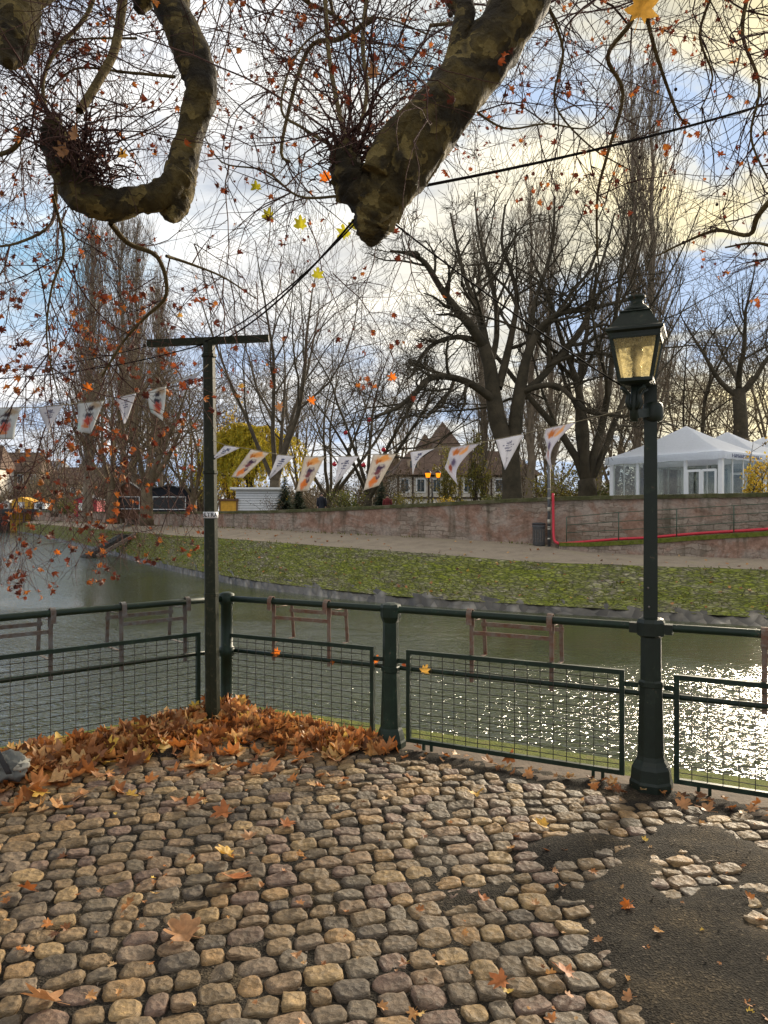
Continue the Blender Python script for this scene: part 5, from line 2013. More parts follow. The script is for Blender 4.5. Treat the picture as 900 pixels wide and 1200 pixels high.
conifer('small dark fir right of the dark coated walker by the red coat', gp(447, 43), 2.3, 1.3, 61)
conifer('small dark fir at the right end of the white chalet', gp(334, 47), 2.8, 1.6, 62)
conifer('fir in front of the multi stemmed tree, left of the white chalet', gp(350, 52), 2.4, 1.5, 63)

def baubles():
    LAB = ['red bauble hanging in the bare tree, highest of them', 'red bauble left of the highest bauble', 'red bauble above the picture banner with the slanted print', 'red bauble above the small white pennant with emblem', 'red bauble between the pennant and the slanted banner']
    for (px, py), lab in zip([(433, 492), (405, 507), (449.5, 527), (392, 544), (426, 545)], LAB):
        p = P(px, py, 44)
        t = thing('bauble', lab, 'bauble', p, 'red baubles in the bare tree')
        mb = MB(); mb.sphere(p, .14, 14, 9); mb.build('ball', M['bauble'], t)
        mb = MB(); mb.lathe(p + Vector((0, 0, .13)), [(.04, 0), (.04, .05), (.01, .06)], 8); mb.tube([p + Vector((0, 0, .18)), p + Vector((0, 0, .5))], .008, 4); mb.build('hanger', M['grey_metal'], t)
baubles()

# ------------------------------------------------------------------ overhead plane trees
def overhead():
    r = random.Random(2024)
    LT = thing('plane_tree', 'mottled plane tree whose bent knuckled limb hangs in the top left', 'tree', (-3.4, 1.3, 0), 'plane trees on the quay')
    RT = thing('plane_tree', 'mottled plane tree whose thick limb slants down from the top middle', 'tree', (3.4, .2, 0), 'plane trees on the quay')
    # trunks stand beside the viewer, out of frame
    for T, base, fork in ((LT, Vector((-3.4, 1.3, 0)), Vector((-3.1, 1.5, 4.3))), (RT, Vector((3.4, .2, 0)), Vector((3.1, .6, 4.5)))):
        mb = MB()
        mb.tube([base, base.lerp(fork, .1), base.lerp(fork, .5), fork], [.55, .42, .36, .36], 16, jit=.06)
        mb.build('trunk', M['plane_bark'], T)
    FL = Vector((-3.1, 1.5, 4.3)); FR = Vector((3.1, .6, 4.5))
    def limb(T, start, pp, dep0, dep1, extra=None, jit=.13):
        n = len(pp)
        pts = []
        if start is not None:
            for s in start: pts.append((*s[0], s[1]))
        for i, (x, y, w) in enumerate(pp):
            d = dep0 + (dep1 - dep0) * i / max(1, n - 1)
            q = P(x, y, d)
            pts.append((q.x, q.y, q.z, .80 * w / 2 / F * d))
        cp = catmull(pts, 7)
        mb = MB()
        mb.tube([Vector(c[:3]) for c in cp], [c[3] for c in cp], 20, jit=jit)
        return mb, [Vector(c[:3]) for c in cp]
    # left bent limb
    mb, l1 = limb(LT, [((FL.x, FL.y, FL.z - .2), .26), ((-2.4, 3.0, 5.2), .22), ((-1.65, 4.0, 5.05), .16)],
                  [(182, -35, 52), (205, 18, 50), (226, 65, 52), (236, 105, 47), (224, 155, 41), (215, 188, 43), (207, 222, 50), (203, 241, 44), (202, 250, 32), (202, 255, 16), (202, 256, 4)], 4.1, 3.9, jit=.19)
    mb.build('limb', M['plane_bark'], LT)
    mb, l2 = limb(LT, None, [(212, 205, 40), (190, 228, 42), (160, 235, 38), (130, 240, 46), (98, 228, 52), (78, 196, 50), (66, 165, 44), (61, 145, 28), (59, 135, 10)], 3.92, 3.7, jit=.22)
    mb.build('limb', M['plane_bark'], LT)
    mb, l3 = limb(LT, [((FL.x, FL.y, FL.z - .1), .22), ((-2.6, 2.7, 4.9), .17)], [(28, -50, 44), (24, -5, 52), (20, 28, 60), (13, 52, 52), (10, 66, 36), (9, 74, 14)], 3.7, 3.5, jit=.2)
    mb.build('limb', M['plane_bark'], LT)
    mb, l3b = limb(LT, None, [(182, -40, 40), (175, -12, 30), (166, 4, 26), (164, 14, 14)], 4.2, 4.2, jit=.2)
    mb.build('limb', M['plane_bark'], LT)
    # right slanting limb and its companion
    mb, l4 = limb(RT, [((FR.x, FR.y, FR.z - .2), .30), ((2.0, 2.4, 5.1), .26)], [(655, -60, 76), (610, 5, 76), (565, 68, 80), (515, 132, 84), (478, 185, 84), (452, 225, 76), (440, 250, 62), (437, 266, 56), (436, 277, 42), (436, 283, 24), (436, 285, 6)], 3.5, 3.6, jit=.2)
    mb.build('limb', M['plane_bark'], RT)
    mb, l5 = limb(RT, [((FR.x, FR.y + .1, FR.z), .2), ((1.6, 2.8, 5.6), .13)], [(556, -60, 30), (545, 15, 30), (532, 75, 32), (512, 115, 36), (480, 142, 42), (455, 172, 44), (440, 205, 44)], 3.5, 3.45)
    mb.build('limb', M['plane_bark'], RT)
    mb, l6 = limb(RT, None, [(455, 215, 60), (428, 225, 62), (412, 215, 54), (405, 190, 46), (404, 170, 30), (404, 160, 10)], 3.55, 3.62, jit=.28)
    mb.build('burl', M['plane_bark'], RT)
    # loose flakes of bark under the right limb
    for (x0, y0, x1, y1, w) in ((463, 238, 458, 272, .035), (475, 225, 466, 262, .02), (442, 262, 462, 250, .02), (520, 180, 500, 215, .012)):
        a, b = P(x0, y0, 3.5), P(x1, y1, 3.45)
        fl = MB(); fl.beam(a, a.lerp(b, .5) + Vector((.01, -.01, 0)), w, .005, (0, -1, .2)); fl.beam(a.lerp(b, .5) + Vector((.01, -.01, 0)), b, w * .7, .005, (0, -1, .2))
        fl.build('loose_bark', M['bough_bark'], RT)

    twigs = {id(LT): MB(), id(RT): MB()}
    boughs = {id(LT): MB(), id(RT): MB()}
    tips = {id(LT): [], id(RT): []}
    def lim(px):
        return np.interp(px, [-100, 0, 30, 90, 240, 260, 330, 480, 500, 570, 620, 780, 840, 900, 1000], [720, 690, 700, 690, 640, 470, 450, 500, 420, 300, 240, 250, 330, 380, 400])
    def inzone(p):
        if p.y < 1.5: return False
        px = 450 + p.x / p.y * F; py = 600 - (p.z - H) / p.y * F
        return py < lim(px)
    def twig(T, p, d, L, rad, lvl, maxl, sag, w=.23):
        n = max(3, int(L / (.075 if lvl >= 2 else .11)))
        pts = [p.copy()]
        d = d.normalized()
        curl = Vector((r.gauss(0, .07), r.gauss(0, .07), r.gauss(0, .04)))
        for i in range(n):
            d = (d + Vector((r.gauss(0, w), r.gauss(0, w), r.gauss(0, w))) * .75 + curl - Vector((0, 0, sag))).normalized()
            q = pts[-1] + d * (L / n)
            if not inzone(q): break
            pts.append(q)
        if len(pts) < 3: return
        m = len(pts) - 1
        rr = [max(rad * 1.15 * (1 - .7 * i / m), .0016) for i in range(m + 1)]
        (boughs if rad > .009 else twigs)[id(T)].tube(pts, rr, 6 if rad > .012 else 3, True, False)
        if lvl >= maxl:
            tips[id(T)].append((pts[-1], d, lvl)); 
            if m > 3 and r.random() < .5: tips[id(T)].append((pts[m // 2], d, lvl))
            return
        step = {0: .16, 1: .13, 2: .10}[lvl]
        nc = max(2, int(L / step * r.uniform(.7, 1.2)))
        for k in range(nc):
            i = min(m - 1, max(1, int(m * (.12 + .88 * (k + r.random()) / nc))))
            dd = side_dir(pts[i + 1] - pts[i], R(r.uniform(25, 75)), r)
            twig(T, pts[i], dd, L * r.uniform(.28, .52) + .05, rr[i] * r.uniform(.5, .72), lvl + 1, maxl, sag * 1.1 + .01, w)
        tips[id(T)].append((pts[-1], d, lvl))
    # boughs arching over the quay above the picture, with hanging shoots
    def bough(T, fork, tx, ty, tz, rad):
        mid = fork.lerp(Vector((tx, ty, tz)), .5) + Vector((r.gauss(0, .3), 0, .7))
        cp = [Vector(c) for c in catmull([fork, mid, Vector((tx, ty, tz))], 9)]
        for i in range(1, len(cp)):
            cp[i] = cp[i] + Vector((r.gauss(0, .05), r.gauss(0, .05), r.gauss(0, .05)))
        m = len(cp) - 1
        rr = [rad * (1 - .75 * i / m) + .004 for i in range(m + 1)]
        boughs[id(T)].tube(cp, rr, 7, True, False)
        return cp, rr
    targets = []
    for k in range(18):
        x = -4.6 + 9.6 * (k + .5) / 18 + r.uniform(-.3, .3)
        y = r.uniform(4.2, 7.0)
        z = H + .70 * y + r.uniform(-.35, .35)
        targets.append((x, y, z))
    for (x, y, z) in targets:
        T, fk = (LT, FL) if x < .2 else (RT, FR)
        cp, rr = bough(T, fk, x, y, z, r.uniform(.03, .05))
        for _ in range(8):
            i = r.randrange(len(cp) // 2, len(cp))
            az = r.uniform(0, 6.28)
            d = Vector((math.cos(az), math.sin(az), r.uniform(-.7, .25)))
            twig(T, cp[i], d, r.uniform(1.0, 2.3), r.uniform(.005, .0085), 0, 2, r.uniform(.02, .06))
        twig(T, cp[-1], cp[-1] - cp[-3], r.uniform(1.0, 1.8), .008, 0, 2, .03)
    # long hanging shoots at the left
    for k in range(20):
        px = r.uniform(-40, 245); d = r.uniform(4.8, 6.8)
        p = P(px, r.uniform(60, 330), d)
        twig(LT, p, Vector((r.gauss(0, .5), r.gauss(0, .4), -.6)), r.uniform(1.2, 2.5), .005, 0, 2, .06, .17)
    for (px, py, L) in ((30, 440, 1.7), (55, 470, 1.5), (105, 480, 1.5), (140, 470, 1.4), (160, 500, 1.2), (185, 480, 1.3), (215, 500, 1.0), (75, 520, 1.2), (120, 560, .9), (195, 560, .8), (10, 470, 1.5), (45, 530, 1.2), (90, 430, 1.7), (130, 430, 1.6), (170, 440, 1.5), (205, 430, 1.3), (228, 520, 1.0), (60, 420, 1.8), (150, 540, 1.0), (100, 540, 1.0), (25, 560, 1.0), (220, 580, .7)):
        twig(LT, P(px, py, r.uniform(5.2, 6.0)), Vector((r.gauss(0, .3), 0, -1)), L, .0045, 1, 2, .07, .17)
    for (px, py, L) in ((330, 300, 1.2), (390, 320, 1.3), (440, 290, 1.2), (300, 330, .9), (480, 300, 1.0), (360, 260, 1.2)):
        twig(RT, P(px, py, r.uniform(4.6, 6.2)), Vector((r.gauss(0, .4), 0, -1)), L, .0045, 0, 2, .06)
    # traced dark branches
    def traced(T, pp, d0, d1, w0, w1, kids, lvl=1):
        cp = catmull([(x, y) for x, y in pp], 5)
        n = len(cp)
        pts = [P(c[0], c[1], d0 + (d1 - d0) * i / (n - 1)) for i, c in enumerate(cp)]
        rr = [(w0 + (w1 - w0) * i / (n - 1)) / 2 / F * d0 for i in range(n)]
        boughs[id(T)].tube(pts, rr, 7, True, False)
        for _ in range(kids):
            i = r.randrange(1, n - 1)
            dd = side_dir(pts[i + 1] - pts[i], R(r.uniform(25, 80)), r)
            twig(T, pts[i], dd, r.uniform(.4, 1.0), .0045, lvl, 2, .04)
    traced(LT, [(130, 262), (150, 285), (185, 302), (195, 345), (170, 372), (145, 400), (120, 440)], 4.0, 4.8, 7, 3, 9)
    traced(LT, [(195, 300), (225, 310), (262, 325), (300, 350)], 4.3, 4.8, 4, 1.6, 6)
    traced(LT, [(65, 215), (60, 262), (20, 285), (-20, 290)], 3.9, 4.3, 5, 2.5, 6)
    traced(LT, [(62, 230), (75, 290), (60, 340), (55, 400), (70, 470)], 3.9, 4.6, 4, 1.6, 8)
    traced(LT, [(93, 130), (115, 95), (135, 55), (145, -10)], 3.8, 4.1, 10, 12, 8)
    traced(LT, [(60, 150), (50, 100), (65, 60), (100, 20), (115, -20)], 3.8, 4.1, 4, 6, 8)
    traced(LT, [(205, 90), (150, 85), (90, 80), (60, 105)], 4.0, 4.2, 4, 2, 7)
    traced(LT, [(160, 45), (110, 45), (60, 48)], 4.1, 4.3, 3, 2, 5)
    traced(LT, [(30, 150), (15, 175), (-20, 185)], 4.1, 4.3, 7, 5, 4)
    traced(RT, [(405, 165), (395, 120), (385, 60), (380, -20)], 3.7, 4.2, 6, 6, 9)
    traced(RT, [(420, 155), (430, 110), (425, 50), (432, -20)], 3.7, 4.2, 5, 6, 9)
    traced(RT, [(395, 175), (355, 150), (330, 130), (340, 80), (370, 40), (440, 20), (500, 40)], 3.8, 4.6, 4, 2, 10)
    traced(RT, [(440, 20), (400, 45), (360, 60), (330, 170), (340, 190)], 4.4, 4.4, 7, 3, 8)
    traced(RT, [(395, 230), (350, 230), (310, 200), (260, 190), (235, 150)], 3.8, 4.8, 3.5, 1.6, 9)
    traced(RT, [(545, 120), (590, 150), (640, 145), (690, 150), (720, 120)], 3.8, 4.6, 3, 1.6, 8)
    traced(RT, [(700, 300), (700, 230), (712, 180), (730, 110), (712, 66), (740, 25), (752, -20)], 5.0, 4.4, 2.5, 6, 9)
    traced(RT, [(758, 20), (768, 60), (785, 110), (797, 138), (808, 145)], 4.4, 4.8, 5, 2.5, 5)
    traced(RT, [(930, 205), (890, 250), (878, 275), (840, 270), (800, 285), (770, 300)], 4.2, 5.0, 8, 2, 9)
    traced(RT, [(930, 300), (890, 285), (850, 290)], 4.3, 4.6, 5, 2, 4)
    traced(RT, [(880, -20), (870, 40), (890, 100), (880, 160), (900, 210)], 4.4, 4.4, 5, 2, 9)
    traced(RT, [(840, -20), (820, 40), (835, 90), (820, 130)], 4.6, 4.8, 4, 1.5, 8)
    traced(RT, [(640, 0), (660, 60), (650, 120), (690, 170), (740, 200)], 4.2, 4.8, 4, 1.5, 9)
    # nests of short shoots on the two knuckles
    def nest(T, c, ax, n, L):
        for _ in range(n):
            d = Vector((r.gauss(0, .6), r.gauss(0, .6), abs(r.gauss(.5, .5)))) 
            p = c + Vector((r.gauss(0, ax[0]), r.gauss(0, ax[1]), r.gauss(0, ax[2])))
            pts = wander(p, d, L * r.uniform(.3, 1.3), 4, r, .25)
            twigs[id(T)].tube(pts, [.0045, .004, .0035, .003, .002], 3, True, False)
    nest(LT, P(85, 178, 3.72), (.10, .10, .07), 300, .13)
    nest(LT, P(110, 205, 3.78), (.08, .08, .05), 130, .16)
    nest(RT, P(412, 182, 3.6), (.07, .08, .08), 300, .14)
    for _ in range(16):
        twig(LT, P(80 + r.gauss(0, 18), 165 + r.gauss(0, 12), 3.75), Vector((r.gauss(0, .7), r.gauss(0, .6), .7)), r.uniform(.7, 1.5), .0055, 1, 2, .02)
        twig(RT, P(408 + r.gauss(0, 12), 170 + r.gauss(0, 14), 3.62), Vector((r.gauss(-.1, .7), r.gauss(0, .6), .7)), r.uniform(.7, 1.6), .0055, 1, 2, .02)
    # leaves that cling on, and seed balls
    for T, nm in ((LT, 'left'), (RT, 'right')):
        boughs[id(T)].build('boughs', M['bough_bark'], T)
        twigs[id(T)].build('twigs', M['twig_bark'], T)
        tb = TriBatch(); sb = []
        tl = tips[id(T)]
        for (p, d, lvl) in tl:
            px = 450 + p.x / p.y * F; py = 600 - (p.z - H) / p.y * F
            cl = mnoise.noise(p * 1.7)
            pr = (.20 if px < 300 else .17) * (1 + 2.2 * cl)
            if py > 330 and px < 260: pr = .36 * (1 + 1.5 * cl)
            x = r.random()
            if x < pr:
                k = 1 if r.random() < .6 else r.choice((2, 3))
                for _ in range(k):
                    a, f = r.choice(CRUMPLED)
                    s = r.uniform(.020, .040) * (1.25 if (px < 260 and py > 330) else 1)
                    rot = euler(r.uniform(-3, 3), r.uniform(-3, 3), r.uniform(-3, 3))
                    off = Vector((r.gauss(0, .02), r.gauss(0, .02), -s * .7 + r.gauss(0, .015)))
                    tb.add((a * s) @ rot.T + np.array(p + off), f)
            elif .95 < x < .956:
                c = p - Vector((0, 0, r.uniform(.03, .08)))
                sb.append((p, c, r.uniform(.009, .014)))
        o = tb.build('leaves', M['leaf_tree'], T)
        for (p, c, q) in sb[:90]:
            b_ = MB(); b_.sphere(c, q, 8, 6); b_.tube([p, c], .0012, 3, True, False); b_.build('seed_ball', M['seed'], T)
        print('twig tips', nm, len(tl), len(tb.vs))
    # bigger single leaves near the camera
    for (px, py, d, s, mat, T) in ((752, 12, 2.6, .085, 'leaf_gold', RT), (300, 220, 4.2, .05, 'leaf_lime', RT), (314, 254, 4.2, .055, 'leaf_lime', RT), (352, 264, 4.2, .06, 'leaf_lime', RT),
                             (404, 274, 3.9, .06, 'leaf_lime', RT), (414, 265, 3.8, .045, 'leaf_lime', RT), (372, 323, 4.3, .05, 'leaf_lime', RT), (437, 86, 4.0, .06, 'leaf_tan', RT), (382, 209, 4.0, .05, 'leaf_orange', RT),
                             (144, 182, 3.9, .04, 'leaf_gold', LT), (88, 158, 3.6, .06, 'leaf_tan', LT), (74, 178, 3.6, .06, 'leaf_tan', LT), (103, 455, 5.0, .05, 'leaf_orange', LT), (68, 648, 5.0, .035, 'leaf_orange', LT),
                             (211, 370, 4.6, .03, 'leaf_gold', LT), (283, 453, 5.4, .04, 'leaf_gold', RT), (365, 470, 5.0, .045, 'leaf_orange', RT), (327, 478, 5.0, .05, 'leaf_tan', RT), (460, 443, 5.0, .05, 'leaf_orange', RT)):
        tb = TriBatch()
        p = P(px, py, d)
        a, f = LEAVES[r.randrange(len(LEAVES))]
        tb.add((a * s) @ euler(R(90) + r.gauss(.3, .3), r.gauss(0, .35), r.gauss(0, .3)).T + np.array(p), f)
        tb.build('leaf', M[mat], T)
overhead()

# ------------------------------------------------------------------ far bank furniture and buildings
def bin_():
    c = P(631.5, 640, 29.4); 
    t = thing('litter_bin', 'dark grey litter bin standing by the stickered post on the towpath', 'bin', c)
    mb = MB()
    mb.lathe(c, [(.20, 0), (.21, .03), (.24, .06), (.25, .76), (.27, .78), (.27, .82), (.25, .83)], 18)
    mb.build('body', M['grey_metal'], t)
    mb = MB(); mb.lathe(c + Vector((0, 0, .84)), [(.24, 0), (.28, .01), (.28, .05), (.22, .09), (.1, .10)], 18); mb.build('lid', M['dark'], t)
    mb = MB()
    for k in range(7):
        a = R(-150 + 20 * k)
        mb.box(c + Vector((.252 * math.cos(a), .252 * math.sin(a), .42)), (.012, .03, .5), a)
    mb.build('slats', M['strap_grey'], t)
bin_()

def sticker_post():
    c = P(643.5, 641, 29.2)
    t = thing('sign_post', 'slim grey post covered in stickers beside the litter bin', 'post', c)
    topz = P(643, 536, 29.2).z
    mb = MB(); mb.tube([c - Vector((0, 0, .05)), Vector((c.x - .01, c.y, topz))], .06, 10); mb.lathe((c.x, c.y, topz), [(.065, 0), (.065, .03), (.03, .05)], 10); mb.build('pole', M['grey_metal'], t)
    r = random.Random(8)
    mb = MB()
    z = c.z + .3
    while z < c.z + 2.3:
        h = r.choice((.04, .06, .10, .16))
        mb.lathe((c.x - .005, c.y, z), [(.0625, 0), (.0625, h)], 10, r.random()); z += h + r.choice((.03, .12, .25, .32))
    mb.build('stickers', M['bag_white'], t)
    top = MB(); a = P(645, 538, 29.2); top.beam(a, P(700, 470, 24), .01, .01)
    # red hose
    pts = [P(648, 578, 29.0), P(648.5, 610, 29.0), P(649, 630, 28.9), P(653, 636, 28.8), P(665, 636.5, 28.6), P(720, 632, 27.9), P(760, 630, 27.4), P(820, 625, 26.5), P(900, 620, 25.3), P(1000, 612, 24)]
    mb = MB(); mb.tube([Vector(c_) for c_ in catmull(pts, 5)], .052, 8)
    o = mb.build('hose', M['red_hose'], None, pts[3]); tag(o, 'red hose running down the stickered post and up along the ramp', 'hose')
sticker_post()

def ramp():
    # stone ramp in front of the retaining wall, climbing to the right
    t = thing('ramp', 'mossy stone ramp climbing to the right along the pink wall', 'ramp', P(760, 645, 27))
    pts = [(655, 640, 28.6, 0), (690, 643.5, 27.9, 3.0), (760, 649, 26.9, 12), (830, 652, 26.0, 20), (900, 655, 25.1, 27), (1000, 661, 24.0, 40), (1150, 672, 21.9, 62)]
    mb = MB(); vs = []; uv = []; cop = MB(); cv = []
    for (px, py, d, h) in pts:
        a = P(px, py, d); b = P(px, py - h, d)
        back = Vector((.35, 1.3, 0))
        vs += [a - Vector((0, 0, .2)), b, b + back, a + back]
        uv += [(px * .031, 0), (px * .031, b.z - a.z + .2), (px * .031, 1.2), (px * .031, 0)]
        cv += [b + Vector((0, -.05, .0)), b + Vector((0, -.05, .14)), b + Vector((0, .4, .14)), b + back + Vector((0, .0, .10))]
    fs = [(i * 4 + j, (i + 1) * 4 + j, (i + 1) * 4 + j + 1, i * 4 + j + 1) for i in range(len(pts) - 1) for j in range(3)]
    mb.add(vs, fs, False); mb.build('masonry', M['pink_wall'], t, None, uv)
    cop.add(cv, fs, False); cop.build('edge_slab', M['moss_strip'], t)
    g = thing('ramp_railing', 'thin grey green handrail with three bars along the stone ramp', 'railing', P(725, 628, 27.4))
    R3 = [(664, 606, 632, 28.4), (725, 600.5, 630, 27.4), (793, 596.5, 626, 26.5), (860, 592.5, 621, 25.7), (930, 588.5, 617, 24.9), (1020, 583, 611, 23.8)]
    for (px, yt, yb, d) in R3:
        mb = MB(); mb.tube([P(px, yb + 3, d), P(px, yt, d)], .02, 6); mb.build('post', M['green_rail'], g)
    for q in (0, .36, .7):
        mb = MB(); mb.tube([P(px, yt + (yb - yt) * q, d) for (px, yt, yb, d) in R3], .016, 6); mb.build('bar', M['green_rail'], g)
ramp()

def steps():
    t = thing('bank_steps', 'narrow dark stone stair cutting down the grassy bank', 'stairs', P(120, 652, 46))
    a = P(152, 627.5, 50); b = P(105, 654, 47.5)
    mb = MB()
    n = 14
    side = Vector((.75, .0, .02))
    for i in range(n):
        p = a.lerp(b, (i + .5) / n)
        mb.box(p + Vector((0, 0, .06)), (.65, 1.1, .12), R(-40))
    mb.build('treads', M['wet_stones'], t)
    for k in (-1, 1):
        m2 = MB(); m2.beam(a + side * k * .6 + Vector((0, 0, .10)), b + side * k * .6 + Vector((0, 0, .10)), .18, .20); m2.build('side_kerb', M['sandstone' if k > 0 else 'wet_stones'], t)
steps()

def pavilion(C0, label, doors, seed):
    """square glazed marquee; C0 = nearest corner on the ground; a = along the row, b = front face going left and back"""
    a = Vector((.776, .631, 0)); b = Vector((-.631, .776, 0))
    wa, wb = 3.75, 5.0
    h = 2.95; z0 = GZ
    c = Vector((C0.x, C0.y, z0))
    t = thing('pavilion', label, 'pavilion', c + a * wa / 2 + b * wb / 2, 'white pavilions behind the wall')
    def q(u, v, z): return c + a * (u * wa) + b * (v * wb) + Vector((0, 0, z))
    for (u, v) in ((0, 0), (1, 0), (0, 1), (1, 1)):
        mb = MB(); mb.beam(q(u, v, 0), q(u, v, h), .17, .17, a)
        mb.build('corner_post', M['white_paint'], t)
    mb = MB()
    for v in (.30, .74):
        mb.beam(q(0, v, 0), q(0, v, h), .11, .11, a)
    for u in (.25, .5, .75):
        mb.beam(q(u, 0, 0), q(u, 0, h), .05, .05, b); mb.beam(q(u, 1, 0), q(u, 1, h), .05, .05, b)
    mb.beam(q(1, .5, 0), q(1, .5, h), .05, .05, a)
    for (u0, v0, u1, v1) in ((0, 0, 0, 1), (0, 0, 1, 0), (1, 0, 1, 1), (0, 1, 1, 1)):
        mb.beam(q(u0, v0, h - .1), q(u1, v1, h - .1), .09, .2)
        mb.beam(q(u0, v0, .06), q(u1, v1, .06), .07, .10)
    mb.build('frame', M['white_paint'], t)
    for (u0, v0, u1, v1) in ((0, .305, 0, .995), (0.03, 0, .97, 0), (1, .02, 1, .98), (.03, 1, .97, 1)):
        g = MB(); n_ = (q(u1, v1, 0) - q(u0, v0, 0)).normalized()
        g.beam(q(u0, v0, h / 2), q(u1, v1, h / 2), .012, h - .35)
        g.build('glazing', M['clear_pane'], t)
    # double door in the front face
    for k in range(2):
        v0 = .03 + k * .13; v1 = v0 + .127
        d = MB()
        for v in (v0 + .008, v1 - .008):
            d.beam(q(-.012, v, .12), q(-.012, v, 2.25), .085, .07, a)
        d.beam(q(-.012, v0 + .01, .2), q(-.012, v1 - .01, .2), .06, .18); d.beam(q(-.012, v0 + .01, 2.22), q(-.012, v1 - .01, 2.22), .06, .10)
        dd = d.build('door', M['white_paint'], t)
        g = MB(); g.beam(q(-.006, v0 + .02, 1.2), q(-.006, v1 - .02, 1.2), .01, 1.95); g.build('pane', M['clear_pane'], dd)
    # tent roof with hollow ridges and valance
    rf = MB(); vs = []; n = 12; rings = 9
    apex = q(.5, .5, h + 1.38)
    per = []
    ov = .06
    for (u0, v0, u1, v1) in ((-ov, -ov * .75, 1 + ov, -ov * .75), (1 + ov, -ov * .75, 1 + ov, 1 + ov * .75), (1 + ov, 1 + ov * .75, -ov, 1 + ov * .75), (-ov, 1 + ov * .75, -ov, -ov * .75)):
        for k in range(n):
            f = k / n
            per.append((u0 + (u1 - u0) * f, v0 + (v1 - v0) * f, f))
    m = len(per)
    for j in range(rings):
        s = j / rings
        for (u, v, f) in per:
            p = q(u, v, h).lerp(apex, s)
            p.z = h + z0 + 1.38 * (s ** 1.35 * .75 + s * .25) + .02 * math.sin(f * PI * 4 + seed) * (1 - s)
            vs.append(p)
    vs.append(apex)
    fs = []
    for j in range(rings - 1):
        for k in range(m):
            fs.append((j * m + k, j * m + (k + 1) % m, (j + 1) * m + (k + 1) % m, (j + 1) * m + k))
    for k in range(m):
        fs.append(((rings - 1) * m + k, (rings - 1) * m + (k + 1) % m, rings * m))
    rf.add(vs, fs, True); rf.build('tent_roof', M['tent_cloth'], t)
    vl = MB(); vs = []
    for j in range(2):
        for (u, v, f) in per:
            p = q(u, v, h + .0 - .30 * j); p.z += .015 * math.sin(f * 30 + seed) * j
            vs.append(p)
    vl.add(vs, [(k, (k + 1) % m, m + (k + 1) % m, m + k) for k in range(m)], True)
    vo = vl.build('valance', M['tent_cloth'], t)
    # row of dark lettering along the right hand valance (illegible at this distance)
    lt = MB(); rr = random.Random(seed)
    u = .12
    while u < .80:
        w = rr.uniform(.022, .034)
        lt.beam(q(u, -ov * .75 - .004, h - .08), q(u, -ov * .75 - .004, h - .23), .01, .03, a)
        if rr.random() < .7: lt.beam(q(u, -ov * .75 - .004, h - .15), q(u + w, -ov * .75 - .004, h - rr.choice((.10, .15, .22))), .01, .025)
        if rr.random() < .6: lt.beam(q(u + w, -ov * .75 - .004, h - .08), q(u + w, -ov * .75 - .004, h - .23), .01, .025, a)
        u += w + .022
    lt.build('lettering', M['pale_ink'], vo)
    return t, q
cor = P(845, 600, 29.6)
pv, q0 = pavilion(cor, 'nearest white glazed pavilion with double door, largest of the three peaks', True, 3)
step = Vector((2.95, 2.42, 0))
p2 = dup(pv, pv.location + step); p2['label'] = 'second white pavilion directly behind the nearest one'
p3 = dup(pv, pv.location + step * 2); p3['label'] = 'furthest white pavilion roof at the right photo edge'

def pav_inside():
    # furniture seen through the glass: red chairs, a white table, a dark screen
    def chair(p, rot, lab):
        t = thing('red_chair', lab, 'chair', p, 'red chairs inside the pavilion')
        m = Matrix.Rotation(rot, 3, 'Z')
        mb = MB(); mb.box(p + Vector((0, 0, .45)), (.45, .45, .06), rot); mb.build('seat', M['chair_red'], t)
        mb = MB(); mb.box(p + m @ Vector((0, .21, .72)), (.45, .05, .5), rot); mb.build('backrest', M['chair_red'], t)
        for sx in (-1, 1):
            for sy in (-1, 1):
                mb = MB(); q = p + m @ Vector((sx * .19, sy * .19, 0)); mb.tube([q, q + Vector((0, 0, .43))], .02, 6); mb.build('leg', M['dark'], t)
    chair(q0(.35, .70, 0), 2.2, 'red chair inside the pavilion left of the lantern pole')
    chair(q0(.25, .20, 0), .7, 'red chair behind the pavilion double door')
    p = q0(.22, .62, 0)
    t = thing('table', 'small white table beside the red chair in the pavilion', 'table', p)
    mb = MB(); mb.box(p + Vector((0, 0, .78)), (1.1, .7, .05), .68); mb.build('tabletop', M['white_paint'], t)
    for sx in (-1, 1):
        for sy in (-1, 1):
            mb = MB(); q = p + Matrix.Rotation(.68, 3, 'Z') @ Vector((sx * .5, sy * .3, 0)); mb.tube([q, q + Vector((0, 0, .76))], .025, 6); mb.build('leg', M['white_paint'], t)
    p = q0(.35, .85, 1.7)
    t = thing('loudspeaker', 'black loudspeaker hanging by the left pavilion post', 'speaker', p)
    mb = MB(); mb.box(p, (.38, .3, .75), .68); mb.build('cabinet', M['dark'], t)
    mb = MB(); mb.lathe(p + Vector((0, 0, .4)), [(.02, 0), (.02, .6)], 6); mb.build('bracket', M['dark'], t)
pav_inside()

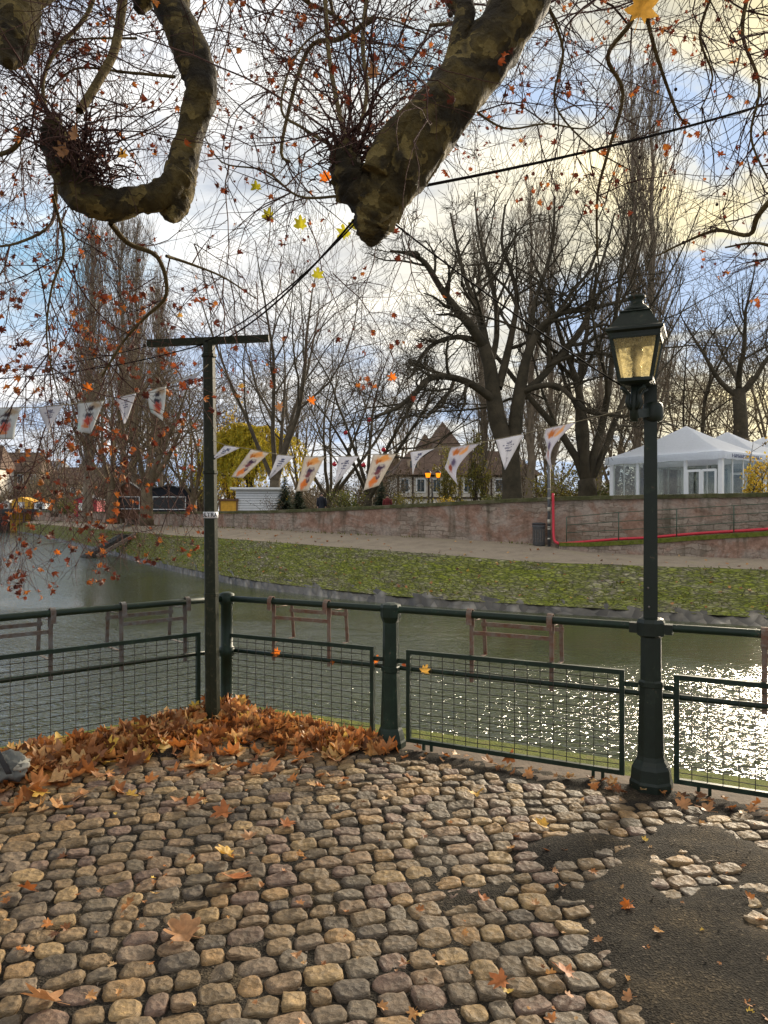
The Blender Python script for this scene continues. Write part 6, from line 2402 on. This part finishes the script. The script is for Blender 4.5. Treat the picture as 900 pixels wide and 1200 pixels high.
def walled(name, label, cat, c, w, d, h, wall, roof, rot=0, rh=.6, over=.12, group=None, openings=(), gable=True, flat=False, face='front'):
    """small timber hut: walls, roof, openings on the side that faces the canal"""
    t = thing(name, label, cat, c, group)
    m = Matrix.Rotation(rot, 3, 'Z')
    def q(x, y, z): return c + m @ Vector((x, y, z))
    mb = MB()
    if flat:
        mb.box(q(0, 0, h / 2), (w, d, h), rot)
    else:
        vs = []
        for y in (-d / 2, d / 2):
            vs += [q(-w / 2, y, 0), q(w / 2, y, 0), q(w / 2, y, h), q(0, y, h + rh), q(-w / 2, y, h)]
        mb.add(vs, [(0, 1, 2, 3, 4), (9, 8, 7, 6, 5), (0, 5, 6, 1), (1, 6, 7, 2), (4, 9, 5, 0)], False)
    mb.build('wall', M[wall], t)
    rb = MB()
    if flat:
        rb.box(q(0, -.05, h + .07), (w + 2 * over, d + 2 * over, .13), rot)
    else:
        for s in (-1, 1):
            e = Vector((s * (w / 2 + over), 0, h - rh * over / (w / 2)))
            vs = []
            for y in (-d / 2 - over, d / 2 + over):
                vs += [q(e.x, y, e.z + .01), q(0, y, h + rh + .01), q(0, y, h + rh + .09), q(e.x, y, e.z + .09)]
            rb.add(vs, [(0, 1, 2, 3), (7, 6, 5, 4), (0, 4, 5, 1), (1, 5, 6, 2), (2, 6, 7, 3), (3, 7, 4, 0)], False)
    rb.build('roof', M[roof], t)
    for (x, z, ow, oh, mat, nm) in openings:
        ob = MB(); ob.box(q(x, -d / 2 - .012, z), (ow, .05, oh), rot); o = ob.build(nm, M[mat], t)
        fb = MB()
        for sx in (-1, 1): fb.box(q(x + sx * (ow / 2 + .03), -d / 2 - .02, z), (.06, .08, oh + .12), rot)
        for sz in (-1, 1): fb.box(q(x, -d / 2 - .022, z + sz * (oh / 2 + .03)), (ow, .08, .06), rot)
        fb.build('frame', M['white_paint' if wall != 'white_paint' else 'grey_metal'], o)
    return t, q

STALLS = 'market stalls along the far bank'
def huts():
    t, q = walled('market_stall', 'white boarded chalet with flat roof behind the wall', 'stall', gp(304, 50), 3.0, 2.4, 2.0, 'white_paint', 'white_paint', R(8), flat=True, group=STALLS, over=.35)
    mb = MB()
    for k in range(12):
        mb.box(q(0, -1.2 - .012, .14 + k * .16), (2.96, .03, .02), R(8))
    mb.build('board_joint', M['roof_grey'], t)
    t, q = walled('market_stall', 'orange yellow wooden box stall just right of the black pole', 'stall', gp(268, 49), 1.2, 1.2, 1.25, 'yellow_wood', 'brown_wood', R(10), flat=True, group=STALLS, over=.05)
    for x in (-.55, .55):
        mb = MB(); mb.box(q(x, -.62, .62), (.09, .05, 1.2), R(10)); mb.build('corner_trim', M['brown_wood'], t)
    walled('market_stall', 'brown wooden stall with pale roof between two dark trunks', 'stall', gp(152, 60), 2.6, 2.4, 2.0, 'brown_wood', 'roof_grey', R(12), .9, group=STALLS, openings=[(0, 1.25, 1.7, .9, 'dark', 'hatch')])
    walled('market_stall', 'dark blue stall with square front behind the hanging leaves', 'stall', gp(202, 58), 3.4, 2.4, 2.2, 'coat_navy', 'dark', R(5), .3, group=STALLS, openings=[(0, 1.2, 2.4, .9, 'dark', 'hatch')])
    walled('market_stall', 'dark red stall with white sign under the left poplars', 'stall', gp(105, 84), 2.6, 2.4, 1.9, 'red_wood', 'roof_grey', R(0), .4, group=STALLS, openings=[(0, 1.1, 1.3, .7, 'white_paint', 'hatch')])
    walled('market_stall', 'yellow gabled stall on the bridge with white window', 'stall', P(30, 596.5, 112), 2.9, 2.5, 1.15, 'yellow_wood', 'yellow_wood', 0, .55, group=STALLS, openings=[(0, .6, .8, .75, 'white_paint', 'window')])
    walled('market_stall', 'cream gabled stall on the bridge left of the yellow stall', 'stall', P(11.5, 596.5, 112), 1.0, 2.0, .95, 'plaster', 'plaster', 0, .35, group=STALLS, openings=[(0, .45, .4, .6, 'brown_wood', 'door')])
    walled('market_stall', 'low red stall at the left photo edge of the bridge', 'stall', P(-4, 596.5, 112), 2.2, 2.0, .5, 'red_wood', 'roof_grey', 0, .3, group=STALLS, openings=[(0, .25, 1.2, .25, 'dark', 'hatch')])
    walled('market_stall', 'small blue white stall right of the yellow bridge stall', 'stall', P(50, 596.5, 112), 1.6, 2.0, .95, 'white_paint', 'orange_box', 0, .2, group=STALLS, openings=[(0, .5, .7, .5, 'glass_dark', 'window')])
    # orange box
    c = gp(624, 36.5)
    t = thing('orange_box', 'orange box with a black and white mark on the park wall', 'box', c)
    mb = MB(); mb.box(c + Vector((.12, 0, .42)), (.72, .6, .60), R(-8)); mb.build('body', M['orange_box'], t)
    mb = MB(); mb.box(c + Vector((-.38, 0, .38)), (.28, .5, .50), R(-8)); mb.build('end_panel', M['dark'], t)
    mb = MB()
    for (x, z, w, h) in ((-.42, .52, .14, .16), (-.36, .38, .22, .08), (-.44, .28, .10, .12)): mb.box(c + Vector((x, -.27, z)), (w, .03, h), R(-8), Matrix.Rotation(.4, 3, 'Y'))
    mb.build('mark', M['white_paint'], t)
    mb = MB(); mb.box(c + Vector((.12, 0, .745)), (.76, .64, .05), R(-8)); mb.build('lid', M['orange_box'], t)
    # wicker panel
    c = gp(548, 41)
    t = thing('lattice_panel', 'tan wooden lattice panel left of the forked trunk', 'panel', c)
    mb = MB()
    w, h = 1.2, .95
    for x in (-w / 2, w / 2): mb.box(c + Vector((x, 0, h / 2 + .05)), (.06, .06, h + .1))
    for z in (.08, h): mb.box(c + Vector((0, 0, z)), (w - .07, .05, .06))
    mb.build('frame', M['plaster_tan'], t)
    mb = MB()
    for k in range(22):
        x = -w / 2 - h + k * (w + h) / 14
        for s in (-1, 1):
            xa, xb = (x, x + h) if s > 0 else (x + h, x)
            za, zb = .1, h
            # clip to the panel
            def clip(xa, za, xb, zb):
                pts = []
                for lim_ in (-w / 2, w / 2):
                    pass
                A = Vector((xa, 0, za)); B = Vector((xb, 0, zb))
                t0, t1 = 0, 1
                dx = B.x - A.x
                for bound, sg in ((-w / 2, 1), (w / 2, -1)):
                    p_ = (bound - A.x) / dx
                    if dx * sg > 0: t0 = max(t0, p_)
                    else: t1 = min(t1, p_)
                return (A.lerp(B, t0), A.lerp(B, t1)) if t1 > t0 + .02 else None
            q = clip(xa, za, xb, zb)
            if q: mb.beam(c + q[0] + Vector((0, .012 * s, 0)), c + q[1] + Vector((0, .012 * s, 0)), .012, .035)
    mb.build('lattice', M['plaster_tan'], t)
huts()

def twin_lamp():
    c = gp(506.5, 48)
    t = thing('twin_lamp', 'street lamp with two lit orange lanterns in front of the tiled house', 'street lamp', c)
    top = P(506.5, 561, 48)
    mb = MB(); mb.tube([c, Vector((top.x, top.y, top.z))], [.07, .05], 8); mb.lathe(c, [(.14, 0), (.14, .3), (.08, .5)], 10); mb.build('pole', M['dark'], t)
    for (px, s) in ((501.5, -1), (513.5, 1)):
        q = P(px, 559.5, 48)
        mb = MB(); mb.tube([Vector(x) for x in catmull([top + Vector((0, 0, -.25)), top.lerp(q, .5) + Vector((0, 0, -.25)), q + Vector((0, 0, -.02))], 4)], .025, 6)
        mb.build('arm', M['dark'], t)
    for (px, w) in ((501.5, .20), (513.5, .17)):
        q = P(px, 559.5, 48)
        b = MB(); b.lathe(q, [(w * .8, 0), (w * 1.15, .26), (w * 1.15, .28)], 4, .6, False); lan = b.build('lantern', M['lit_orange'], t)
        b = MB(); b.lathe(q + Vector((0, 0, .285)), [(w * 1.5, 0), (w * .8, .14), (w * .3, .18), (.02, .25)], 4, .6, False); b.build('lamp_cap', M['dark'], lan)
twin_lamp()

def person(px, d, coat, label, hgt, carry):
    c = gp(px, d)
    # continuous body from a skinned skeleton
    s = hgt / 1.75
    J = {'pel': (0, 0, .92), 'ch': (0, 0, 1.25), 'nk': (0, 0, 1.48), 'hd': (0, -.02, 1.60), 'top': (0, -.01, 1.72),
         'lh': (-.10, 0, .88), 'lk': (-.11, -.04, .48), 'la': (-.11, .04, .09), 'lt': (-.12, -.12, .04),
         'rh': (.10, 0, .88), 'rk': (.11, .05, .48), 'ra': (.11, .10, .09), 'rt': (.12, -.05, .04),
         'ls': (-.19, 0, 1.42), 'le': (-.25, .03, 1.14), 'lw': (-.24, -.06, .90), 'lf': (-.23, -.08, .80),
         'rs': (.19, 0, 1.42), 're': (.25, .03, 1.14), 'rw': (.24, -.06, .90), 'rf': (.23, -.08, .80)}
    rad = {'pel': .15, 'ch': .16, 'nk': .06, 'hd': .095, 'top': .07, 'lh': .10, 'lk': .065, 'la': .045, 'lt': .04, 'rh': .10, 'rk': .065, 'ra': .045, 'rt': .04,
           'ls': .075, 'le': .055, 'lw': .04, 'lf': .035, 'rs': .075, 're': .055, 'rw': .04, 'rf': .035}
    E = [('pel', 'ch'), ('ch', 'nk'), ('nk', 'hd'), ('hd', 'top'), ('pel', 'lh'), ('lh', 'lk'), ('lk', 'la'), ('la', 'lt'), ('pel', 'rh'), ('rh', 'rk'), ('rk', 'ra'), ('ra', 'rt'),
         ('ch', 'ls'), ('ls', 'le'), ('le', 'lw'), ('lw', 'lf'), ('ch', 'rs'), ('rs', 're'), ('re', 'rw'), ('rw', 'rf')]
    keys = list(J)
    me = bpy.data.meshes.new('person')
    me.from_pydata([tuple(x * s for x in J[k]) for k in keys], [(keys.index(a), keys.index(b)) for a, b in E], [])
    o = bpy.data.objects.new('person', me); C.objects.link(o)
    o.location = c
    sk = o.modifiers.new('skin', 'SKIN')
    for i, k in enumerate(keys):
        me.skin_vertices[0].data[i].radius = (rad[k] * s, rad[k] * s)
        me.skin_vertices[0].data[i].use_root = (k == 'pel')
    o.modifiers.new('sub', 'SUBSURF').levels = 1
    dg = bpy.context.evaluated_depsgraph_get()
    m2 = bpy.data.meshes.new_from_object(o.evaluated_get(dg))
    o.modifiers.clear()
    o.data = m2
    m2.materials.clear(); m2.materials.append(M['skin'])
    for p in m2.polygons: p.use_smooth = True
    tag(o, label, 'person', 'people in the park')
    off = Vector(c)
    ct = MB()
    ct.lathe(off + Vector((0, 0, .62 * s)), [(.24 * s, 0), (.23 * s, .15 * s), (.20 * s, .4 * s), (.215 * s, .62 * s), (.225 * s, .76 * s), (.15 * s, .86 * s), (.085 * s, .90 * s)], 14)
    for sx in (-1, 1):
        ct.tube([off + Vector((sx * .19, 0, 1.43)) * s, off + Vector((sx * .255, .03, 1.14)) * s, off + Vector((sx * .24, -.06, .88)) * s], [.095 * s, .078 * s, .062 * s], 8)
    ct.build('coat', M[coat], o)
    for sx, kk, aa in ((-1, 'lk', 'la'), (1, 'rk', 'ra')):
        tr = MB(); tr.tube([off + Vector((sx * .10, 0, .88)) * s, off + Vector(J[kk]) * s, off + Vector(J[aa]) * s], [.115 * s, .085 * s, .07 * s], 8)
        tr.build('trouser_leg', M['red_wood' if carry else 'dark'], o)
    hr = MB(); hr.sphere(off + Vector((0, .02, 1.645)) * s, .11 * s, 12, 8, (1, 1.05, 1)); 
    hr.build('hair', M['hair'], o)
person(377, 41.5, 'coat_navy', 'person in a long dark coat walking behind the wall', 1.62, True)
person(454, 41.0, 'coat_red', 'person in a dark red coat beside the small fir', 1.50, False)

def building(name, label, c, w, d, h, roof_h, wall, rot, rows, cols, win=(.9, 1.3), roof='roof_tiles', eaves=.4, hip=0.0, cat='building', group=None, timber=False, dormers=0, chim=0):
    t = thing(name, label, cat, c, group)
    m = Matrix.Rotation(rot, 3, 'Z')
    def q(x, y, z): return c + m @ Vector((x, y, z))
    mb = MB(); mb.box(q(0, 0, h / 2), (w, d, h), rot); mb.build('wall', M[wall], t)
    rb = MB()
    vs = [q(-w / 2 - eaves, -d / 2 - eaves, h), q(w / 2 + eaves, -d / 2 - eaves, h), q(w / 2 + eaves, d / 2 + eaves, h), q(-w / 2 - eaves, d / 2 + eaves, h), q(-w / 2 + hip, 0, h + roof_h), q(w / 2 - hip, 0, h + roof_h)]
    rb.add(vs, [(0, 1, 5, 4), (2, 3, 4, 5), (1, 2, 5), (3, 0, 4), (3, 2, 1, 0)], False)
    ro = rb.build('roof', M[roof], t)
    for k in range(chim):
        cb = MB(); x = w * (k + 1) / (chim + 1) - w / 2
        cb.box(q(x, .3, h + roof_h - .1), (.7, .7, 1.7), rot); cb.build('chimney', M['sandstone'], ro)
    for k in range(dormers):
        x = w * (k + .5) / dormers - w / 2
        db = MB()
        yy = -d / 2 * .62
        zz = h + roof_h * .24
        db.box(q(x, yy, zz + .35), (1.1, 1.6, 1.1), rot)
        do = db.build('dormer', M['plaster_tan'], ro)
        db = MB(); db.box(q(x, yy - .82, zz + .45), (.7, .06, .7), rot); db.build('pane', M['glass_dark'], do)
    for i in range(rows):
        for j in range(cols):
            x = w * (j + .5) / cols - w / 2; z = h * (i + .55) / rows
            fb = MB(); fb.box(q(x, -d / 2 - .02, z), (win[0] + .25, .08, win[1] + .25), rot); fo = fb.build('window', M['white_paint'], t)
            pb = MB(); pb.box(q(x - win[0] * .26, -d / 2 - .06, z), (win[0] * .46, .06, win[1]), rot); pb.box(q(x + win[0] * .26, -d / 2 - .06, z), (win[0] * .46, .06, win[1]), rot); pb.build('pane', M['glass_dark'], fo)
    if timber:
        tb = MB()
        for i in range(rows + 1):
            tb.box(q(0, -d / 2 - .03, h * i / rows + (.1 if i < rows else -.12)), (w - .1, .10, .18), rot)
        for j in range(cols + 1):
            tb.box(q(w * j / cols - w / 2 + (.12 if j == 0 else (-.12 if j == cols else 0)), -d / 2 - .028, h / 2), (.18, .085, h - .5), rot)
        tb.build('timber_frame', M['timber'], t)
    return t, q
hc = P(538, 600, 82); hc.z = .5
building('timber_house', 'long white house with steep brown tiled roof behind the park', hc, 15.0, 9, 5.0, 2.9, 'plaster', R(6), 2, 9, (.75, 1.25), 'roof_tiles', .5, 2.0, 'house', None, True, 4, 2)
hc = P(478, 600, 96); hc.z = .5
building('tiled_house', 'lower brown roofed house left of the long white house', hc, 9.0, 8, 4.8, 3.0, 'plaster_tan', R(-4), 2, 5, (.8, 1.3), 'roof_tiles', .5, 1.0, 'house', None, False, 2, 2)
hc = P(20, 600, 150); hc.z = .5
building('quay_house', 'tan house with shuttered windows behind the bridge at far left', hc, 12, 9, 9.0, 4.2, 'plaster_tan', R(5), 3, 5, (.9, 1.5), 'roof_tiles', .5, 1.0, 'house', 'houses behind the bridge', False, 2, 1)
hc = P(-22, 600, 140); hc.z = .5
building('quay_house', 'half timbered house cut by the left photo edge', hc, 9, 8, 9.2, 4.6, 'plaster', R(8), 4, 5, (.8, 1.2), 'roof_tiles', .5, .5, 'house', 'houses behind the bridge', True, 0, 1)
hc = P(52, 600, 165); hc.z = .5
building('quay_house', 'grey stone house to the right of the tan house', hc, 11, 9, 9.0, 3.5, 'sandstone', R(-3), 3, 5, (.9, 1.5), 'roof_grey', .5, 1.0, 'house', 'houses behind the bridge', False, 0, 1)
hc = P(110, 600, 150); hc.z = .5
building('quay_house', 'brown roofed house behind the left poplars', hc, 16, 9, 6.6, 3.6, 'plaster_tan', R(0), 2, 7, (.9, 1.4), 'roof_tiles', .5, 1.5, 'house', 'houses behind the bridge', False, 3, 2)

def church():
    c = P(515, 600, 130); c.z = .5
    t = thing('church', 'sandstone church with two pointed spires rising over the tiled roof', 'church', c)
    for (px, yt, w, ye) in ((518.5, 494, 4.6, 523), (498, 508, 2.6, 526)):
        a = P(px, ye, 130); top = P(px, yt, 130)
        mb = MB(); mb.box(Vector((a.x, 130, a.z / 2)), (w, w, a.z), R(20)); tw = mb.build('tower', M['sandstone'], t)
        mb = MB()
        q = w / 2 * 1.414 * 1.06
        mb.lathe((a.x, 130, a.z), [(q, 0), (q * .8, (top.z - a.z) * .22), (.03, top.z - a.z)], 4, R(45 + 20), False); mb.build('spire', M['roof_tiles'], tw)
        mb = MB()
        m = Matrix.Rotation(R(20), 3, 'Z')
        mb.box(Vector((a.x, 130, a.z - 1.6)) + m @ Vector((0, -w / 2 - .02, 0)), (.7, .1, 1.6), R(20)); mb.build('belfry_opening', M['dark'], tw)
    mb = MB(); mb.box((c.x + 5, 134, 5), (16, 10, 10), R(20)); mb.build('nave', M['sandstone'], t)
church()

def bridge():
    D = 110
    z1 = P(0, 596.5, D).z; z0 = P(0, 600.8, D).z
    a = P(-180, 598, D); b = P(46, 598, D)
    t = thing('bridge', 'dark flat bridge over the canal at the far left', 'bridge', Vector(((a.x + b.x) / 2, D, z0)))
    mb = MB(); mb.box(((a.x + b.x) / 2, D + 3, (z0 + z1) / 2), (b.x - a.x, 6.5, z1 - z0)); mb.build('deck', M['bridge'], t)
    mb = MB()
    n = 40
    for k in range(n + 1):
        x = a.x + (b.x - a.x) * k / n
        mb.box((x, D - .2, z1 + .45), (.05, .05, .9))
    mb.box(((a.x + b.x) / 2, D - .2, z1 + .92), (b.x - a.x, .07, .06)); mb.box(((a.x + b.x) / 2, D - .2, z1 + .35), (b.x - a.x, .04, .04))
    mb.build('railing', M['bridge'], t)
    for px in (26, -30, -90):
        p = P(px, 600, D); mb = MB(); mb.lathe((p.x, D + .5, -1.6), [(.14, 0), (.14, z0 + 1.6)], 10); mb.build('pier', M['bridge'], t)
    # dark abutment under the left span and yellow hoarding under the right span
    p0, p1 = P(-200, 600, 118), P(9.5, 600, 118)
    mb = MB(); mb.box(((p0.x + p1.x) / 2, 119, .1), (p1.x - p0.x, 1.5, 3.4))
    mb.build('abutment', M['bridge'], t)
    p0, p1 = P(10, 600, 113), P(47, 600, 113)
    c = Vector(((p0.x + p1.x) / 2, 113.5, -1.4))
    t2 = thing('hoarding', 'bright yellow boarded hoarding under the bridge', 'hoarding', c)
    zt = P(0, 601, 113).z
    mb = MB(); mb.box((c.x, 113.5, (zt - 1.5) / 2), (p1.x - p0.x, .12, zt + 1.5)); mb.build('boards', M['yellow_wood'], t2)
    mb = MB()
    for k in range(5): mb.box((p0.x + (p1.x - p0.x) * (k + .5) / 5, 113.42, (zt - 1.5) / 2), (.06, .05, zt + 1.45))
    mb.box((c.x, 113.41, .5), (p1.x - p0.x, .04, .1)); mb.build('battens', M['brown_wood'], t2)
    mb = MB()
    for px in (40, 44): 
        p = P(px, 600, 112.6); mb.box((p.x, 112.8, .2), (.5, .1, 2.6))
bridge()

# ------------------------------------------------------------------ labels that single things out by their neighbours
RELABEL = {
 'dark flat bridge over the canal at the far left': 'dark flat bridge carrying the yellow gabled stall over the canal',
 'red bauble left of the highest bauble': 'red bauble just below the highest bauble in the bare tree',
 'pale string of pennants from the left photo edge up to the T pole': 'pale bunting string rising to the top of the T pole',
 'orange leaf caught on the mid rail left in the first right panel': 'larger orange leaf caught on the mid rail between the pole and octagonal post',
 'small orange leaf caught on the mid rail right in the first right panel': 'small orange leaf caught on the mid rail near the octagonal post',
 'yellow leaf caught in the wire of the second right panel': 'yellow leaf caught in the wire mesh beside the octagonal post',
 'grey and white cloth bag with black strap slumped on cobbles at the left photo edge': 'grey and white cloth bag with black strap slumped beside the leaf heap',
 'biggest tan leaf lying folded on the cobbles left of centre': 'biggest tan leaf lying folded on the open cobbles',
 'dull brown leaf flattened between cobbles left of the big tan leaf': 'dull brown leaf flattened between cobbles behind the big folded tan leaf',
 'orange brown leaf on the cobbles near the left photo edge': 'orange brown leaf lying alone on cobbles below the cloth bag',
 'pale tan leaf with torn lobes in the bottom left corner': 'large pale tan leaf with spread lobes, lowest leaf on the cobbles',
 'rust leaf right of the middle on dark cobbles': 'rust leaf on dark cobbles straight below the first mesh panel',
 'small rust leaf at the left tip of the grit patch': 'small rust leaf at the pointed tip of the grit patch',
 'tan leaf on the kerb right of the lamp post': 'tan leaf on the kerb just past the lamp post foot',
 'smaller tan leaf by the foot of the right mesh panel': 'smaller tan leaf by the foot of the mesh panel past the lamp',
 'dark brown leaf on the kerb at the right photo edge': 'dark brown leaf on the kerb furthest along past the lamp post',
 'small dark fir right of the dark coated walker by the red coat': 'small dark fir standing beside the red coated walker',
 'small dark fir at the right end of the white chalet': 'small dark fir touching the end of the white chalet',
 'fir in front of the multi stemmed tree, left of the white chalet': 'fir between the white chalet and the dark coated walker',
 'tan wooden lattice panel left of the forked trunk': 'tan wooden lattice panel between the tiled house and forked trunk',
 'black loudspeaker hanging by the left pavilion post': 'black loudspeaker hanging inside the glazed pavilion',
 'yellow green shrub right of the dark coated walker': 'yellow green shrub between the two walkers',
 'dark green shrub left of the pavilion posts': 'dark green shrub between the stickered post and the pavilion',
 'ivy green bush against the tiled house, left of the slim poplar': 'tall ivy green bush climbing in front of the long white house',
 'ivy bush at the foot of the thin poplar left of the forked trunk': 'ivy bush at the foot of the thin poplar by the forked trunk',
 'overgrown bush trailing on the pink wall at the far left': 'overgrown bush trailing over the pink wall near the bridge',
 'greenish hedge to the left of the yellow box': 'greenish hedge behind the black pole and yellow box',
 'dense bare hedge at the right of the pavilions': 'dense bare hedge behind the pavilion roofs',
 'orange yellow wooden box stall just right of the black pole': 'orange yellow wooden box stall beside the white chalet',
 'dark red stall with white sign under the left poplars': 'dark red stall with white sign between bridge and poplars',
 'cream gabled stall on the bridge left of the yellow stall': 'small cream gabled stall next to the yellow stall on the bridge',
 'low red stall at the left photo edge of the bridge': 'low red stall on the bridge beyond the cream stall',
 'small blue white stall right of the yellow bridge stall': 'small blue white stall with orange roof at the bridge end',
 'bare tree hung with red baubles left of the tiled roof': 'bare tree hung with red baubles beside the tiled roof',
 'bare twiggy tree at the right of the white chalet': 'bare twiggy tree between the white chalet and the bauble tree',
 'twisted dark tree close to the left of the T pole': 'twisted dark tree between the brown stall and the T pole',
 'nearest white glazed pavilion with double door, largest of the three peaks': 'white glazed pavilion with double door, largest of the three peaks',
 'second white pavilion directly behind the nearest one': 'white pavilion with the middle one of the three tent peaks',
 'furthest white pavilion roof at the right photo edge': 'white pavilion with the smallest of the three tent peaks',
 'small white pennant nearest right of the black pole, tip blown left': 'small white pennant with its tip blown across the black pole',
 'white pennant in front of the yellow willow, third right of the black pole': 'white pennant in front of the yellow willow between two picture banners',
 'white pennant second from the left photo edge, dark emblem': 'pale pennant with dark emblem between the blue grey and red black banners',
 'white pennant pointing down between the two left picture banners': 'white pennant between the red and black banner and the folded blue banner',
 'faded pennant tilted up close to the left of the T pole': 'faded pennant tilted upward close under the T pole arm',
 'narrow picture banner with orange print, second right of the black pole': 'narrow slanted picture banner between the black pole and yellow willow',
 'blue grey picture banner cut by the left photo edge': 'blue grey picture banner, outermost on the string left of the pole',
 'picture banner with red and black print in front of the left poplars': 'picture banner with red and black print in front of the poplar trunks',
 'folded blue picture banner with red disc nearest left of the pole': 'folded blue picture banner with red disc below the T pole arm',
 'mottled plane tree whose bent knuckled limb hangs in the top left': 'mottled plane tree with the U shaped bent limb and leaf filled knuckle',
 'mottled plane tree whose thick limb slants down from the top middle': 'mottled plane tree whose thick straight limb slants down to a blunt knuckle',
 'grey planter rack on the left railing nearest the black pole': 'grey planter rack on the side railing closest to the black pole',
 'grey planter rack on the left railing, cut by the left photo edge': 'grey planter rack hooked above the cloth bag, outermost on the side railing',
 'pale rusty planter rack right of the lamp post, cut by the photo edge': 'pale rusty planter rack hooked on the rail past the lamp post',
 'slim bare poplar behind the forked trunk, left of the stickered post': 'slim bare poplar between the forked trunk and the stickered post',
 'thin bare poplar directly left of the big forked trunk': 'thin ivy footed poplar standing close beside the big forked trunk',
 'bare poplar furthest left above the market stalls': 'tallest bare poplar above the red market stall',
 'bare poplar behind the left picture banners': 'bare poplar behind the brown stall and the picture banners',
 'lower bare poplar just left of the T pole': 'lower bare poplar behind the dark blue stall',
 'thick black cable strung from the right photo edge to the plane tree limb': 'thick black cable crossing the tall poplar to the plane limb',
 'lower thin cable sagging left from the T pole arm to the photo edge': 'thicker of two thin cables running from the T pole towards the poplars',
 'upper thin cable sagging left from the end of the T pole arm': 'thinnest cable leaving the outer tip of the T pole arm',
 'tan house with shuttered windows behind the bridge at far left': 'tan house with many windows behind the bridge stalls',
 'half timbered house cut by the left photo edge': 'pale half timbered house behind the bridge',
 'grey stone house to the right of the tan house': 'grey stone house with grey roof beside the tan bridge house',
 'brown roofed house behind the left poplars': 'long brown roofed house behind the poplar trunks',
 'mossy stone ramp climbing to the right along the pink wall': 'mossy stone ramp climbing along the pink wall under the red hose',
 'red chair inside the pavilion left of the lantern pole': 'red chair beside the white table inside the pavilion',
 'lower brown roofed house left of the long white house': 'lower tan house with brown roof next to the long white house',
}
for o in bpy.data.objects:
    if 'label' in o.keys() and o['label'] in RELABEL:
        o['label'] = RELABEL[o['label']]
